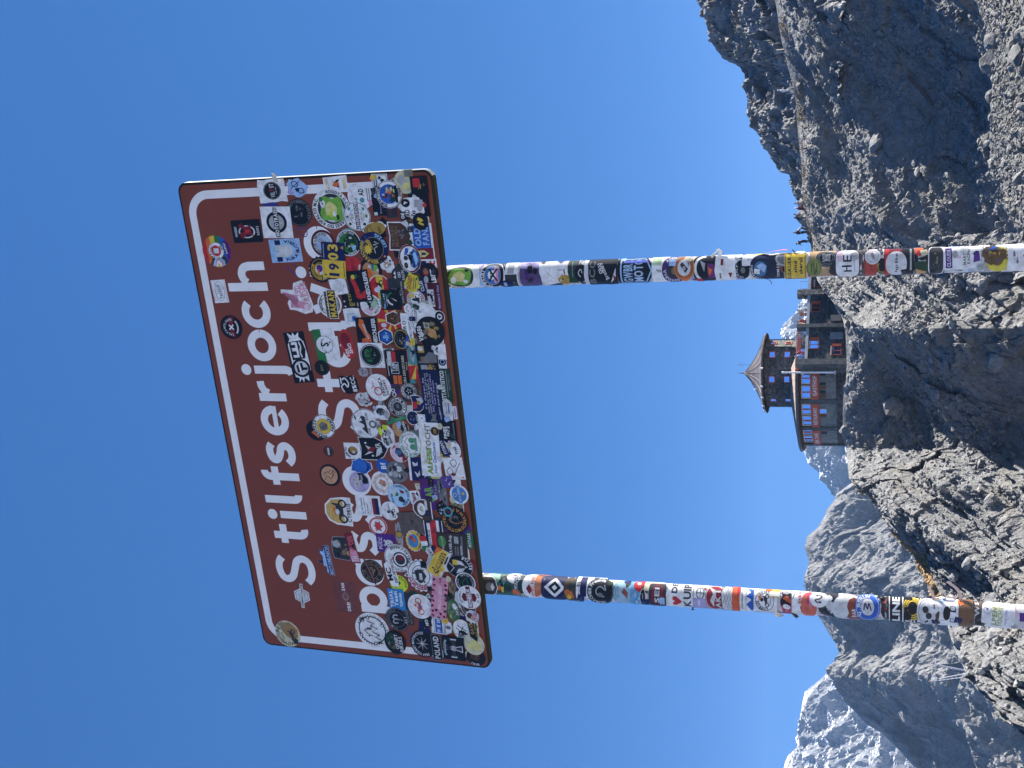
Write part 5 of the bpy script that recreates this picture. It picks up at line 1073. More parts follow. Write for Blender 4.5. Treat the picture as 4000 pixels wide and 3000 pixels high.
P(1378, 1240, 70, 66, 4, 'x', 'W', [('p', [(-.45, .6), (.5, .6), (.5, -.2), (.02, -.7), (-.45, -.2)], 'H'), ('p', [(-.35, .5), (.4, .5), (.4, -.15), (.02, -.55), (-.35, -.15)], 'w'), ('r', -.1, -.15, .25, .22, 'B')], 'white label with a pale blue shield')
P(1274, 1349, 128, 86, 5, 'r', 'W', [('r', 0, .62, 1, .38, 'G'), ('e', .06, .12, .53, .78, 'k'), ('e', .06, .12, .50, .74, 'W'), ('t', 'S', .06, .1, .60, .24, 'K'), ('a', 'MSV NURNBERG', .42, .09, 90, 'k', 1), ('p', [(.1, -.3), (.25, -.4), (.15, -.5)], 'K')], 'green and white rectangle with a round S emblem')
P(1356, 1344, 116, 50, 8, 'c', 'R', [('e', .2, .1, .6, .7, 'r'), ('t', 'RIDE', -.55, .30, .40, .5, 'W'), ('t', 'SHO', -.30, -.30, .46, .7, 'W')], 'red oval sticker reading RIDE SHO')
P(1258, 1436, 58, 57, 0, 'c', 'K', [('g', .74, .78, 'd'), ('t', 'MVV', 0, 0, .32, .8, 'q', 3), ('a', 'MOTORVEREIN', .86, .14, -90, 'd', -1)], 'small black and dark green round club sticker')
P(1508, 1314, 66, 56, 0, 'h', 'N', [('p', [(-.72, 0), (-.36, -.7), (.36, -.7), (.72, 0), (.36, .7), (-.36, .7)], 'B'), ('t', '-B-', 0, 0, .62, .95, 'b')], 'blue hexagon sticker with the letter B', border=(.13, 'W'))
P(1436, 1300, 120, 84, 0, 'r', 'K', [('p', [(-.9, .55), (-.4, .6), (-.3, .2), (.5, .75), (.9, .6), (.85, .25), (.2, .1), (-.2, -.25), (-.75, -.3)], 'O'), ('p', [(-.9, .5), (-.55, .5), (-.55, -.2), (-.9, -.1)], 'R'), ('e', -.7, .15, .12, .18, 'P'), ('t', 'MOTOCOP', .1, .12, .16, 1.0, 'w', 18), ('t', 'KNIESCHLEIFER', .02, -.66, .3, 1.85, 'W')], 'black rectangle with orange shapes reading KNIESCHLEIFER')
P(1452, 1387, 96, 96, 0, 'r', 'W', [('e', 0, 0, .90, .90, 'K'), ('e', 0, 0, .84, .84, 'W'), ('e', 0, 0, .80, .80, 'K'), ('e', .1, .3, .4, .25, 'G'), ('e', -.3, .2, .3, .3, 'd'), ('x', ['k', 'G', 'd', 'g'], 18, .6), ('a', 'GREEN RIDERS', .7, .12, -90, 'd', -1)], 'white square with a black and green round picture')
P(1539, 1243, 58, 62, 0, 'h', 't', [('x', ['f', 'A', 't', 'k'], 12, .6), ('t', 'BULLS', 0, -.5, .26, 1.2, 'f')], 'small brown hexagonal sticker', border=(.12, 'W'))
P(1570, 1226, 35, 34, 0, 'c', 'f', [('e', 0, 0, .84, .84, 't'), ('r', 0, .25, .5, .08, 'A'), ('r', 0, 0, .6, .08, 'A'), ('r', 0, -.25, .5, .08, 'A')], 'tiny brown round sticker with golden bars')
P(1530, 1170, 78, 76, 0, 'r', 'K', [('t', 'funbikes', -.1, .74, .22, 1.5, 'b'), ('l', arc(.1, -.3, .6, .65, 165, 95, 8), .16, 'W'), ('l', arc(.1, -.3, .6, .65, 88, 10, 8), .16, 'G'), ('l', [(.1, -.4), (-.2, -.1)], .05, 'r'), ('p', [(-.15, -.55), (.25, .05), (-.05, -.55)], 'W'), ('r', 0, .45, .6, .03, 'v')], 'black square with a speed dial reading funbikes')
P(1691, 1159, 108, 62, 0, 'r', 'M', [('p', [(-.9, .5), (.1, .5), (.5, .1), (-.3, -.2), (-.9, -.1)], 'K'), ('r', -.1, .25, .62, .42, 'w'), ('m', -.1, .18, .5, 'K', 'K'), ('e', .15, .5, .12, .18, 'k'), ('t', 'Motoristi & Oster', 0, -.72, .26, 1.7, 'v'), ('r', .7, .6, .25, .05, 'w'), ('r', .7, .75, .25, .05, 'w')], 'dark red rectangle with a motorbike in a white box')
P(1626, 1170, 73, 71, 0, 'c', 'W', [('g', .88, .93, 'r'), ('g', .58, .62, 'k'), ('p', [(-.25, -.4), (-.1, .3), (.0, .5), (.15, .3), (.25, -.4)], 'k'), ('p', [(-.5, -.3), (.4, .1), (.45, 0), (-.4, -.4)], 'K'), ('a', 'COMPAGNIA', .74, .2, 100, 'g', 1), ('a', 'ITALY', .74, .2, -70, 'r', -1)], 'white round sticker with a dark standing figure')
P(1592, 1276, 106, 42, 0, 'r', 'W', [('t', 'CORO', -.15, .45, .5, 1.2, 'k'), ('t', "DELL'OPERA", -.1, -.5, .3, 1.5, 'g')], "white strip reading CORO DELL'OPERA")
P(1595, 1205, 44, 30, 0, 'w', 'W', [('l', spl([(-.5, -.3), (0, .4), (.5, -.2)]), .1, 'k')], 'small white cut-out sticker with a black line')
P(1569, 1324, 84, 66, 0, 'c', 'K', [('g', .8, .9, 'A'), ('e', .1, .2, .6, .5, 'k'), ('p', [(-.9, -.1), (-.2, -.4), (.5, -.8), (.1, -.9), (-.6, -.6)], 'B'), ('x', ['l', 'k', 'g', 'A'], 14, .5)], 'black and gold round sticker half under the white strip')
P(1659, 1250, 134, 120, 0, 'c', 'W', [('g', .9, .92, 'l'), ('t', 'VIAGGERI', .25, .5, .14, .8, 'g', -3), ('l', [(-.6, .6), (-.3, .75), (.5, .72), (.75, .3)], .03, 'k'), ('l', [(-.6, .6), (-.7, .2), (-.4, -.1)], .03, 'k'), ('e', -.3, 0, .35, .3, 'k'), ('e', -.3, 0, .28, .24, 'l'), ('p', [(.4, .25), (.5, .1), (.6, .3)], 'l')], 'big plain white round sticker with thin grey hexagon lines')
P(1720, 1235, 46, 40, 0, 'c', 'W', [('g', .5, .9, 'K'), ('p', [(-.3, .2), (.3, .3), (0, -.4)], 'k')], 'black and white round sticker at the bottom edge')
P(1683, 1293, 117, 113, 0, 'c', 'K', [('x', ['f', 'A', 'k', 'd', 'q', 't', 'k'], 26, .85), ('e', -.1, -.15, .3, .28, 'T'), ('e', -.3, -.35, .18, .12, 'A'), ('r', .42, .18, .18, .18, 'C'), ('r', .42, .18, .13, .13, 'g'), ('t', 'VS 550', -.12, .68, .24, 1.0, 'W', 6)], 'black round photo sticker reading VS 550')
P(1613, 1372, 104, 44, 0, 'r', 'c', [('p', [(-.9, .1), (-.3, .7), (.2, .3), (.8, .9), (1, .2), (.3, -.3), (-.5, -.2)], 'l'), ('x', ['N', 'k', 'g', 'd'], 14, .8), ('r', -.2, -.8, .8, .15, 'N')], 'dark teal photo sticker of a mountain road')
P(1672, 1411, 132, 82, 0, 'r', 'K', [('r', .72, .5, .2, .3, 'A'), ('p', [(-.1, .9), (.25, .7), (.3, .2), (.55, -.2), (.5, -.9), (-.05, -.9), (-.1, 0)], 'g'), ('e', .12, .5, .16, .26, 'f'), ('p', [(0, .6), (.25, .65), (.22, .8), (.05, .8)], 'K'), ('r', -.5, .3, .3, .4, 'l'), ('e', -.5, -.3, .35, .4, 'A'), ('x', ['t', 'K', 'k', 'f'], 14, .7, -.4, -.2)], 'dark photo sticker of a man in a grey shirt')
P(1712, 1366, 46, 30, -20, 'w', 'W', [('e', .1, 0, .5, .6, 'N'), ('p', [(-.6, 0), (0, .4), (.3, -.2)], 'l')], 'small white cut-out sticker of a racing rider')
P(1728, 1414, 34, 33, 0, 'c', 'N', [('g', .4, .55, 'b'), ('e', 0, 0, .3, .3, 'K')], 'small dark blue round sticker', border=(.12, 'W'))
P(1730, 1372, 60, 30, 0, 'r', 'W', (), 'white strip near the bottom edge')
P(1553, 1435, 132, 86, -1, 'r', 'K', [('r', .52, .62, .42, .18, 'w'), ('r', .52, .22, .42, .17, 'R'), ('r', -.72, .30, .26, .17, 'O'), ('r', -.72, -.12, .26, .17, 'O'), ('o' if False else 'r', -.02, .22, .34, .36, 'w'), ('r', -.02, .22, .31, .32, 'K'), ('t', 'TaM', .0, .36, .3, .5, 'w'), ('t', 'VERME', 0, .04, .18, .42, 'w'), ('t', 'CIRA SAN GIOVANNI', -.1, -.58, .2, 1.6, 'C'), ('t', 'Vescova', .1, -.84, .14, .5, 'l'), ('l', [(-.5, .8), (.5, .86)], .05, 'w')], 'black rectangle with white and red stripes reading TaM')
P(1419, 1454, 40, 44, 4, 'w', (.32, .32, .36), [('e', -.25, .1, .22, .24, 'f'), ('e', .3, .1, .22, .24, 'f'), ('r', 0, -.5, .3, .12, 'f'), ('p', [(0, 0), (.1, -.2), (-.1, -.2)], 'f')], 'grey see-through skull sticker')
P(1449, 1457, 42, 12, 0, 'r', (.22, .13, .12), [('t', 'HERO', 0, 0, 1.1, 1.7, 'l')], 'faded strip reading HERO')
# centre
P(1362, 1502, 76, 76, 3, [(-.95, .3), (-.3, .95), (.85, .9), (.95, .55), (.75, .1), (.95, -.5), (.6, -.9), (-.5, -1), (-.9, -.5)], 'K', [('l', spl([(-.75, .55), (-.2, .75), (.1, .4), (-.25, .15), (.2, .0), (.65, .3), (.5, .6)]), .13, 'W'), ('l', [(.1, .72), (.75, .72)], .12, 'W'), ('t', '8%CC', 0, -.52, .36, 1.5, 'W', 4)], 'black cut-out sticker with a white looping line reading 8%CC')
P(1480, 1512, 104, 98, 0, 'c', 'W', [('g', .24, .32, 'R', -.28, .05), ('g', .24, .28, 'p', .5, .45), ('l', [(-.28, .05), (.1, .4), (.5, .45)], .05, 'R'), ('l', [(.1, .4), (-.1, .6)], .05, 'R'), ('t', 'SWIDNICA', .05, -.28, .24, 1.4, 'k', 14), ('t', 'na', -.4, -.66, .2, .3, 'k', 14), ('t', 'rowery', .2, -.52, .22, .8, 'r', 14)], 'white round sticker with a red bicycle reading SWIDNICA')
P(1539, 1533, 42, 26, 10, 'w', 'K', [('t', 'CIO', 0, 0, 1.0, 1.5, 'W')], 'small black cut-out with white outline letters CIO')
P(1598, 1527, 62, 62, 0, 'c', 'l', [('g', .55, .98, 'g'), ('e', 0, 0, .55, .55, 'K'), ('s', 0, 0, .42, 5, .3, 'w'), ('e', 0, 0, .15, .15, 'k'), ('a', 'FOR A CROSS LADS 4', .76, .3, 90, 'w', 1, 320)], 'grey wheel-shaped round sticker')
P(1425, 1559, 62, 72, 6, 'w', 'w', [('x', ['g', 'k', 'l', 'C', 'g'], 20, .8), ('r', .2, -.7, .6, .18, 'r', 6), ('e', -.2, .4, .3, .3, 'l')], 'grey cartoon sticker with a dark red ribbon')
P(1494, 1612, 64, 70, 0, 'w', 'W', [('e', .15, .15, .45, .5, 'k'), ('x', ['l', 'g', 'K', 'b'], 14, .5), ('e', -.2, -.5, .5, .3, 'l'), ('e', .6, .75, .25, .18, 'H')], 'white cut-out sticker of an angry ape')
P(1556, 1587, 75, 73, 0, 'c', 'W', [('g', .88, .97, 'K'), ('g', .55, .60, 'K'), ('e', 0, 0, .5, .5, 'k'), ('r', .05, 0, .2, .14, 'g'), ('a', 'Hohenloher', .74, .26, 60, 'K', 1), ('a', 'RAD', .74, .2, -90, 'K', -1), ('a', 'VEREIN', .74, .2, 180, 'K', 1), ('r', -.52, .52, .12, .12, 'k', 45), ('r', .52, -.52, .12, .12, 'k', 45)], 'white ring sticker reading Hohenloher with a black middle')
P(1634, 1575, 64, 52, 0, 's', 'N', [('p', [(-.7, .8), (.3, .8), (.1, .1), (-.6, .2)], 'R'), ('p', [(-.2, -.2), (.6, .2), (.7, -.5), (.2, -.8)], 'w'), ('e', .1, -.1, .25, .25, 'A')], 'red white and blue shield sticker', border=(.08, 'W'))
P(1614, 1632, 56, 52, 0, 'c', 'K', [('e', 0, 0, .80, .80, 'N'), ('x', ['g', 'k', 'l', 'B'], 14, .55), ('r', 0, -.62, .5, .18, 'K'), ('t', 'VAN TOUR', 0, -.62, .22, .9, 'w')], 'dark round sticker with a white ring', border=(.1, 'W'))
P(1429, 1656, 118, 113, 0, 'c', 'W', [('g', .94, .98, 'k'), ('p', [(-.7, -.1), (-.3, .3), (-.05, .12), (.15, .5), (.55, .25), (.45, -.1), (0, -.28), (-.6, -.2)], 'k'), ('p', [(-.3, .3), (-.2, .12), (-.05, .12)], 'W'), ('p', [(.15, .5), (.22, .22), (.4, .3)], 'W'), ('s', -.55, .45, .26, 12, .3, 'l'), ('p', [(.2, .62), (.4, .75), (.62, .7), (.4, .62)], 'k'), ('r', 0, -.16, .86, .11, 'W', 6), ('t', 'ALONG', -.5, -.2, .14, .5, 'k', 6), ('t', 'ROAD', .5, -.12, .14, .45, 'k', 6), ('g', .14, .26, 'g', .0, -.48), ('t', 'HERKY 20', .0, -.82, .17, .75, 'k')], 'white round sticker with black mountains and a ribbon reading ALONG ROAD')
P(1568, 1673, 66, 66, 10, 'c', 'T', [('p', [(-.9, -.1), (.1, .1), (.9, -.3), (.4, -.9), (-.5, -.8)], 'k'), ('x', ['w', 'K', 'S', 'l', 'k'], 16, .6), ('t', 'THE RIDE', .2, -.5, .24, 1.1, 'W', 6)], 'tan and black round sticker with a roadside picture')
P(1551, 1639, 84, 14, -72, 'r', (.05, .22, .10), [('r', .3, .3, .5, .3, (.10, .32, .16))], 'green strip of tape crossing other stickers')
P(1538, 1637, 24, 22, 0, 'c', (.06, .2, .1), (), 'green round blot of tape')
P(1515, 1705, 96, 62, 4, 'w', 'W', [('x', ['g', 'k', 'l', 'g', 'k'], 22, .8), ('r', .45, .75, .3, .2, 'L', 12), ('r', .75, .1, .2, .3, 'L'), ('e', -.3, -.1, .2, .22, 'l'), ('e', .2, -.2, .2, .22, 'l')], 'white cut-out of grey skulls with yellow flags')
P(1377, 1761, 62, 62, 0, 'r', 'W', [('e', 0, -.05, .55, .6, 'k'), ('e', .1, -.1, .42, .45, 'A'), ('x', ['K', 'A', 'k', 'R', 'G'], 14, .45), ('a', 'NORTH', .82, .22, 110, 'N', 1), ('e', -.1, -.15, .18, .16, 'w')], 'white square with a dark motorcycle wheel picture')
P(1459, 1753, 88, 112, 0, 's', 'K', [('p', [(-.6, .7), (-.2, .3), (.3, .55), (.1, .15), (-.3, .05)], 'w'), ('p', [(-.2, .5), (.2, .1), (.1, -.2), (-.3, .1)], 'r'), ('p', [(-.7, -.1), (-.2, -.2), (.3, -.55), (-.1, -.6), (-.5, -.4)], 'w'), ('t', 'TVR', .05, -.38, .3, 1.0, 'w', 8), ('e', .5, .5, .08, .08, 'w'), ('e', -.6, .1, .08, .08, 'w')], 'black shield sticker with white and dark red shapes', border=(.06, 'W'))
P(1563, 1766, 76, 74, 0, 'c', 'p', [('p', [(-.97, -.2), (.97, -.2), (.7, -.7), (0, -1), (-.7, -.7)], 'r'), ('p', [(-.5, .1), (0, .5), (.5, .3), (.4, -.2), (-.4, -.3)], 'N'), ('e', .0, .1, .3, .3, (.08, .14, .25)), ('p', [(.3, .8), (.6, .3), (.7, .5)], 'r'), ('t', 'VESPA', -.1, -.62, .22, .8, 'C')], 'round sticker with a dark goat on a scooter over red', border=(.07, 'W'))
P(1411, 1822, 76, 88, 0, 'w', 'B', [('e', .1, .1, .6, .6, (.03, .13, .46)), ('l', arc(.1, -.25, .6, .4, -160, -20, 8), .1, 'N')], 'plain blue fluffy-edged sticker', border=(.08, 'W'))
P(1496, 1819, 56, 54, 0, 'c', 'B', [('t', 'Bf', 0, -.05, .6, .9, 'W', 3)], 'small blue round sticker with white letters Bf')
P(1552, 1843, 84, 84, 0, 'c', 'g', [('x', ['l', 'k', 'g', 'l', 'w', 'k'], 24, .85), ('e', -.2, .2, .28, .3, 'l'), ('e', .3, -.2, .26, .3, 'w'), ('e', .35, .1, .25, .15, 'k')], 'grey round photograph of two faces')
P(1635, 1832, 92, 74, -2, 'r', 'W', [('r', 0, -.12, 1, .88, 'N'), ('p', [(-.7, .2), (-.2, .45), (-.4, .1), (-.1, -.1), (-.5, -.15)], 'w'), ('p', [(.2, .5), (.6, .6), (.45, .2), (.65, 0), (.3, .05)], 'w'), ('t', 'VENTO', -.1, -.6, .3, 1.1, 'w', 10)], 'navy square with two white birds')
P(1605, 1733, 101, 87, 0, 'c', 'W', [('g', .93, .98, (.2, .4, .3)), ('l', [(-.6, .1), (-.3, .4), (-.1, .2), (.2, .5), (.5, .15)], .05, 'd'), ('e', -.2, -.2, .22, .25, (.08, .28, .15)), ('e', .3, -.15, .2, .28, (.08, .28, .15)), ('r', 0, -.5, .5, .12, (.12, .3, .18)), ('a', 'TRUE DRESS ADV', .78, .17, 130, (.06, .25, .13), 1), ('a', 'FREE MOVE', .78, .12, 10, 'l', 1)], 'white round sticker with green riders and peaks')
P(1702, 1861, 62, 60, 0, 'c', 'G', [('g', .55, .6, 'y'), ('e', 0, 0, .55, .55, 'y'), ('a', 'RECALA', .78, .3, -60, 'C', -1)], 'green ring sticker with a yellow middle')
P(1727, 1787, 48, 45, 0, 'c', 'f', [('e', 0, 0, .62, .62, 'Y'), ('e', -.2, .2, .07, .1, 'K'), ('e', .2, .2, .07, .1, 'K'), ('l', arc(0, 0, .35, .35, 200, 340, 8), .09, 'K'), ('a', 'ROUTE RIDERS', .82, .2, 90, 'l', 1)], 'brown ring sticker with a yellow smiling disc')
P(1738, 1745, 68, 44, 20, 'r', 'N', [('t', 'PITMAN', 0, .3, .5, 1.5, 'w'), ('p', [(-.8, -.2), (0, -.4), (.7, -.3), (.2, -.8)], 'w')], 'navy label with white lettering')
P(1690, 1546, 205, 74, 0, 'r', (.010, .013, .05), [('t', '94 dezen 36', .1, .74, .14, 1.2, 'v'), ('t', 'ande faw thel zi zilli kund', .1, .50, .14, 1.5, 'l'), ('t', 'GEPI VI UM BELA VI', .12, .24, .15, 1.5, 'l'), ('t', 'DEL NORD BE CARLI', .12, -.02, .14, 1.4, 'v'), ('t', 'kurz Raum', .15, -.26, .14, .9, 'v'), ('t', 'jimi purd maul', -.1, -.6, .16, 1.2, 'l'), ('p', [(-.95, .5), (-.8, .2), (-.62, .35), (-.7, 0), (-.62, -.3), (-.85, -.1), (-.95, -.3)], 'g'), ('r', -.72, -.7, .15, .04, 'v')], 'long navy rectangle filled with small white lines of text')
P(1743, 1505, 130, 46, 0, 'r', 'd', [('t', 'ETTANTISTICO', 0, .5, .6, 1.75, 'W'), ('r', .1, -.2, .8, .04, 'l'), ('t', 'UND SCHEIN 1972', .2, -.55, .26, .9, 'g')], 'dark green rectangle with bold white lettering')
P(1748, 1594, 72, 44, 0, 'c', 'w', [('t', 'Photo CAO', 0, .2, .3, 1.2, 'B'), ('r', 0, -.25, .6, .08, 'N'), ('r', 0, -.5, .5, .06, 'H')], 'half-hidden white oval sticker with blue lettering')
P(1778, 1612, 50, 14, 0, 'r', 'W', [('r', 0, 0, .8, .5, 'v')], 'thin white strip on the lower rim')
P(1748, 1681, 78, 74, 0, 'r', 'K', [('t', 'US', .3, .72, .26, .4, 'W'), ('t', 'FINES', -.2, .25, .26, 1.2, 'W'), ('t', '1972', -.05, -.1, .26, 1.0, 'W'), ('r', 0, -.7, .8, .06, 'g')], 'black rectangle reading FINES 1972')
P(1777, 1753, 68, 44, 16, 'c', 'W', [('t', 'ital', -.2, .0, .5, .8, 'K'), ('l', arc(.2, 0, .7, .7, -60, 40, 8), .1, 'k')], 'white oval sticker at the bottom edge with black script')
P(1775, 1830, 86, 76, 4, 'r', 'W', [('l', spl([(-.6, .6), (-.2, .8), (.1, .4), (-.3, .2), (-.6, .6)]), .06, 'k'), ('l', spl([(.1, .1), (.6, .3), (.8, -.2), (.4, -.3), (.1, .1)]), .06, 'k'), ('l', spl([(-.5, .0), (0, -.3), (.5, -.7)]), .06, 'k'), ('p', [(-.7, .2), (-.5, .5), (-.35, .1), (-.55, -.1)], 'r'), ('e', -.8, -.75, .08, .08, 'O')], 'white square with a black line drawing of a butterfly')
P(1680, 1740, 238, 76, -3, 'r', 'W', [('t', 'ALPENTOCHT', -.12, .12, .44, 1.62, 'q'), ('t', 'ALPEN', -.52, .12, .46, .80, (.22, .40, .06)), ('t', 'voor CliniClowns', -.38, -.42, .26, 1.0, 'B'), ('e', .86, .55, .12, .38, 'l'), ('e', .86, .55, .11, .34, 'W'), ('p', [(.82, .6), (.9, .7), (.92, .4)], 'v')], 'long white banner sticker reading ALPENTOCHT in green')
P(1700, 1683, 34, 34, 0, 'c', 'f', [('e', 0, 0, .84, .84, 'K'), ('r', 0, .25, .5, .08, 'A'), ('r', 0, 0, .6, .08, 'A'), ('r', 0, -.25, .5, .08, 'A')], 'tiny dark round sticker with golden bars on the white banner')
# left part of the panel
P(1289, 1856, 84, 80, 0, 'c', 'K', [('e', 0, .05, .80, .78, 'S'), ('l', spl([(-.4, .5), (-.1, .2), (-.3, -.1), (.1, -.3)]), .06, 'k'), ('l', spl([(.1, .6), (.3, .2), (.1, -.1), (.4, -.4)]), .06, 'k'), ('l', [(-.2, -.2), (.3, -.5), (.5, -.1), (.2, .1)], .06, 't'), ('e', -.1, .35, .16, .1, 'T')], 'black-edged round sticker with a tan line-drawn lion')
P(1284, 1763, 39, 38, 0, 'c', 'K', [('g', .76, .82, 'g'), ('r', 0, .38, .6, .18, 'r'), ('r', 0, .02, .68, .18, 'w'), ('r', 0, -.34, .6, .18, 'd')], 'tiny black round sticker with a red white and green flag')
P(1237, 1681, 80, 80, 0, 'c', 'K', [('p', [(-.75, -.1), (-.2, .55), (.1, .1), (.4, .4), (.8, -.2), (.3, -.1), (-.1, .2), (-.5, -.2)], 'O'), ('t', 'SMC', -.2, -.75, .2, .5, 'b', -10)], 'black round sticker with an orange mountain')
P(1265, 1665, 92, 88, 0, 'c', 'W', [('g', .94, .99, 'K'), ('e', 0, 0, .64, .64, 'k'), ('e', 0, 0, .61, .61, 'Y'), ('p', [(-.4, .3), (.1, .45), (.4, .1), (.2, -.35), (-.2, -.3), (-.3, -.1)], 'g'), ('x', ['k', 'q', 'g'], 14, .4), ('a', 'PIGADOLSA', .80, .2, 120, 'K', 1), ('a', 'PARMA', .80, .2, -75, 'K', -1)], 'white ring sticker reading PIGADOLSA PARMA with a yellow middle')
P(1321, 1996, 110, 104, -2, [(-1, -1), (1, -1), (1, -.4), (.85, .5), (.4, .95), (-.2, 1), (-.7, .75), (-.95, .2)], 'W', [('p', [(-.85, -.4), (.85, -.4), (.78, .4), (.35, .85), (-.2, .88), (-.62, .65), (-.85, .15)], (.55, .36, .10)), ('p', [(-.4, .2), (.1, .35), (.3, .25), (-.1, .05)], 'O'), ('m', 0, -.1, .85, 'K', 'k'), ('e', -.05, .05, .2, .15, 'w'), ('t', 'CYPRUS', -.05, -.80, .24, 1.3, 'k')], 'cut-out sticker of a black motorbike on an orange dome reading CYPRUS')
P(1333, 2141, 92, 72, -3, [(-1, -.8), (-.6, -1), (.6, -1), (1, -.7), (.9, .8), (.4, 1), (-.4, 1), (-.9, .85)], 'k', [('x', ['g', 'K', 'k', 'f', 'd'], 20, .8), ('p', [(.1, .8), (.5, .9), (.7, .3), (.3, .0), (.0, .3)], 'l'), ('e', -.3, -.3, .25, .25, 'f'), ('e', -.35, -.75, .2, .2, 'T')], 'dark rounded photo sticker with a silver bird', border=(.05, 'l'))
P(1378, 2140, 118, 44, 5, [(-1, -.9), (-.2, -.7), (1, -.6), (.95, .9), (.2, .7), (-.6, .9), (-.95, .7)], 'r', [('p', [(-.9, -.8), (-.2, -.6), (.0, .5), (-.5, .75), (-.9, .6)], 'P'), ('t', 'TH', -.7, .0, .9, .35, 'w'), ('t', 'UNDER', .3, .05, .8, 1.0, (.5, .12, .14)), ('p', [(-.1, -.4), (.15, .3), (.3, -.4)], 'K')], 'pinkish red curved sticker with an animal running through')
P(1268, 2190, 116, 56, 4.5, [(-1, -1), (1, -1), (1, -.2), (.7, 0), (.75, .4), (.5, .5), (.3, .2), (.02, .3), (-.02, 1), (-.1, 1), (-.14, .3), (-.3, .35), (-.4, -.1), (-.7, .1), (-.9, -.2)], 'N', [('p', [(-.85, -.25), (-.7, .0), (-.4, -.15), (-.3, .25), (0, .2), (.3, .1), (.5, .4), (.65, .3), (.6, -.1), (.9, -.28)], 'H'), ('t', 'MOTOMUNICH', 0, -.66, .42, 1.8, 'H')], 'blue skyline cut-out sticker reading MOTOMUNICH', border=(.05, 'l'))
P(1454, 2232, 90, 88, 0, 'c', 'K', [('g', .86, .90, 'f'), ('g', .52, .56, 'f'), ('e', .1, .0, .3, .28, 'f'), ('e', -.15, .1, .22, .22, (.25, .12, .05)), ('x', ['t', 'f', 'K', 'A'], 12, .45), ('a', 'BLACK TIE', .71, .2, 150, 'f', 1), ('a', 'MOTO CLUB', .71, .2, -30, 'f', -1), ('a', 'LATVIA', .9, .1, -60, 'f', -1)], 'black and bronze round club sticker with a propeller')
P(1446, 2232, 108, 12, 18, 'c', 'M', [('r', 0, 0, .7, .12, 'l')], 'dark propeller blade across the bronze sticker')
P(1350, 2331, 120, 86, -2, 'r', (.165, .055, .045), [('t', 'DREI', -.62, -.2, .24, .55, 'W'), ('t', 'SAM', .62, .12, .24, .5, 'W'), ('g', .22, .25, (.42, .34, .33), .02, -.02), ('g', .12, .14, (.42, .34, .33), .0, -.05), ('l', spl([(-.15, .1), (0, .25), (.2, .15)]), .03, (.4, .3, .3))], 'clear pinkish rectangle with white DREI SAM lettering')
P(1180, 2327, 58, 56, 0, 'h', 'W', [('p', [(-.86, 0), (-.45, -.86), (.45, -.86), (.86, 0), (.45, .86), (-.45, .86)], 'k'), ('p', [(-.8, 0), (-.42, -.8), (.42, -.8), (.8, 0), (.42, .8), (-.42, .8)], 'w'), ('r', 0, -.4, .4, .05, 'l'), ('r', 0, .35, .4, .05, 'l')], 'small white hexagon sticker with a dark outline')
P(1180, 2327, 92, 12, -4, 'r', 'w', [('t', 'COMMUNITY GARAGE', 0, 0, .8, 1.85, 'k')], 'thin lettered strip crossing the white hexagon')
P(1124, 2475, 98, 95, 0, 'c', 'C', [('p', [(-.2, .1), (.35, .55), (.85, .2), (.9, -.3), (.4, -.85), (-.2, -.8), (-.5, -.4)], (.30, .18, .07)), ('p', [(.3, .3), (.7, .7), (.92, .3), (.6, .1)], 'q'), ('m', -.1, -.3, .5, 'K', 'k'), ('r', -.55, -.55, .2, .2, 'k'), ('a', 'ADVENTURE', .78, .2, 130, 'k', 1), ('t', 'SEEKER', -.2, .42, .14, .6, 'q', 16)], 'cream round sticker reading ADVENTURE SEEKER with a loaded motorbike')
P(1455, 2461, 132, 130, 0, 'c', 'W', [('g', .74, .80, 'k')] + [('p', [(.78*math.cos(t-.05), .78*math.sin(t-.05)), (.91*math.cos(t), .91*math.sin(t)), (.78*math.cos(t+.05), .78*math.sin(t+.05))], 'k') for t in [2*math.pi*i/34 for i in range(34) if not 6 < i < 10 and not 20 < i < 26]] + [('e', .74*math.cos(t), .74*math.sin(t), .1, .1, 'k') for t in (.2, 2.0, 3.3, 5.2)] + [('e', .74*math.cos(t), .74*math.sin(t), .055, .055, 'W') for t in (.2, 2.0, 3.3, 5.2)] + [('t', 'P', -.66, -.42, .24, .14, 'k'), ('l', [(-.52, -.5), (-.36, -.12), (-.24, -.42)], .055, 'k'), ('t', 'T', -.3, .1, .22, .16, 'k'), ('l', [(-.24, -.42), (-.05, .02), (.12, -.34), (.28, .06)], .055, 'k'), ('l', [(-.2, .25), (0, .45), (.1, .2)], .055, 'k'), ('t', 'R', .12, .14, .24, .16, 'k'), ('l', [(.28, .06), (.4, -.2), (.55, .22)], .055, 'k'), ('t', 'CK', .62, .5, .24, .3, 'k')], 'white round sticker with a black chainring and jagged letters')
P(1405, 1882, 78, 76, 0, 'c', 'v', [('p', [(-.8, .4), (0, .9), (.7, .6), (.3, 0), (-.6, 0)], (.5, .42, .5)), ('p', [(-.2, -.3), (.9, .1), (.9, -.4), (.4, -.9), (-.1, -.9)], 'K'), ('x', ['P', 'r', 'w', 'K', 'v'], 16, .7), ('t', 'OURE', .0, .4, .24, .9, 'w'), ('t', 'SUEJM WA', .1, .05, .2, 1.2, 'w'), ('t', 'LOST', .5, -.3, .18, .5, 'w')], 'round mauve and black photo sticker on a white letter')
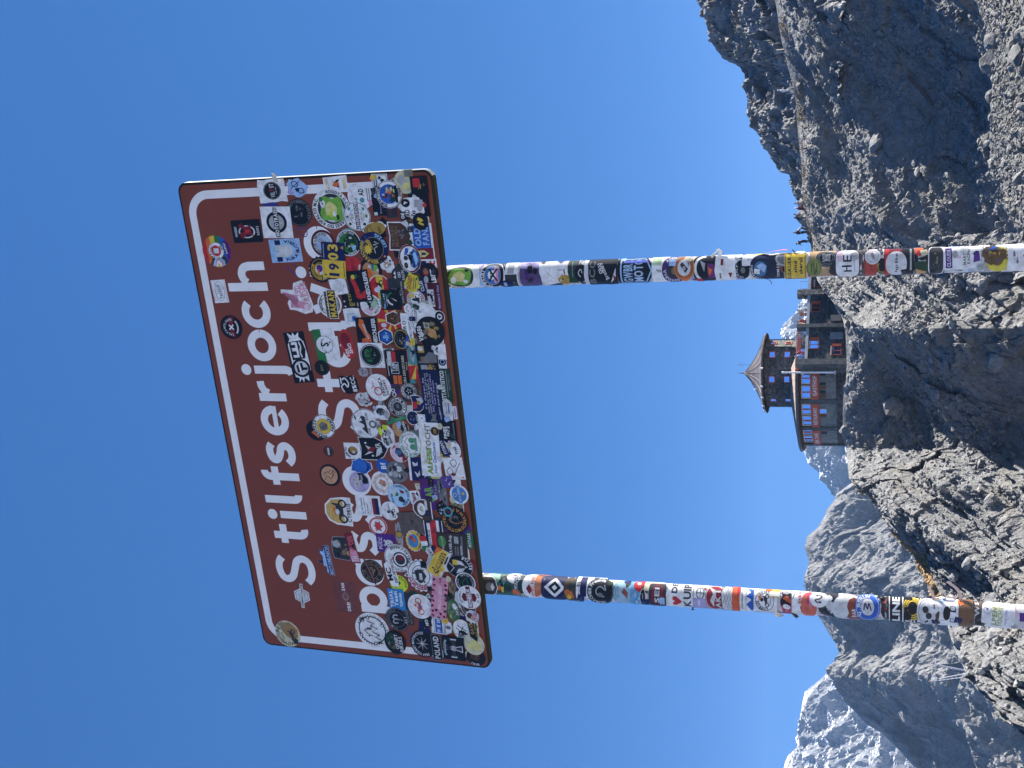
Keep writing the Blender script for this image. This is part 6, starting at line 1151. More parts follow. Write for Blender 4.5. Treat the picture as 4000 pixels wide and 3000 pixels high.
P(1493, 1888, 92, 84, 0, 'c', 'W', [('g', .80, .82, 'p'), ('g', .56, .60, (.55, .25, .15)), ('p', [(-.3, -.2), (0, .35), (.35, .1), (.2, -.3), (-.1, -.35)], (.5, .2, .1)), ('l', [(-.9, 0), (.9, 0)], .03, 'l'), ('l', [(0, -.9), (0, .9)], .03, 'l'), ('a', 'N TRAVEL ENDURO S', .69, .12, 90, (.5, .25, .16), 1, 300)], 'white compass sticker with an orange emblem')
P(1559, 1935, 90, 88, 0, 'c', (.38, .58, .74), [('p', [(-.1, .4), (.35, .5), (.3, .15), (.1, .0), (-.05, .1)], 'G'), ('e', .25, .45, .3, .22, 'w'), ('p', [(.2, -.2), (.5, -.1), (.4, -.45), (.2, -.5)], 'r'), ('e', -.3, -.15, .24, .22, 'k'), ('e', -.45, -.35, .14, .14, 'N'), ('t', '6 Giro in Vespa', -.3, .62, .16, .9, 'N', 6), ('a', 'VESPA CLUB CANTU', .82, .16, -70, 'N', -1)], 'light blue round sticker with a scooter and a map')
P(1440, 1975, 78, 96, 0, 'r', 'W', [('r', -.05, -.5, .8, .20, 'r'), ('r', -.05, -.68, .8, .14, 'N'), ('t', 'MOTORRAD', .15, .55, .1, 1.2, 'k'), ('e', -.72, .5, .12, .1, 'H'), ('r', 0, .32, .85, .015, 'k'), ('t', 'GS TROPHY', -.3, .1, .09, 1.0, 'g'), ('r', -.1, -.2, .6, .02, 'v')], 'white card with a red and blue bar')
P(1524, 1995, 72, 69, 0, 'c', 'W', [('m', -.25, -.25, .5, 'K', 'k'), ('e', -.1, .15, .16, .2, 'k'), ('t', 'Vaumf', .2, .1, .24, .9, 'g', 8), ('t', '5', -.3, -.75, .2, .16, 'k'), ('e', .1, .55, .12, .12, 'p'), ('p', [(.5, .3), (.85, .1), (.8, -.2)], 'p')], 'white oval sticker with a black rider')
P(1477, 2055, 70, 70, 0, 'c', 'W', [('g', .80, .96, (.5, .06, .06)), ('p', [(-.55, .3), (-.15, .2), (0, .55), (.15, .2), (.55, .35), (.4, -.05), (.55, -.3), (.15, -.25), (0, -.6), (-.15, -.25), (-.55, -.35), (-.4, 0)], (.5, .06, .06)), ('s', 0, 0, .5, 9, .6, (.5, .06, .06))], 'white and red ringed round sticker with a red eagle')
P(1509, 2121, 70, 74, -2, 'r', 'U', [('e', .02, -.28, .36, .42, 'w'), ('e', -.12, -.5, .2, .18, 'l'), ('p', [(-.4, .1), (-.2, .3), (-.1, .05)], 'w'), ('p', [(.4, .1), (.25, .3), (.12, .05)], 'w'), ('e', .12, -.2, .06, .06, 'k'), ('e', -.16, -.2, .06, .06, 'k'), ('t', 'PUCC', -.05, .58, .3, 1.3, 'w'), ('t', 'TEAM', -.2, .86, .12, .6, 'v')], 'purple square sticker with a white bull head')
P(1559, 2087, 98, 32, 0, 'w', 'l', [('e', 0, 0, .3, .9, 'k'), ('e', 0, 0, .24, .75, 'A'), ('x', ['g', 'l', 'k'], 12, .5, -.6, 0), ('x', ['g', 'l', 'k'], 12, .5, .6, 0)], 'silver winged sticker with a bronze disc')
P(1607, 2042, 85, 92, 6, 'r', 'z', [('g', .46, .49, (.15, .12, .11), .1, 0), ('t', 'SS', .1, .0, .36, .4, 'k'), ('x', [(.10, .08, .075), (.15, .12, .11)], 14, .8)], 'grey-brown leather-look square with stamped letters')
P(1622, 1943, 52, 42, 6, 'o', 'W', [('r', -.1, .2, .8, .3, 'r'), ('t', 'NTTE', -.1, .2, .32, 1.2, 'w'), ('p', [(.0, -.8), (.5, -.2), (.9, -.6)], 'k')], 'small white capsule sticker with a red band')
P(1687, 1927, 114, 84, 0, 'r', 'U', [('p', [(-1, -1), (.2, -1), (-.4, -.3), (-1, -.2)], 'r'), ('p', [(.3, 1), (1, 1), (1, .2), (.6, .3)], (.10, .02, .12)), ('t', 'BAR', -.05, .22, .62, 1.0, 'e', 5), ('t', 'TEAM', .2, -.42, .26, .8, (.2, .25, .2))], 'purple square sticker reading BAR in green')
P(1652, 1986, 76, 74, 0, [(-1, -1), (1, -1), (1, .1), (.8, .6), (.4, .95), (-.1, 1), (-.6, .7), (-.95, .2)], 't', [('p', [(-.88, -.55), (.88, -.55), (.85, -.3), (-.88, -.3)], 'w'), ('e', 0, .1, .62, .42, 'W'), ('p', [(-.3, .0), (0, .35), (.3, 0), (0, -.1)], 'C'), ('l', spl([(-.2, 0), (0, .25), (.3, 0)]), .06, 'k')], 'brown arch-shaped sticker with a thick white outline', border=(.10, 'W'))
P(1731, 1927, 104, 32, 0, 'r', 'g', [('x', ['l', 'k', 'g', 'K', 'l'], 26, 1.0)], 'grey sketch strip of motorbikes')
P(1750, 1880, 44, 44, 10, 'r', (.10, .06, .25), [('x', ['w', 'k', 'v'], 10, .7)], 'violet scrap with white print')
P(1787, 1967, 52, 50, 0, 'w', 'q', [('x', ['q', 'f', 'd'], 10, .7)], 'khaki cut-out sticker')
P(1795, 1930, 75, 72, 0, 'c', 'W', [('e', 0, 0, .80, .80, (.06, .2, .48)), ('r', 0, 0, .92, .2, (.08, .25, .52), 6), ('t', 'LIDO TORRI', 0, 0, .18, 1.4, 'w', 6), ('g', .14, .2, 'w', -.05, .45), ('e', .1, -.45, .14, .12, 'Y')], 'white-edged blue round sticker with a banner')
P(1697, 2084, 104, 72, 0, 'r', 'W', [('r', 0, 0, 1, .34, 'R'), ('r', 0, .8, 1, .12, 'N'), ('r', 0, -.78, 1, .14, 'N'), ('t', 'DUCATICOS', -.3, .55, .24, 1.2, 'k'), ('t', 'Day', .3, .0, .24, .4, 'k')], 'white label with red and navy stripes')
P(1728, 1985, 60, 44, 0, 'w', 'K', [('x', ['w', 'k', 'w', 'l'], 14, .8)], 'black cut-out sticker with white tribal curves')
P(1672, 2022, 36, 36, 0, 'c', 'k', [('e', .1, 0, .5, .5, 't')], 'small dark round sticker beside the striped label')
P(1779, 2028, 105, 104, 0, 'c', 'K', [('g', .90, .93, 't'), ('l', arc(.05, -.1, .3, .5, 90, 250, 8), .08, (.35, .18, .05)), ('x', ['t', 'k', 'f'], 16, .5), ('t', 'Velocità', .2, .05, .14, .7, 'g', 80), ('a', 'MOTOCYKLE', .76, .2, 130, (.5, .25, .05), 1), ('a', 'SCINAWA PL', .76, .2, -60, (.5, .25, .05), -1)], 'black round sticker with orange lettering SCINAWA')
P(1754, 1995, 37, 35, 0, 'c', (.08, .36, .42), [('e', 0, 0, .68, .68, 'K'), ('p', [(-.5, -.3), (.3, .5), (.5, .2), (-.2, -.6)], 'r')], 'small turquoise ring sticker')
P(1620, 2110, 84, 64, 0, 'g', 'Y', [('e', 0, .1, .62, .62, (.05, .22, .48)), ('p', [(-.2, -.1), (.1, .3), (.3, .05), (0, -.3)], 'O'), ('e', .3, .3, .2, .2, 'R'), ('p', [(.5, .3), (.8, .5), (.7, .1)], 'w'), ('a', 'VESPA CLUB', .8, .16, -90, 'k', -1)], 'yellow cog-edged sticker with a blue middle', border=(.06, 'W'))
P(1660, 2120, 56, 26, 8, 'r', 'W', [('r', -.66, 0, .34, 1, 'G'), ('r', .66, 0, .34, 1, 'R')], 'small green white and red flag sticker')
P(1768, 2126, 90, 116, -2, 'r', (.045, .03, .022), [('e', .2, .66, .5, .26, (.06, .22, .05)), ('t', 'Moto-Legend', .1, .66, .14, 1.1, (.35, .45, .3), 5), ('t', '29.+30.Aug.', 0, .12, .16, 1.7, 'w'), ('r', -.45, -.2, .35, .05, 'g'), ('r', -.45, -.36, .35, .05, 'g'), ('r', .45, -.3, .3, .14, 'l'), ('r', -.4, -.6, .4, .07, 'l'), ('r', .4, -.66, .4, .06, 'g')], 'dark brown event flyer reading 29.+30.Aug.')
P(1837, 2110, 76, 28, 0, [(-1, -.2), (-.4, -.9), (.4, -.9), (1, -.2), (.9, .9), (-.9, .9)], (.02, .12, .05), [('t', 'MOTARS', 0, .2, .7, 1.4, 'w')], 'green curved sticker with white lettering at the bottom edge')
P(1681, 2150, 34, 34, 0, 'w', 'w', [('e', .2, .2, .4, .4, 'l'), ('e', -.3, -.2, .3, .3, 'g')], 'small grey cut-out figure')
P(1556, 2179, 106, 104, 0, 'c', 'W', [('g', .93, .96, 'k'), ('e', -.1, -.15, .56, .56, 'K'), ('g', .36, .46, 'W', -.1, -.15), ('e', -.1, -.15, .36, .36, 'k'), ('e', .05, -.2, .2, .24, 'r'), ('p', [(.0, .8), (.4, .6), (.2, .3), (-.1, .4)], 'w'), ('p', [(-.3, .6), (.1, .4), (-.2, .3)], 'R'), ('a', 'ICAN FOOT', .82, .14, 150, 'g', 1), ('a', 'GORILLAS VARESE', .80, .16, -50, 'k', -1)], 'white round sticker with a black ape eye ring')
P(1559, 2280, 66, 68, 0, 'c', 'L', [('l', arc(0, 0, .6, .6, 30, 150, 8), .1, 'G'), ('l', arc(0, 0, .45, .45, 30, 150, 8), .1, 'G'), ('a', 'ROUTES', .78, .22, -60, 'd', -1), ('e', .1, .0, .2, .2, 'd')], 'neon yellow round sticker')
P(1530, 2235, 112, 46, 6, [(-1, -.6), (-.6, -.9), (.9, -.8), (1, -.3), (.8, .2), (.6, .9), (-.3, .9), (-.9, .4)], 'W', [('t', 'MC', -.1, .36, .7, .9, 'K', 2), ('t', 'SHIT-HETERON', .1, -.5, .4, 1.6, 'k')], 'white outlined lettering sticker reading MC')
P(1797, 2211, 88, 104, 0, 'c', 'K', [('e', 0, .05, .5, .56, 'k'), ('p', [(-.6, .3), (-.2, .1), (-.1, -.4), (-.45, -.2)], 'w'), ('p', [(.6, .3), (.2, .1), (.1, -.4), (.45, -.2)], 'w'), ('p', [(-.1, -.4), (.1, -.4), (0, -.65)], 'w'), ('l', [(-.5, .7), (-.1, .4), (.3, .75)], .06, 'w'), ('a', 'RSTYLE', .82, .2, -60, 'W', -1)], 'black oval sticker with a white masked head', border=(.04, 'l'))
P(1646, 2246, 126, 112, 0, 'g', 'W', [('g', .86, .9, 'K'), ('g', .58, .62, 'K'), ('e', 0, 0, .56, .56, 'W'), ('x', ['K', 'g', 'k', 'l', 'K', 'v'], 24, .55), ('p', [(-.3, .3), (.3, .4), (.4, -.1), (.0, -.4), (-.4, -.1)], 'k'), ('r', -.05, .0, .2, .1, 'w'), ('a', 'ENDURO', .74, .2, 155, (.45, .05, .14), 1), ('r', .7, -.3, .2, .2, 'K'), ('r', -.75, -.5, .14, .14, 'K')], 'white cog-edged round sticker reading ENDURO in crimson')
for yy_ in (2243, 2328): P(1590 + (yy_ == 2328)*80, yy_, 22, 20, 20, [(-1, -1), (1, -1), (0, 1)], 'W', [('p', [(-.5, -.6), (.5, -.6), (0, .4)], 'k')], 'small white and black triangle on the cog-edged sticker')
P(1591, 2384, 110, 44, -2, 'r', 'k', [('t', 'BEACH', .45, .45, .4, .8, (.22, .18, .16)), ('t', 'LONG', -.4, .05, .4, .8, (.22, .18, .16)), ('t', 'BMW TEAM', -.5, -.6, .26, .8, (.2, .16, .15))], 'dark label with faint BEACH lettering')
P(1771, 2382, 88, 52, 0, 'c', (.05, .13, .05), [('e', 0, .2, .8, .6, (.12, .22, .09)), ('x', ['d', 'k', 'G', 'q'], 14, .7), ('g', .14, .22, 'g', .5, .1), ('g', .14, .22, 'g', -.5, .1), ('t', '2025', .0, -.62, .3, .8, 'w'), ('e', -.5, .4, .14, .12, 'L')], 'green round sticker with a motorbike and 2025')
P(1766, 2291, 62, 34, 0, 'w', 'f', [('x', ['k', 't', 'A', 'g'], 16, .8)], 'brown animal-picture cut-out')
P(1717, 2195, 112, 60, -28, 'r', 'Y', [('p', [(.3, 1), (1, 1), (1, .2)], 'O'), ('p', [(-1, -1), (1, -1), (1, -.55), (-1, -.7)], 'w'), ('t', 'dcum', 0, .05, .80, 1.6, 'k'), ('t', 'dcum', 0, .05, .50, 1.5, 'A'), ('r', .4, -.72, .3, .1, 'N')], 'tilted yellow rectangle reading dcum', border=(.07, 'w'))
P(1719, 2331, 164, 60, -10, 'r', 'P', [('t', 'MUNGIMI', 0, -.05, .34, 1.1, 'p')] + [('p', [(cx + .06*math.cos(t)*q, cy + .2*math.sin(t)*q) for t, q in ((6.283*i/7, 1 + .4*math.sin(i*2.3 + cx*9)) for i in range(7))], 'M') for cx, cy in ((-.9, .7), (-.7, .75), (-.45, .85), (-.2, .75), (0, .9), (.3, .85), (.55, .7), (.8, .8), (-.95, -.1), (-.85, -.75), (-.6, -.8), (-.35, -.7), (-.05, -.85), (.2, -.75), (.45, -.8), (.65, -.7), (-.62, .3), (-.75, -.3))] + [('l', spl([(.7, .1), (.8, -.1), (.9, .1), (.95, -.2)]), .04, 'r')], 'pink banner sticker with dark hearts reading MUNGIMI')
P(1820, 2273, 82, 82, 0, 'c', 'K', [('g', .86, .95, 'W'), ('l', spl([(-.4, .1), (-.1, .3), (.2, .15), (.4, -.1), (0, -.25), (-.3, -.1)]), .05, 'G'), ('a', 'TUCTELORA', .72, .16, 130, 'l', 1), ('a', 'MOTO OKAER', .72, .16, -40, 'l', -1)], 'black round sticker with a white rim and thin green bull')
P(1830, 2372, 66, 62, 0, 'c', 'l', [('e', 0, 0, .86, .86, 't'), ('g', .6, .66, 'l')], 'grey-rimmed dark round sticker')
P(1835, 2330, 90, 90, 0, 'c', 'W', [('p', [(-.35, .5), (0, .65), (.35, .5), (.3, .2), (.35, -.5), (0, -.65), (-.35, -.5), (-.3, -.2)], (.12, .012, .02)), ('r', 0, 0, .95, .22, 'W', 4), ('r', 0, 0, .92, .19, (.14, .012, .02), 4), ('t', 'MDNBEUK', -.05, 0, .24, 1.6, 'W', 4), ('a', 'ISTANBUL', .8, .13, 90, 'g', 1), ('a', 'ST. 9.20', .8, .13, -90, 'g', -1)], 'white round sticker with a dark red badge reading MDNBEUK')
P(1550, 2341, 82, 62, 0, 'r', (.03, .22, .52), [('t', 'TRIAL', .05, .6, .34, 1.6, 'W'), ('t', 'Team', .1, .05, .38, 1.4, 'W'), ('t', 'TURRINI', 0, -.55, .26, 1.3, 'W'), ('l', arc(-.85, .45, .15, .5, 90, 270, 6), .06, 'W')], 'blue rectangle reading TRIAL Team TURRINI')
P(1642, 2367, 94, 93, 0, 'c', 'W', [('g', .20, .27, (.5, .06, .05), .42, .1), ('g', .20, .27, (.5, .06, .05), -.42, -.05), ('p', [(-.5, .1), (-.1, .25), (.2, .1), (.45, .35), (.3, -.05), (-.1, -.2), (-.3, -.05)], (.55, .12, .05)), ('p', [(-.1, .3), (.1, .55), (.2, .25)], 'O'), ('r', -.02, .0, .2, .06, 'B'), ('a', 'FREUNDE und RIDERS', .80, .12, 110, 'p', 1), ('a', 'CLUB STELVIO', .80, .12, -80, 'p', -1)], 'white round sticker with a red motorbike')
P(1552, 2418, 89, 89, 0, 'c', 'K', [('g', .92, .96, 'g'), ('g', .64, .67, 'g'), ('l', spl([(-.3, -.1), (-.3, .3), (0, .2), (0, -.2), (.1, .3), (.35, .2), (.35, -.1)]), .12, 'l'), ('l', [(.05, -.1), (-.05, -.55)], .09, 'g'), ('a', 'ROBERTO NOVELLI', .79, .15, 90, 'g', 1), ('a', 'ART', .79, .18, -90, 'l', -1), ('e', -.6, .5, .05, .05, 'w')], 'black round sticker with a grey gothic monogram')
P(1669, 2427, 36, 34, 4, 'r', 'K', [('t', 'MO', -.2, .1, .6, 1.3, 'W', 4)], 'small black square with white letters MO')
P(1808, 2459, 84, 74, 10, 'c', 'W', [('l', [(-.5, .6), (.3, -.2)], .08, 'k'), ('l', [(-.5, -.1), (.3, .6)], .08, 'k'), ('l', [(-.1, -.4), (.5, .4)], .08, 'k'), ('x', ['w', 'l', 'v', 'p'], 10, .4, -.3, .5)], 'white oval sticker with black scribbled crosses', border=(.06, 'A'))
P(1815, 2490, 62, 50, 8, 'w', 'K', [('x', ['l', 'g', 'w', 'k', 'l'], 22, .85), ('e', 0, .0, .3, .35, 'l')], 'black and white ape head cut-out')
P(1726, 2447, 62, 82, -4, [(-1, 1), (1, 1), (1, -.4), (.6, -.9), (0, -1), (-.6, -.9), (-1, -.4)], 'W', [('r', 0, .72, .9, .04, 'l'), ('r', 0, .28, .86, .34, (.04, .12, .40)), ('t', '20', -.6, .3, .22, .4, 'W'), ('t', '13', .6, .3, .22, .4, 'W'), ('p', [(-.1, .45), (.15, .5), (.1, .1), (-.15, .15)], 'w'), ('r', 0, -.22, .8, .03, 'g'), ('r', 0, -.34, .7, .03, 'g'), ('g', .14, .22, 'k', 0, -.62), ('e', 0, -.62, .13, .13, (.2, .2, .3))], 'white and blue tag-shaped sticker reading 20 13', border=(.05, 'l'))
P(1546, 2506, 88, 82, 0, 'c', 'K', [('e', .1, .35, .7, .45, 'd'), ('x', ['k', 'q', 'r', 'f', 'K', 'g'], 20, .75), ('t', 'ORNEY', .1, -.15, .26, 1.3, 'w', 2), ('t', 'BIKERS', -.1, -.55, .26, 1.3, 'w', 2)], 'dark round sticker with ragged white lettering')
P(1655, 2514, 104, 100, 0, 'c', 'K', [('g', .92, .96, 'k'), ('s', 0, .1, .5, 4, .12, 'w'), ('s', 0, .1, .34, 4, .12, 'l'), ('l', [(-.35, .45), (.35, -.25)], .03, 'w'), ('l', [(-.35, -.25), (.35, .45)], .03, 'w'), ('a', 'DEAF TOURIST MOTORCYCLE', .80, .15, 100, 'w', 1, 210)], 'black round sticker with a white star, reading DEAF TOURIST MOTORCYCLE')
P(1707, 2528, 100, 38, 0, 'o', 'K', [('t', 'POLAND', 0, 0, .9, 1.7, 'w')], 'black bar reading POLAND', border=(.10, 'g'))
P(1776, 2528, 90, 86, -2, 'r', 'K', [('p', [(-.12, .5), (-.3, .8), (.3, .8), (.12, .5), (.12, .15), (.5, .12), (.8, .3), (.8, -.3), (.5, -.12), (.12, -.15), (.3, -.8), (-.3, -.8), (-.12, -.15), (-.5, -.12), (-.8, -.3), (-.8, .3), (-.5, .12), (-.12, .15)], 'w'), ('p', [(-.2, .72), (.2, .72), (.05, .1), (.7, .2), (.7, -.2), (.05, -.1), (.2, -.72), (-.2, -.72), (-.05, -.1), (-.7, -.2), (-.7, .2), (-.05, .1)], 'k'), ('e', 0, 0, .22, .22, 'l'), ('l', arc(0, .35, .85, .5, 140, 40, 8), .16, (.25, .4, .42)), ('t', 'TRUST', 0, .85, .14, .7, 'k')], 'black square with a white outlined cross and fist')
P(1860, 2567, 66, 74, 0, 'c', 'K', [('g', .78, .82, 'k'), ('e', .1, .1, .5, .5, 't'), ('x', ['t', 'k', 'f', 'K'], 12, .5), ('a', 'ERIKI', .82, .2, 170, 'w', 1)], 'dark brown round sticker in the bottom left corner')
P(1855, 2512, 82, 80, 0, 'c', 'C', [('x', ['C', 'y', 'w', 'v', 'y'], 18, .8), ('e', -.1, -.1, .5, .5, 'y')], 'cream yellow round sticker at the bottom left')
P(1851, 2453, 94, 40, 6, [(-1, -.3), (-.7, -.6), (1, -1), (.95, .6), (.5, .8), (-.6, .8)], 'K', [('t', 'GAVBA', .2, .2, .56, 1.2, 'A'), ('t', 'ADV TEAM', -.1, -.5, .26, 1.1, 'A')], 'black and gold wedge sticker reading GAVBA')
P(1848, 2403, 56, 56, 0, 'w', 'w', [('e', .1, .3, .4, .4, 't'), ('e', -.2, -.1, .35, .3, 'S'), ('e', .2, -.4, .35, .3, 'P'), ('g', .16, .24, 'U', -.4, -.5), ('g', .16, .24, 'U', .5, -.5)], 'cut-out sticker of a child on a pink bike')
for k in range(46):
    y = rf_.uniform(690, 2580); x = 1685 + (y-661)*.1192 - rf_.uniform(22, 250)
    c = rf_.choice(['k', 'W', 'w', 'l', 'N', 'R', 'd', 'Y', 'H', 'K', 'C'])
    P(x, y, rf_.uniform(15, 28), rf_.uniform(14, 26), rf_.uniform(-30, 30), rf_.choice(['c', 'r', 'o', 'w', 'c']), c, [('x', [rf_.choice(['k', 'K', 'g']), rf_.choice(['w', 'l', 'A', 'r'])], 4, .7)], 'tiny newer sticker on top of the others')
# crumpled corner of the torn sticker folded over the right edge
m = MB(); r_ = random.Random(4); u0, v0 = to_panel(1080, 692); g = []
for i in range(5):
    for j in range(4): g.append(panel_pt(u0 + .007*i - .014 + r_.uniform(-.002, .002), v0 - .008*j*(1 - .12*i) + .012, .003 + r_.uniform(0, .009)))
m.add(g, [(4*i+j, 4*i+4+j, 4*i+5+j, 4*i+1+j) for i in range(4) for j in range(3)]); m.build('torn_paper', mat('crumpled_paper', (.58, .56, .52), .8), panel)
# ------------------------------------------------------------------ stickers wrapped round the posts
def PRs(x, d, h, w, rot, *a, **k):
    k.setdefault('base_level', 29); return _f(POST_R, x, POST_R.axis_y(x) - d*PR*POST_R.ppm(x), w, h, rot, *a, **k)
def PLs(x, d, h, w, rot, *a, **k):
    k.setdefault('base_level', 29); return _f(POST_L, x, POST_L.axis_y(x) - d*PR*POST_L.ppm(x), w, h, rot, *a, **k)
# older layers: scraps of paper and vinyl covering the whole pipe
rr = random.Random(21)
for post, fn, xs in ((POST_R, PRs, range(1765, 4060, 44)), (POST_L, PLs, range(1915, 4060, 46))):
    for i, x in enumerate(xs):
        for j, d in enumerate((-.92, -.35, .35, .93)):
            c = rr.choice(['w', 'W', 'w', 'l', 'W', 'w', 'k', 'H', 'K', 'p', 'C', 'v', 'N'] if post is POST_R else ['W', 'w', 'W', 'w', 'l', 'w', 'K', 'H', 'W', 'p', 'C', 'g'])
            c2 = rr.choice(['k', 'g', 'R', 'N', 'B', 'O', 'K', 'd', 'w'])
            fn(x + rr.uniform(-14, 14), d, rr.uniform(40, 74), rr.uniform(34, 62), rr.uniform(-14, 14), rr.choice(['x', 'x', 'r', 'o', 'c', 'w']), c, [('x', [c2, 'l', 'g', rr.choice(['k', 'w', 'A', 'r'])], 5, .7)], 'older weathered sticker scrap', name='sticker_scrap', level=7*((i % 2)*2 + j % 2))
# right post, from the sign down
PRs(1811, -.02, 152, 98, 0, 'O', 'W', [('e', .0, -.02, .74, .70, 'k'), ('p', [(-.55, .1), (-.5, .5), (-.1, .58), (.2, .5), (.55, .45), (.6, .1), (.5, -.3), (.55, -.55), (.1, -.6), (-.4, -.5), (-.62, -.2)], 'e'), ('p', [(-.3, .25), (.15, .35), (.4, .0), (.1, -.3), (-.3, -.2)], 'y'), ('e', -.2, .32, .22, .14, 'W'), ('e', -.3, -.3, .12, .12, 'W'), ('e', .45, -.35, .16, .1, 'd'), ('a', 'ALTO M.C.', .86, .14, 150, 'K', 1)], 'white sticker with a green reptile head wrapped round the right post')
PRs(1939, .05, 92, 84, 0, 'c', 'W', [('g', .68, .94, 'K'), ('e', 0, 0, .66, .66, (.05, .16, .4)), ('p', [(-.6, -.1), (.6, -.1), (.4, -.5), (-.4, -.5)], 'P'), ('e', 0, .05, .3, .34, 'W'), ('l', [(-.4, -.4), (.4, .3)], .12, 'K'), ('l', [(-.4, .3), (.4, -.4)], .12, 'K'), ('e', -.1, .1, .08, .08, 'K'), ('e', .12, .1, .08, .08, 'K'), ('a', 'ST. PAULI', .8, .18, 120, 'W', 1)], 'black ring sticker with a white skull')
PRs(2012, .15, 50, 92, 0, 'r', 'W', [('r', .3, .1, .35, .5, 'l'), ('r', -.5, 0, .3, .8, 'g')], 'white label with a grey box')
PRs(2010, -.55, 46, 50, 0, 'r', 'k', [('x', ['N', 'g', 'k', 'K'], 10, .8)], 'dark photo scrap')
PRs(1990, -.75, 56, 34, 0, 'c', 'N', [('r', 0, .2, .5, .2, 'H')], 'blue striped oval')
PRs(2085, .1, 82, 94, 0, 'o', (.10, .06, .16), [('r', .65, 0, .35, 1, 'v'), ('x', ['N', 'K', 'U', 'k', 'r'], 18, .7), ('e', .1, -.5, .2, .2, 'K'), ('t', 'LOS BRO', .68, .0, .16, .9, 'U', 90)], 'lilac and dark purple photo sticker')
PRs(2158, .1, 70, 78, 12, 'x', 'W', [('l', [(-.4, .3), (.3, -.2)], .04, 'l'), ('l', [(-.6, -.5), (.2, .4)], .03, 'l')], 'crumpled white torn paper')
PRs(2205, .2, 48, 54, 10, 'x', 'W', [('t', '8888', .1, .1, .2, .8, 'l', 80), ('r', -.2, -.5, .3, .1, 'r')], 'white label with faint print')
PRs(2215, -.55, 48, 44, 0, 'w', 'A', [('x', ['k', 't', 'w', 'r'], 8, .7)], 'yellow and brown scrap')
PRs(2250, .2, 40, 80, 0, 'r', 'd', [('p', [(-.3, -.9), (.2, .9), (.5, -.9)], 'k'), ('l', [(-.5, 0), (.8, .2)], .05, 'w')], 'dark green and black sticker')
PRs(2280, -.05, 44, 62, 0, 'c', 'K', [('l', spl([(-.4, 0), (0, .4), (.4, 0), (0, -.3)]), .12, 'w')], 'black oval sticker with a white knot')
PRs(2318, 0, 50, 96, 0, 'x', 'w', [('x', ['H', 'l', 'k', 'g'], 12, .8)], 'pale torn sticker')
PRs(2366, .02, 112, 97, 0, 'r', 'K', [('t', 'BCC', -.05, .72, .34, 1.5, 'g'), ('t', 'Okay', .2, .22, .22, .7, 'w', 28), ('t', 'Brothers', .0, -.08, .22, 1.1, 'w', 28), ('p', [(-.9, -.4), (-.5, -.6), (.2, -.9), (-.3, -.9)], 'w'), ('p', [(-.6, -.75), (-.2, -.7), (-.4, -.95)], 'r')], 'black sticker reading Okay Brothers')
PRs(2494, .0, 146, 96, 0, [(-1, .96), (0, 1), (1, .96), (1, -.55), (0, -1), (-1, -.55)], 'K', [('p', [(-.9, .84), (.9, .84), (.9, -.50), (0, -.86), (-.9, -.50)], (.30, .50, .75)), ('p', [(-.82, .76), (.82, .76), (.82, -.46), (0, -.78), (-.82, -.46)], 'K'), ('t', 'GWBRA', 0, .42, .40, 1.5, (.35, .5, .7)), ('t', 'MOTO', 0, -.14, .40, 1.5, (.38, .52, .7)), ('r', .6, .0, .1, .6, (.10, .14, .6))], 'black shield sticker with shiny blue lettering')
PRs(2588, .1, 66, 96, 0, 'r', 'W', [('r', .6, .4, .4, .5, (.45, .6, .35)), ('t', 'good, andere', -.2, -.1, .16, 1.1, 'g', 80)], 'white label with pale green patch')
PRs(2641, .0, 92, 94, 0, 'c', (.06, .03, .12), [('g', .58, .62, 'U'), ('e', 0, 0, .56, .56, 'k'), ('a', 'OSASUNA', .78, .2, 150, 'w', 1), ('a', 'ADEMON', .78, .2, 0, 'w', 1), ('e', -.1, .0, .2, .2, 'f')], 'dark purple round sticker with white lettering')
PRs(2763, .0, 92, 96, 0, 'O', 'K', [('l', arc(0, 0, .86, .86, 150, 0, 10), .22, 'W'), ('p', [(-.7, -.2), (.3, -.15), (.2, -.8), (-.6, -.8)], (.16, .03, .14)), ('p', [(-.5, -.3), (.1, -.2), (-.1, -.6)], 'O'), ('p', [(-.2, .1), (.5, .5), (.3, .0)], 'l'), ('t', '100', .72, -.3, .14, .4, 'k', -80)], 'black sticker with a white arch and orange glow')
PRs(2681, .12, 80, 80, 0, 'c', (.35, .10, .04), [('g', .92, .96, 'Y'), ('e', 0, 0, .66, .66, 'A'), ('e', 0, 0, .62, .62, 'w'), ('p', [(-.4, -.1), (.2, .4), (.4, .2), (-.1, -.4)], 'k'), ('e', -.05, 0, .16, .16, 'l'), ('p', [(0, -.4), (.5, -.3), (.3, -.5)], 'g')], 'orange ringed round sticker with an engine')
PRs(2839, .0, 78, 96, 0, 'x', 'W', [('r', .35, .3, .2, .14, 'r'), ('p', [(-.7, -.5), (-.3, -.3), (-.3, -.7)], 'r'), ('l', [(-.2, .1), (.4, 0)], .04, 'l'), ('r', -.5, .5, .2, .08, 'g')], 'torn white label with red marks')
PRs(2905, -.25, 58, 70, 0, 'c', 'K', [('a', 'TO ITALY', .76, .22, 120, 'w', 1), ('e', 0, -.1, .3, .3, 'g')], 'black round sticker reading TO ITALY')
PRs(2935, .55, 60, 44, 0, 'x', 'W', [('t', 'T', 0, 0, .5, .5, 'l')], 'white scrap')
PRs(2975, .86, 40, 26, 0, 'r', 'L', [('r', .2, .0, .4, .5, 'Y')], 'neon yellow reflective strip')
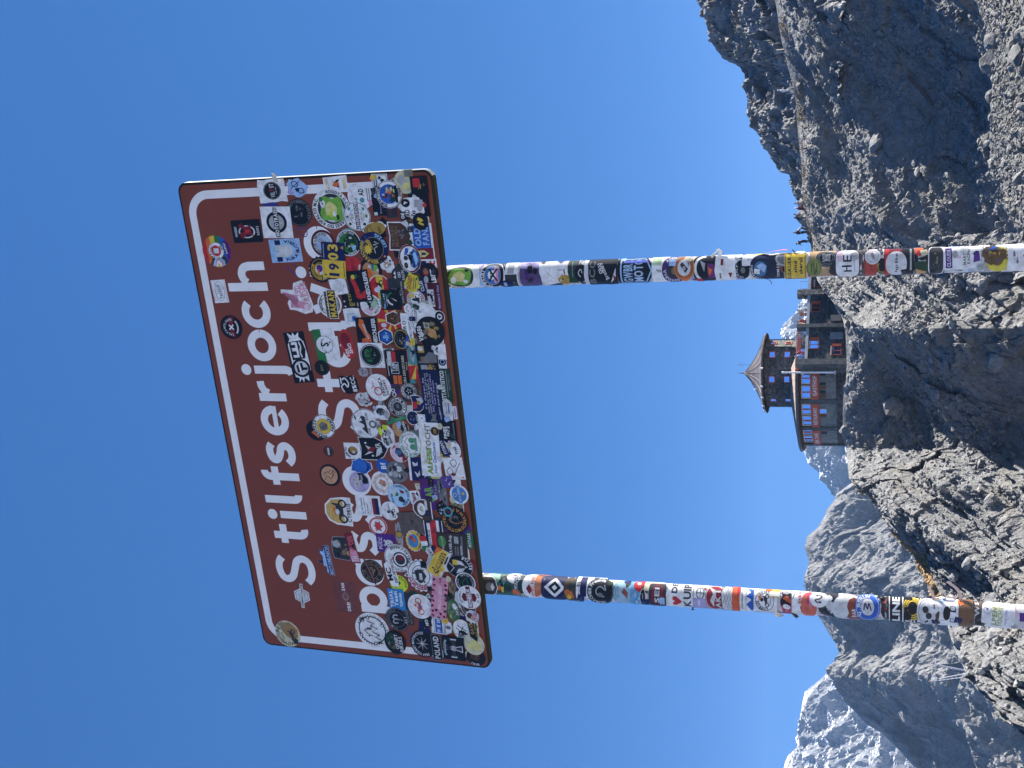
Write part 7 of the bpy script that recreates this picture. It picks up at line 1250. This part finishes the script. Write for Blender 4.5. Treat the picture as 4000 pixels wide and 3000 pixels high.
PRs(2985, -.1, 100, 88, 0, 'c', (.015, .02, .05), [('g', .80, .95, 'N'), ('e', -.1, .2, .5, .5, (.06, .16, .30)), ('p', [(-.3, -.1), (.1, .5), (.3, .1), (.1, -.3)], 'H'), ('a', 'AZZO BIKERS', .88, .14, 130, 'w', 1)], 'navy round sticker with a blue wolf reading BIKERS')
PRs(3035, -.15, 60, 84, 0, 'r', (.02, .022, .045), [('p', [(-.2, -.6), (.3, -.4), (.1, -.9), (-.4, -.9)], (.2, .08, .03)), ('t', 'TOM LE', -.2, -.3, .26, 1.0, 'w', 0)], 'dark navy sticker with rust orange flecks')
PRs(3130, .80, 46, 30, 0, 'r', 'O', [('e', .1, -.2, .3, .5, 'w')], 'orange strip')
PRs(3070, .55, 74, 54, 0, 'c', 'l', [('e', 0, 0, .8, .8, 'g'), ('x', ['k', 'w', 'l', 'c'], 12, .6)], 'grey marbled round sticker')
PRs(3111, -.12, 84, 88, 0, 'r', 'Y', [('r', 0, 0, .93, .93, 'k'), ('r', 0, 0, .87, .87, 'Y'), ('t', 'DGAUER', -.1, .55, .26, 1.5, 'k'), ('t', 'sind', .0, .0, .24, .7, 'k'), ('t', 'überall' if False else 'uberall', .05, -.5, .26, 1.0, 'k')], 'yellow place-name style sticker with a black frame')
PRs(3215, .2, 100, 98, 0, 'r', (.42, .28, .14), [('p', [(-.5, .7), (.5, .5), (.2, -.2), (-.4, -.3)], (.5, .38, .24)), ('p', [(.0, -.3), (.9, -.5), (.5, -.9)], 'w')], 'tan photo sticker')
PRs(3230, .50, 78, 62, 0, 'c', 'K', [('g', .82, .86, 'l'), ('g', .66, .69, 'l'), ('t', 'ALWAYS', 0, .25, .2, 1.0, 'w'), ('t', 'MORE', 0, -.02, .2, .8, 'w'), ('t', 'IDEAS', 0, -.28, .2, .8, 'w')], 'black round sticker with white rings')
PRs(3183, -.25, 60, 62, 0, 'c', (.24, .26, .07), [('g', .84, .88, 'd'), ('t', 'FELDWEG', 0, 0, .3, 1.4, 'd', 12), ('r', 0, -.35, .5, .05, 'd'), ('r', 0, .35, .5, .05, 'd')], 'olive green round sticker')
PRs(3262, -.4, 44, 60, 0, 'w', 'k', [('x', ['M', 'K', 't'], 8, .7)], 'dark scrap')
PRs(3312, .0, 94, 90, 0, 'O', 'W', [('e', .5, .6, .4, .3, 'p'), ('l', [(-.45, .3), (-.45, -.35)], .1, 'K'), ('l', [(-.15, .45), (-.15, -.35)], .1, 'K'), ('r', -.3, .05, .2, .05, 'K'), ('l', [(.15, .35), (.15, -.35)], .1, 'K'), ('r', .35, .3, .18, .05, 'K'), ('r', .35, .0, .15, .05, 'K'), ('r', .35, -.3, .18, .05, 'K'), ('r', 0, -.6, .5, .03, 'l')], 'white rounded sticker with bold brushed letters HE', border=(.05, 'k'))
PRs(3369, .0, 38, 98, 0, 'r', (.10, .085, .075), [('x', ['g', 'k', 'w', 'r'], 16, .9)], 'grey-brown leafy strip')
PRs(3402, -.25, 46, 74, 0, 'r', (.40, .06, .04), [('t', 'o c o', 0, 0, .3, .8, 'r')], 'red strip')
PRs(3410, .48, 62, 56, 0, 'c', 'w', [('g', .7, .74, 'k'), ('t', 'CARRIE', 0, 0, .3, 1.0, 'r', 20)], 'white round sticker with dull red script')
PRs(3446, -.35, 48, 60, 0, 'c', 'K', [('a', 'HARLEM', .74, .3, 130, 'A', 1)], 'black round sticker with golden letters')
PRs(3503, .05, 98, 99, 0, 'r', 'K', [('p', [(-.95, .95), (.95, .95), (.9, .5), (.6, .65), (.3, .45), (.1, .65), (-.2, .4), (-.5, .7), (-.9, .5)], 'R'), ('r', .3, .1, .6, .5, 'r')], 'black sticker with a torn red top')
PRs(3501, -.18, 82, 84, 0, 'c', 'w', [('t', 'Fegt Bikes', .1, .0, .22, 1.4, 'k')], 'pale grey round sticker reading Fegt Bikes')
PRs(3557, .1, 24, 98, 0, 'r', 'K', [('r', .1, 0, .7, .3, 'l')], 'black strip with a grey bar')
PRs(3600, .35, 58, 80, 0, 'r', 'K', [('r', .6, .4, .4, .6, (.5, .12, .04)), ('t', 'YE', -.2, .0, .8, 1.0, 'l', 10), ('p', [(.1, .8), (.6, .5), (.4, -.3), (.0, .0)], 'R')], 'black and orange-red sticker with letters YE')
PRs(3602, -.55, 60, 52, 0, 'r', 'd', [('p', [(-1, .8), (0, .9), (-.5, -.5), (-1, -.4)], 'T')], 'dark green and tan photo scrap')
PRs(3655, .0, 62, 98, 0, 'O', 'k', [('x', ['d', 'g', 'k', 'q'], 14, .6)], 'dark oval photo in a white frame', border=(.12, 'W'))
PRs(3740, -.4, 80, 70, 0, 'r', 'w', [('x', ['k', 'f', 'r', 'g', 'w'], 14, .8)], 'white label with small photographs')
PRs(3760, .22, 152, 78, 2, 'r', 'W', [('r', 0, .74, .86, .17, 'U'), ('t', 'CLOUDS', -.05, .74, .16, 1.4, 'w'), ('p', [(-.15, .3), (.0, .42), (.15, .3), (.1, .12), (-.1, .12)], 'p'), ('t', 'MARONI', 0, -.06, .13, 1.3, 'g'), ('t', 'RACING', 0, -.26, .13, 1.2, 'g'), ('p', [(-.5, -.5), (.3, -.55), (.4, -.8), (-.4, -.85)], 'U'), ('l', [(.1, -.5), (.4, -.7)], .1, 'k'), ('r', 0, -.92, .5, .03, 'l')], 'white rectangle with a violet block reading CLOUDS')
PRs(3896, -.1, 96, 88, 0, 'c', (.62, .52, .06), [('a', 'TRIESTE', .76, .22, -40, 'k', -1), ('e', .1, .1, .5, .5, (.16, .09, .03))], 'yellow round sticker reading TRIESTE')
PRs(3878, .3, 100, 70, -15, 'w', (.12, .07, .03), [('x', ['t', 'f', 'A', 'k', 'B'], 18, .8), ('p', [(.2, .6), (.8, .2), (.6, -.2)], 'B')], 'brown and blue cut-out of a wild beast')
PRs(3975, .1, 90, 99, 0, 'x', 'W', [('x', ['l', 'p', 'w', 'g'], 10, .7), ('p', [(-.3, -.6), (.1, -.3), (.0, -.7)], 'O')], 'faded white sticker with orange traces')
PRs(4050, .0, 80, 99, 0, 'o', 'w', [('x', ['k', 'l', 'g', 'R'], 12, .7)], 'pale sticker near the frame edge')
# left post
PLs(1911, .4, 36, 40, 0, 'w', 'W', [('l', [(-.6, -.2), (.4, .5)], .1, 'k'), ('l', [(-.5, -.6), (.5, .0)], .1, 'k'), ('e', -.5, .4, .2, .2, 'M')], 'white claw-shaped cut-out')
PLs(1977, .05, 104, 95, 0, 'r', (.05, .12, .10), [('p', [(-.2, .95), (.9, .95), (.8, .3), (.2, .2)], (.22, .38, .30)), ('x', ['k', 'd', 'K', 'c', 'g'], 22, .8), ('p', [(-.5, .3), (-.3, .6), (-.1, .2), (-.3, .0)], 'O'), ('p', [(-.6, .1), (-.2, .1), (-.2, -.1), (-.6, -.1)], 'Y')], 'dark green photo sticker with an orange and yellow figure')
PLs(1928, -.3, 64, 64, 0, 's', 'k', [('e', 0, .1, .4, .4, 'g'), ('p', [(-.4, -.3), (0, -.1), (.4, -.3), (0, -.6)], 'w')], 'black shield sticker with a grey paw', border=(.08, 'W'))
PLs(2023, .68, 66, 46, 0, 'c', 'W', [('p', [(-.5, 0), (0, .5), (.3, 0), (0, -.3)], 'v'), ('p', [(.2, .4), (.6, .2), (.3, -.3)], 'k')], 'white round sticker on the lit side')
PLs(2050, -.1, 60, 80, 0, 'c', (.02, .045, .045), [('g', .86, .92, 'l'), ('g', .5, .54, 'l'), ('a', 'MULI MEXICO', .7, .24, 130, 'w', 1)], 'dark ring sticker reading MEXICO')
PLs(2093, .05, 80, 92, 0, 'c', 'W', [('p', [(-.9, -.2), (.9, -.2), (.6, -.8), (0, -1), (-.6, -.8)], (.50, .14, .06)), ('e', .2, -.5, .6, .3, (.5, .2, .1)), ('p', [(-.6, .3), (-.2, .6), (.1, .3), (-.3, .0)], 'r'), ('t', 'ANGO RIDER', 0, .0, .26, 1.5, (.45, .12, .06))], 'white and orange round sticker')
PLs(2130, .85, 50, 30, 0, 'r', 'O', [('r', .3, 0, .3, .8, 'd')], 'orange and green scrap')
PLs(2179, .0, 104, 96, 0, 'O', 'N', [('g', .82, .9, 'k'), ('p', [(-.68, 0), (0, -.78), (.68, 0), (0, .78)], 'W'), ('p', [(-.42, 0), (0, -.48), (.42, 0), (0, .48)], 'K'), ('p', [(-.18, 0), (0, -.21), (.18, 0), (0, .21)], 'W')], 'navy sticker with nested white and black diamonds')
PLs(2240, -.1, 52, 76, 0, 'c', (.08, .05, .03), [('p', [(-.8, .5), (-.1, .9), (.1, 0), (-.5, -.6)], (.50, .14, .03)), ('e', -.5, .2, .2, .3, 'Y'), ('e', .2, .0, .3, .3, 'k'), ('e', .4, -.5, .3, .2, 'd')], 'orange and dark brown round sticker')
PLs(2276, -.15, 44, 76, 0, 's', 'k', [('r', 0, .1, .8, .5, 'w'), ('t', 'GOES ADVENTURE', 0, .1, .3, 1.3, 'r', 0)], 'dark shield label with a white band')
PLs(2318, .35, 112, 70, 0, 'r', 'W', [('r', .0, .5, .9, .22, 'N'), ('r', .2, -.3, .7, .16, 'N'), ('t', 'MUNI', -.3, -.75, .24, 1.2, 'N'), ('t', 'EL', .1, .85, .16, .5, 'k')], 'white sticker with navy bands')
PLs(2356, -.1, 102, 88, 0, 'c', 'K', [('g', .93, .97, 'g'), ('l', spl([(-.3, -.3), (-.2, .2), (.1, .3), (.3, 0), (.1, -.4), (.4, -.3)]), .08, 'l'), ('e', -.2, .0, .14, .2, 'g'), ('a', 'HILSBACHER', .78, .18, 140, 'w', 1), ('a', 'Freunde', .78, .22, 20, 'w', 1)], 'black round sticker reading Freunde with a grey beast')
PLs(2438, -.05, 82, 92, 0, 'c', (.30, .45, .55), [('l', arc(0, 0, .8, .8, 40, 140, 8), .1, (.12, .25, .35)), ('l', arc(0, 0, .6, .6, 40, 140, 8), .1, (.15, .28, .38)), ('l', arc(0, 0, .4, .4, 40, 140, 8), .1, (.18, .3, .4)), ('p', [(-.4, -.5), (.0, .0), (.3, -.2), (.0, -.6)], (.25, .08, .05)), ('p', [(.3, -.4), (.9, -.2), (.6, -.8)], 'd')], 'pale blue round sticker with a reddish animal')
PLs(2496, -.15, 50, 84, 0, 'r', (.12, .34, .56), [('x', ['H', 'w', 'B', 'b'], 12, .8)], 'light blue scrap')
PLs(2510, .62, 56, 46, -10, 'c', 'R', [('p', [(-.6, -.2), (.2, -.2), (.0, -.8)], 'k'), ('e', .3, .3, .3, .3, 'w')], 'red and black round sticker')
PLs(2520, -.45, 24, 60, 0, 'c', 'K', [('r', 0, 0, .5, .1, 'l')], 'black oval sliver', border=(.15, 'W'))
PLs(2563, .68, 76, 42, 0, 'x', 'C', [('x', ['y', 'w', 'C'], 8, .7)], 'cream torn scrap')
PLs(2577, -.12, 66, 72, 0, 'o', 'k', [('e', 0, 0, .9, .72, (.20, .02, .03)), ('e', 0, .0, .6, .4, 'r'), ('r', 0, .05, .7, .34, 'K'), ('t', 'SEI', 0, .05, .46, 1.2, 'w')], 'dark red lip-shaped sticker reading SEI')
PLs(2664, .0, 108, 97, 0, 'o', 'W', [('p', [(-.58, .05), (-.75, .3), (-.72, .52), (-.52, .52), (-.42, .36), (-.3, .54), (-.1, .52), (-.08, .28), (-.25, .05), (-.42, -.16)], 'R'), ('t', 'DE', .55, .42, .34, .85, 'k'), ('t', 'KUIP', .05, -.52, .44, 1.75, 'k')], 'white sticker with a red heart reading DE KUIP')
PLs(2745, .2, 66, 76, 0, 'r', 'W', [('r', 0, 0, .9, .9, 'g'), ('r', 0, 0, .85, .85, 'W'), ('g', .38, .5, 'g', .1, .1), ('l', [(-.4, .1), (.6, .1)], .06, 'k'), ('l', [(.1, -.4), (.1, .6)], .06, 'k'), ('p', [(.3, -.4), (.6, -.2), (.5, -.7)], 'r')], 'white card with a compass wheel')
PLs(2748, -.65, 70, 44, 0, 'r', 'v', [('r', .2, .3, .5, .1, 'w'), ('p', [(.0, -.9), (1, -.5), (.8, -1)], 'q')], 'lilac and green scrap')
PLs(2800, .0, 78, 88, 0, 'c', (.28, .025, .03), [('g', .88, .95, 'w'), ('p', [(-.7, .1), (-.2, .5), (.2, .2), (.7, .6), (.5, .0), (.1, -.1), (-.3, .1)], 'w'), ('t', 'AK', -.3, -.3, .4, .8, 'w'), ('t', '1', .4, -.3, .5, .14, 'w')], 'dark red round sticker with white strokes')
PLs(2848, .0, 54, 97, 0, [(-1, .8), (.4, 1), (1, .5), (1, -.5), (.4, -1), (-1, -.8)], 'w', [('l', [(-.9, -.6), (.9, .6)], .04, 'g'), ('l', [(-.9, -.2), (.6, .8)], .04, 'g'), ('l', [(-.6, -.8), (.9, .2)], .04, 'g'), ('l', [(-.9, .6), (.9, -.6)], .04, 'g'), ('l', [(-.9, .2), (.6, -.8)], .04, 'g'), ('l', [(-.6, .8), (.9, -.2)], .04, 'g')], 'white net-patterned sticker with a black edge', border=(.10, 'K'))
PLs(2880, .0, 30, 98, 0, 'r', (.60, .11, .04), [('r', .6, -.6, .4, .3, 'R')], 'orange-red strip')
PLs(2905, .0, 32, 98, 0, 'r', 'W', [('t', 'CONSENT', -.1, 0, .3, 1.2, 'k')], 'white strip with small black lettering')
PLs(2934, .0, 32, 97, 0, 'r', 'W', [('p', [(-.9, -.5), (-.3, .8), (0, -.4), (.2, .9), (.5, -.2), (.9, .8), (.8, -.9), (-.6, -.9)], (.03, .10, .42))], 'white strip with blue brush strokes')
PLs(2992, .0, 96, 94, 0, 'o', 'W', [('g', .72, .76, 'k'), ('g', .46, .49, 'k'), ('m', 0, -.05, .45, 'k', 'k'), ('e', .05, .25, .12, .14, 'K'), ('p', [(-.1, .3), (.3, .6), (.3, .3)], 'O'), ('a', 'CYPRUS', .60, .18, 150, 'k', 1), ('a', 'BIKERS', .60, .16, 10, 'g', 1), ('r', -.95, .0, .04, .9, 'p')], 'white sticker with a rider in a ring reading CYPRUS')
PLs(3030, .72, 40, 40, 0, 'x', 'Y', [('r', -.3, 0, .5, 1, 'w')], 'yellow scrap')
PLs(3080, .1, 58, 66, 0, 'w', 'K', [('p', [(-.3, -.5), (.2, .7), (.5, .2), (.3, -.6)], (.50, .10, .04)), ('e', -.4, .3, .2, .2, 'r'), ('e', .4, -.4, .2, .25, 'k')], 'black cut-out with an orange figure')
PLs(3090, -.7, 60, 40, 0, 'r', (.40, .07, .12), [('x', ['k', 'P', 'w'], 6, .7)], 'crimson scrap')
PLs(3128, .0, 64, 97, 0, 'r', 'W', [('t', 'Jitka', .35, .05, .34, .9, 'R', 4), ('p', [(-.7, -.2), (-.2, .0), (-.3, -.6)], 'k'), ('l', [(.2, .9), (.9, .5)], .06, 'k')], 'white sticker reading Jitka in red')
PLs(3163, -.2, 62, 86, 0, 'c', (.58, .13, .08), [('p', [(0, -.9), (.9, -.2), (.8, .3), (.1, .2)], (.50, .05, .16)), ('r', .3, -.1, .4, .05, 'P'), ('r', .2, -.3, .4, .05, 'P')], 'orange and pink round sticker')
PLs(3251, .05, 110, 96, 0, 'c', 'k', [('e', .3, .55, .6, .3, (.04, .09, .03)), ('x', ['K', 'g', 'w', 'k', 'l'], 22, .7), ('e', -.1, .1, .26, .3, 'w'), ('e', .35, .15, .2, .2, 'w'), ('l', arc(0, 0, .88, .88, 180, 260, 8), .1, 'd')], 'black round sticker with white skulls and a green top')
PLs(3202, .4, 74, 54, 0, 'c', 'W', [('l', spl([(-.5, .1), (-.2, .4), (.0, .0), (.3, -.3), (.5, .0)]), .14, 'M'), ('e', -.4, -.1, .12, .16, 'M'), ('e', .45, .2, .1, .14, 'M')], 'white round sticker with a dark red swirl')
PLs(3300, .62, 46, 42, 0, 'r', 'w', [('e', .2, -.2, .4, .4, 'O')], 'pale scrap with an orange dot')
PLs(3318, -.3, 130, 84, 0, 'c', 'w', [('p', [(-.95, -.1), (-.6, .15), (-.2, .0), (.2, .12), (.6, .0), (.8, -.3), (.4, -.85), (-.2, -.95), (-.7, -.7)], (.22, .05, .03)), ('t', 'BAR', -.2, -.3, .22, .6, 'w', 0), ('t', 'FLOSS', -.05, -.6, .2, .8, 'w', 0)], 'grey oval sticker with a rust-red lettered half')
PLs(3390, .0, 96, 92, 0, 'c', (.03, .10, .42), [('g', .88, .93, 'H'), ('e', 0, 0, .52, .52, 'w'), ('l', spl([(-.2, .3), (.2, .2), (-.1, 0), (.2, -.1), (-.2, -.3)]), .1, 'N'), ('a', 'V. BERLIN', .72, .24, 60, 'w', 1)], 'bright blue round sticker with a white ring')
PLs(3465, .05, 54, 88, 0, 'w', 'k', [('x', ['R', 'K', 'g', 'k', 't', 'l'], 20, .8)], 'black and red collage cut-out')
PLs(3545, .0, 150, 98, 0, 'r', 'K', [('l', [(-.95, .95), (.95, .95)], .05, 'W'), ('l', [(-.95, .25), (.95, .25)], .06, 'W'), ('l', [(-.95, -.35), (.95, -.35)], .06, 'W'), ('t', 'LINE', 0, .6, .32, 1.7, 'W'), ('t', 'LUC', -.2, -.05, .3, 1.3, 'W'), ('t', 'BASE', 0, -.68, .3, 1.7, 'W'), ('l', [(-.95, -.95), (.95, -.95)], .05, 'W')], 'black sticker with tall white block letters')
PLs(3565, .15, 76, 76, 0, 'c', 'K', [('g', .84, .98, 'Y'), ('g', .66, .78, 'Y'), ('g', .5, .6, 'Y'), ('p', [(-.9, .9), (0, .9), (.1, .0), (-.9, .2)], 'K'), ('e', .0, .05, .4, .4, 'K')], 'black and yellow concentric ring sticker')
PLs(3622, -.12, 84, 94, 0, 'c', 'w', [('g', .8, .84, 'k'), ('g', .62, .65, 'l'), ('e', .15, .2, .2, .28, 'k'), ('e', -.2, -.1, .2, .28, 'k'), ('e', .3, -.35, .14, .16, 'k'), ('r', -.6, .1, .08, .16, 'k', 30), ('r', -.5, -.5, .08, .14, 'k', -30)], 'white round sticker with black hand prints')
PLs(3662, .45, 70, 50, 0, 'x', 'W', [('l', [(-.8, -.2), (.7, .4)], .08, 'v'), ('r', -.2, .4, .3, .1, 'g')], 'torn white scrap')
PLs(3672, -.55, 44, 56, 0, 'w', (.10, .05, .035), (), 'brown scrap')
PLs(3712, .0, 92, 96, -4, 'x', 'W', [('e', -.1, .35, .4, .3, 'K'), ('t', 'E', -.45, -.2, .4, .28, 'K'), ('t', 'D', .2, -.15, .45, .36, 'K'), ('t', 'E', -.44, -.2, .3, .2, 'W'), ('e', .22, -.15, .12, .2, 'W'), ('p', [(.4, .9), (.95, .8), (.8, .3)], 'H')], 'torn white sticker with black outlined letters ED')
PLs(3770, .1, 56, 86, 0, 'x', (.16, .085, .045), [('t', 'B', -.55, -.7, .2, .16, 'k'), ('p', [(.3, .8), (.9, .6), (.5, .2)], 'p')], 'brown photo scrap')
PLs(3818, .2, 48, 90, 0, 'r', (.10, .07, .06), [('t', 'WS', .2, .2, .6, 1.0, 'w'), ('r', -.5, .6, .3, .08, 'l')], 'brown strip with white letters')
PLs(3828, -.55, 50, 50, 0, 'c', 'k', [('x', ['l', 'g', 'k'], 12, .7)], 'dark patterned round sticker')
PLs(3895, .0, 128, 97, -6, 'O', 'W', [('g', .22, .25, 'l', .2, .66), ('p', [(.15, .7), (.35, .78), (.3, .6)], 'U'), ('t', 'LPEN', -.1, .22, .24, 1.1, (.30, .36, .06)), ('t', 'TOCHT', -.1, -.12, .24, 1.3, (.42, .42, .06)), ('t', 'voor Clini', -.1, -.46, .13, 1.0, 'v')], 'white rounded sticker with olive green lettering')
PLs(3984, -.05, 66, 96, 0, 'O', 'w', [('l', arc(0, .2, .8, .7, 20, 160, 8), .12, (.3, .55, .35)), ('e', .2, .5, .4, .2, 'p'), ('r', 0, -.2, .26, .4, 'U'), ('a', 'RIFUGIO', .74, .16, 180, 'p', 1)], 'pale rounded sticker with a violet block')
PLs(4050, .0, 80, 99, 0, 'o', 'w', [('x', ['k', 'l', 'g', 'B'], 12, .7)], 'pale sticker near the frame edge')
# newest small stickers slapped over the others
for post, fn in ((POST_R, PRs), (POST_L, PLs)):
    for k in range(18):
        c = rr.choice(['W', 'w', 'k', 'K', 'l', 'R', 'N', 'Y', 'd', 'O', 'C', 'H'])
        fn(rr.uniform(1900, 3960), rr.choice([-1, 1])*rr.uniform(.35, .95), rr.uniform(18, 34), rr.uniform(16, 30), rr.uniform(-20, 20), rr.choice(['c', 'r', 'o', 'w', 'x']), c, [('x', [rr.choice(['k', 'K', 'g']), rr.choice(['w', 'r', 'A', 'l'])], 4, .7)], 'small newer sticker near the edge of the post', name='sticker_scrap')
# loose torn strips that stick out from the posts
def flap(post, x, d, pts3, w, c, name='torn_strip'):
    """pts3: (px outwards to the right, px down) offsets from the pipe; a curling strip."""
    k = 1/post.ppm(x); u, z = post.loc(x, post.axis_y(x) - d*PR*post.ppm(x)); b0 = post.put(u, z, 30)
    m = MB(); vs = []
    for i, (dx, dz) in enumerate(pts3):
        p = b0 + RIGHT*dx*k - Vector((0, 0, dz*k)) + _n0*(.004*math.sin(i*1.7)); ww = w*(1 - .06*i)
        vs += [p + _n0*ww/2 + Vector((0, 0, ww*.35)), p - _n0*ww/2 - Vector((0, 0, ww*.35))]
    m.add(vs, [(2*i, 2*i+2, 2*i+3, 2*i+1) for i in range(len(pts3)-1)], smooth=True); m.build(name, bpy.data.materials.get(c[0]) or mat(c[0], c[1], .7), post.parent)
PW, PK, RD = ('torn_white', (.66, .64, .62)), ('torn_pink', (.50, .40, .41)), ('torn_red', (.62, .07, .10))
flap(POST_R, 2795, .9, [(-6, 0), (6, -6), (14, 0), (20, 12), (30, 14)], .016, PW); flap(POST_R, 2812, .9, [(-4, 0), (8, 4), (16, 6), (24, 2)], .014, PW)
flap(POST_R, 3030, .93, [(-2, -60), (6, -30), (11, 0), (14, 30), (15, 46)], .010, RD); flap(POST_R, 3108, .9, [(-2, 0), (8, -4), (16, -10)], .005, ('torn_dark', (.05, .05, .06)))
flap(POST_R, 2998, -.92, [(2, 0), (-4, 4), (-10, 12), (-18, 16), (-24, 16)], .003, ('torn_dark', (.05, .05, .06)))
flap(POST_L, 3640, .9, [(-3, 0), (10, 6), (24, 2), (38, -8), (52, -14)], .012, PK); flap(POST_L, 3700, .9, [(-3, -20), (12, -10), (22, 8), (14, 24), (6, 30)], .011, PK)
flap(POST_L, 3745, .9, [(-4, 4), (14, 8), (30, 4), (46, -6), (64, -24), (76, -44)], .014, PK); flap(POST_L, 3668, .92, [(-2, -30), (8, -16), (12, 4), (8, 22), (-2, 30)], .010, PW)
flap(POST_L, 2712, -.95, [(3, 0), (-6, -3), (-11, 0), (-10, 6)], .008, ('torn_dark', (.05, .05, .06))); flap(POST_L, 3045, -.9, [(4, -12), (-6, -4), (-14, 2), (-16, 14)], .02, PW); flap(POST_L, 3108, -.9, [(4, -8), (-6, 2), (-16, 10)], .014, ('torn_dark', (.05, .05, .06)))
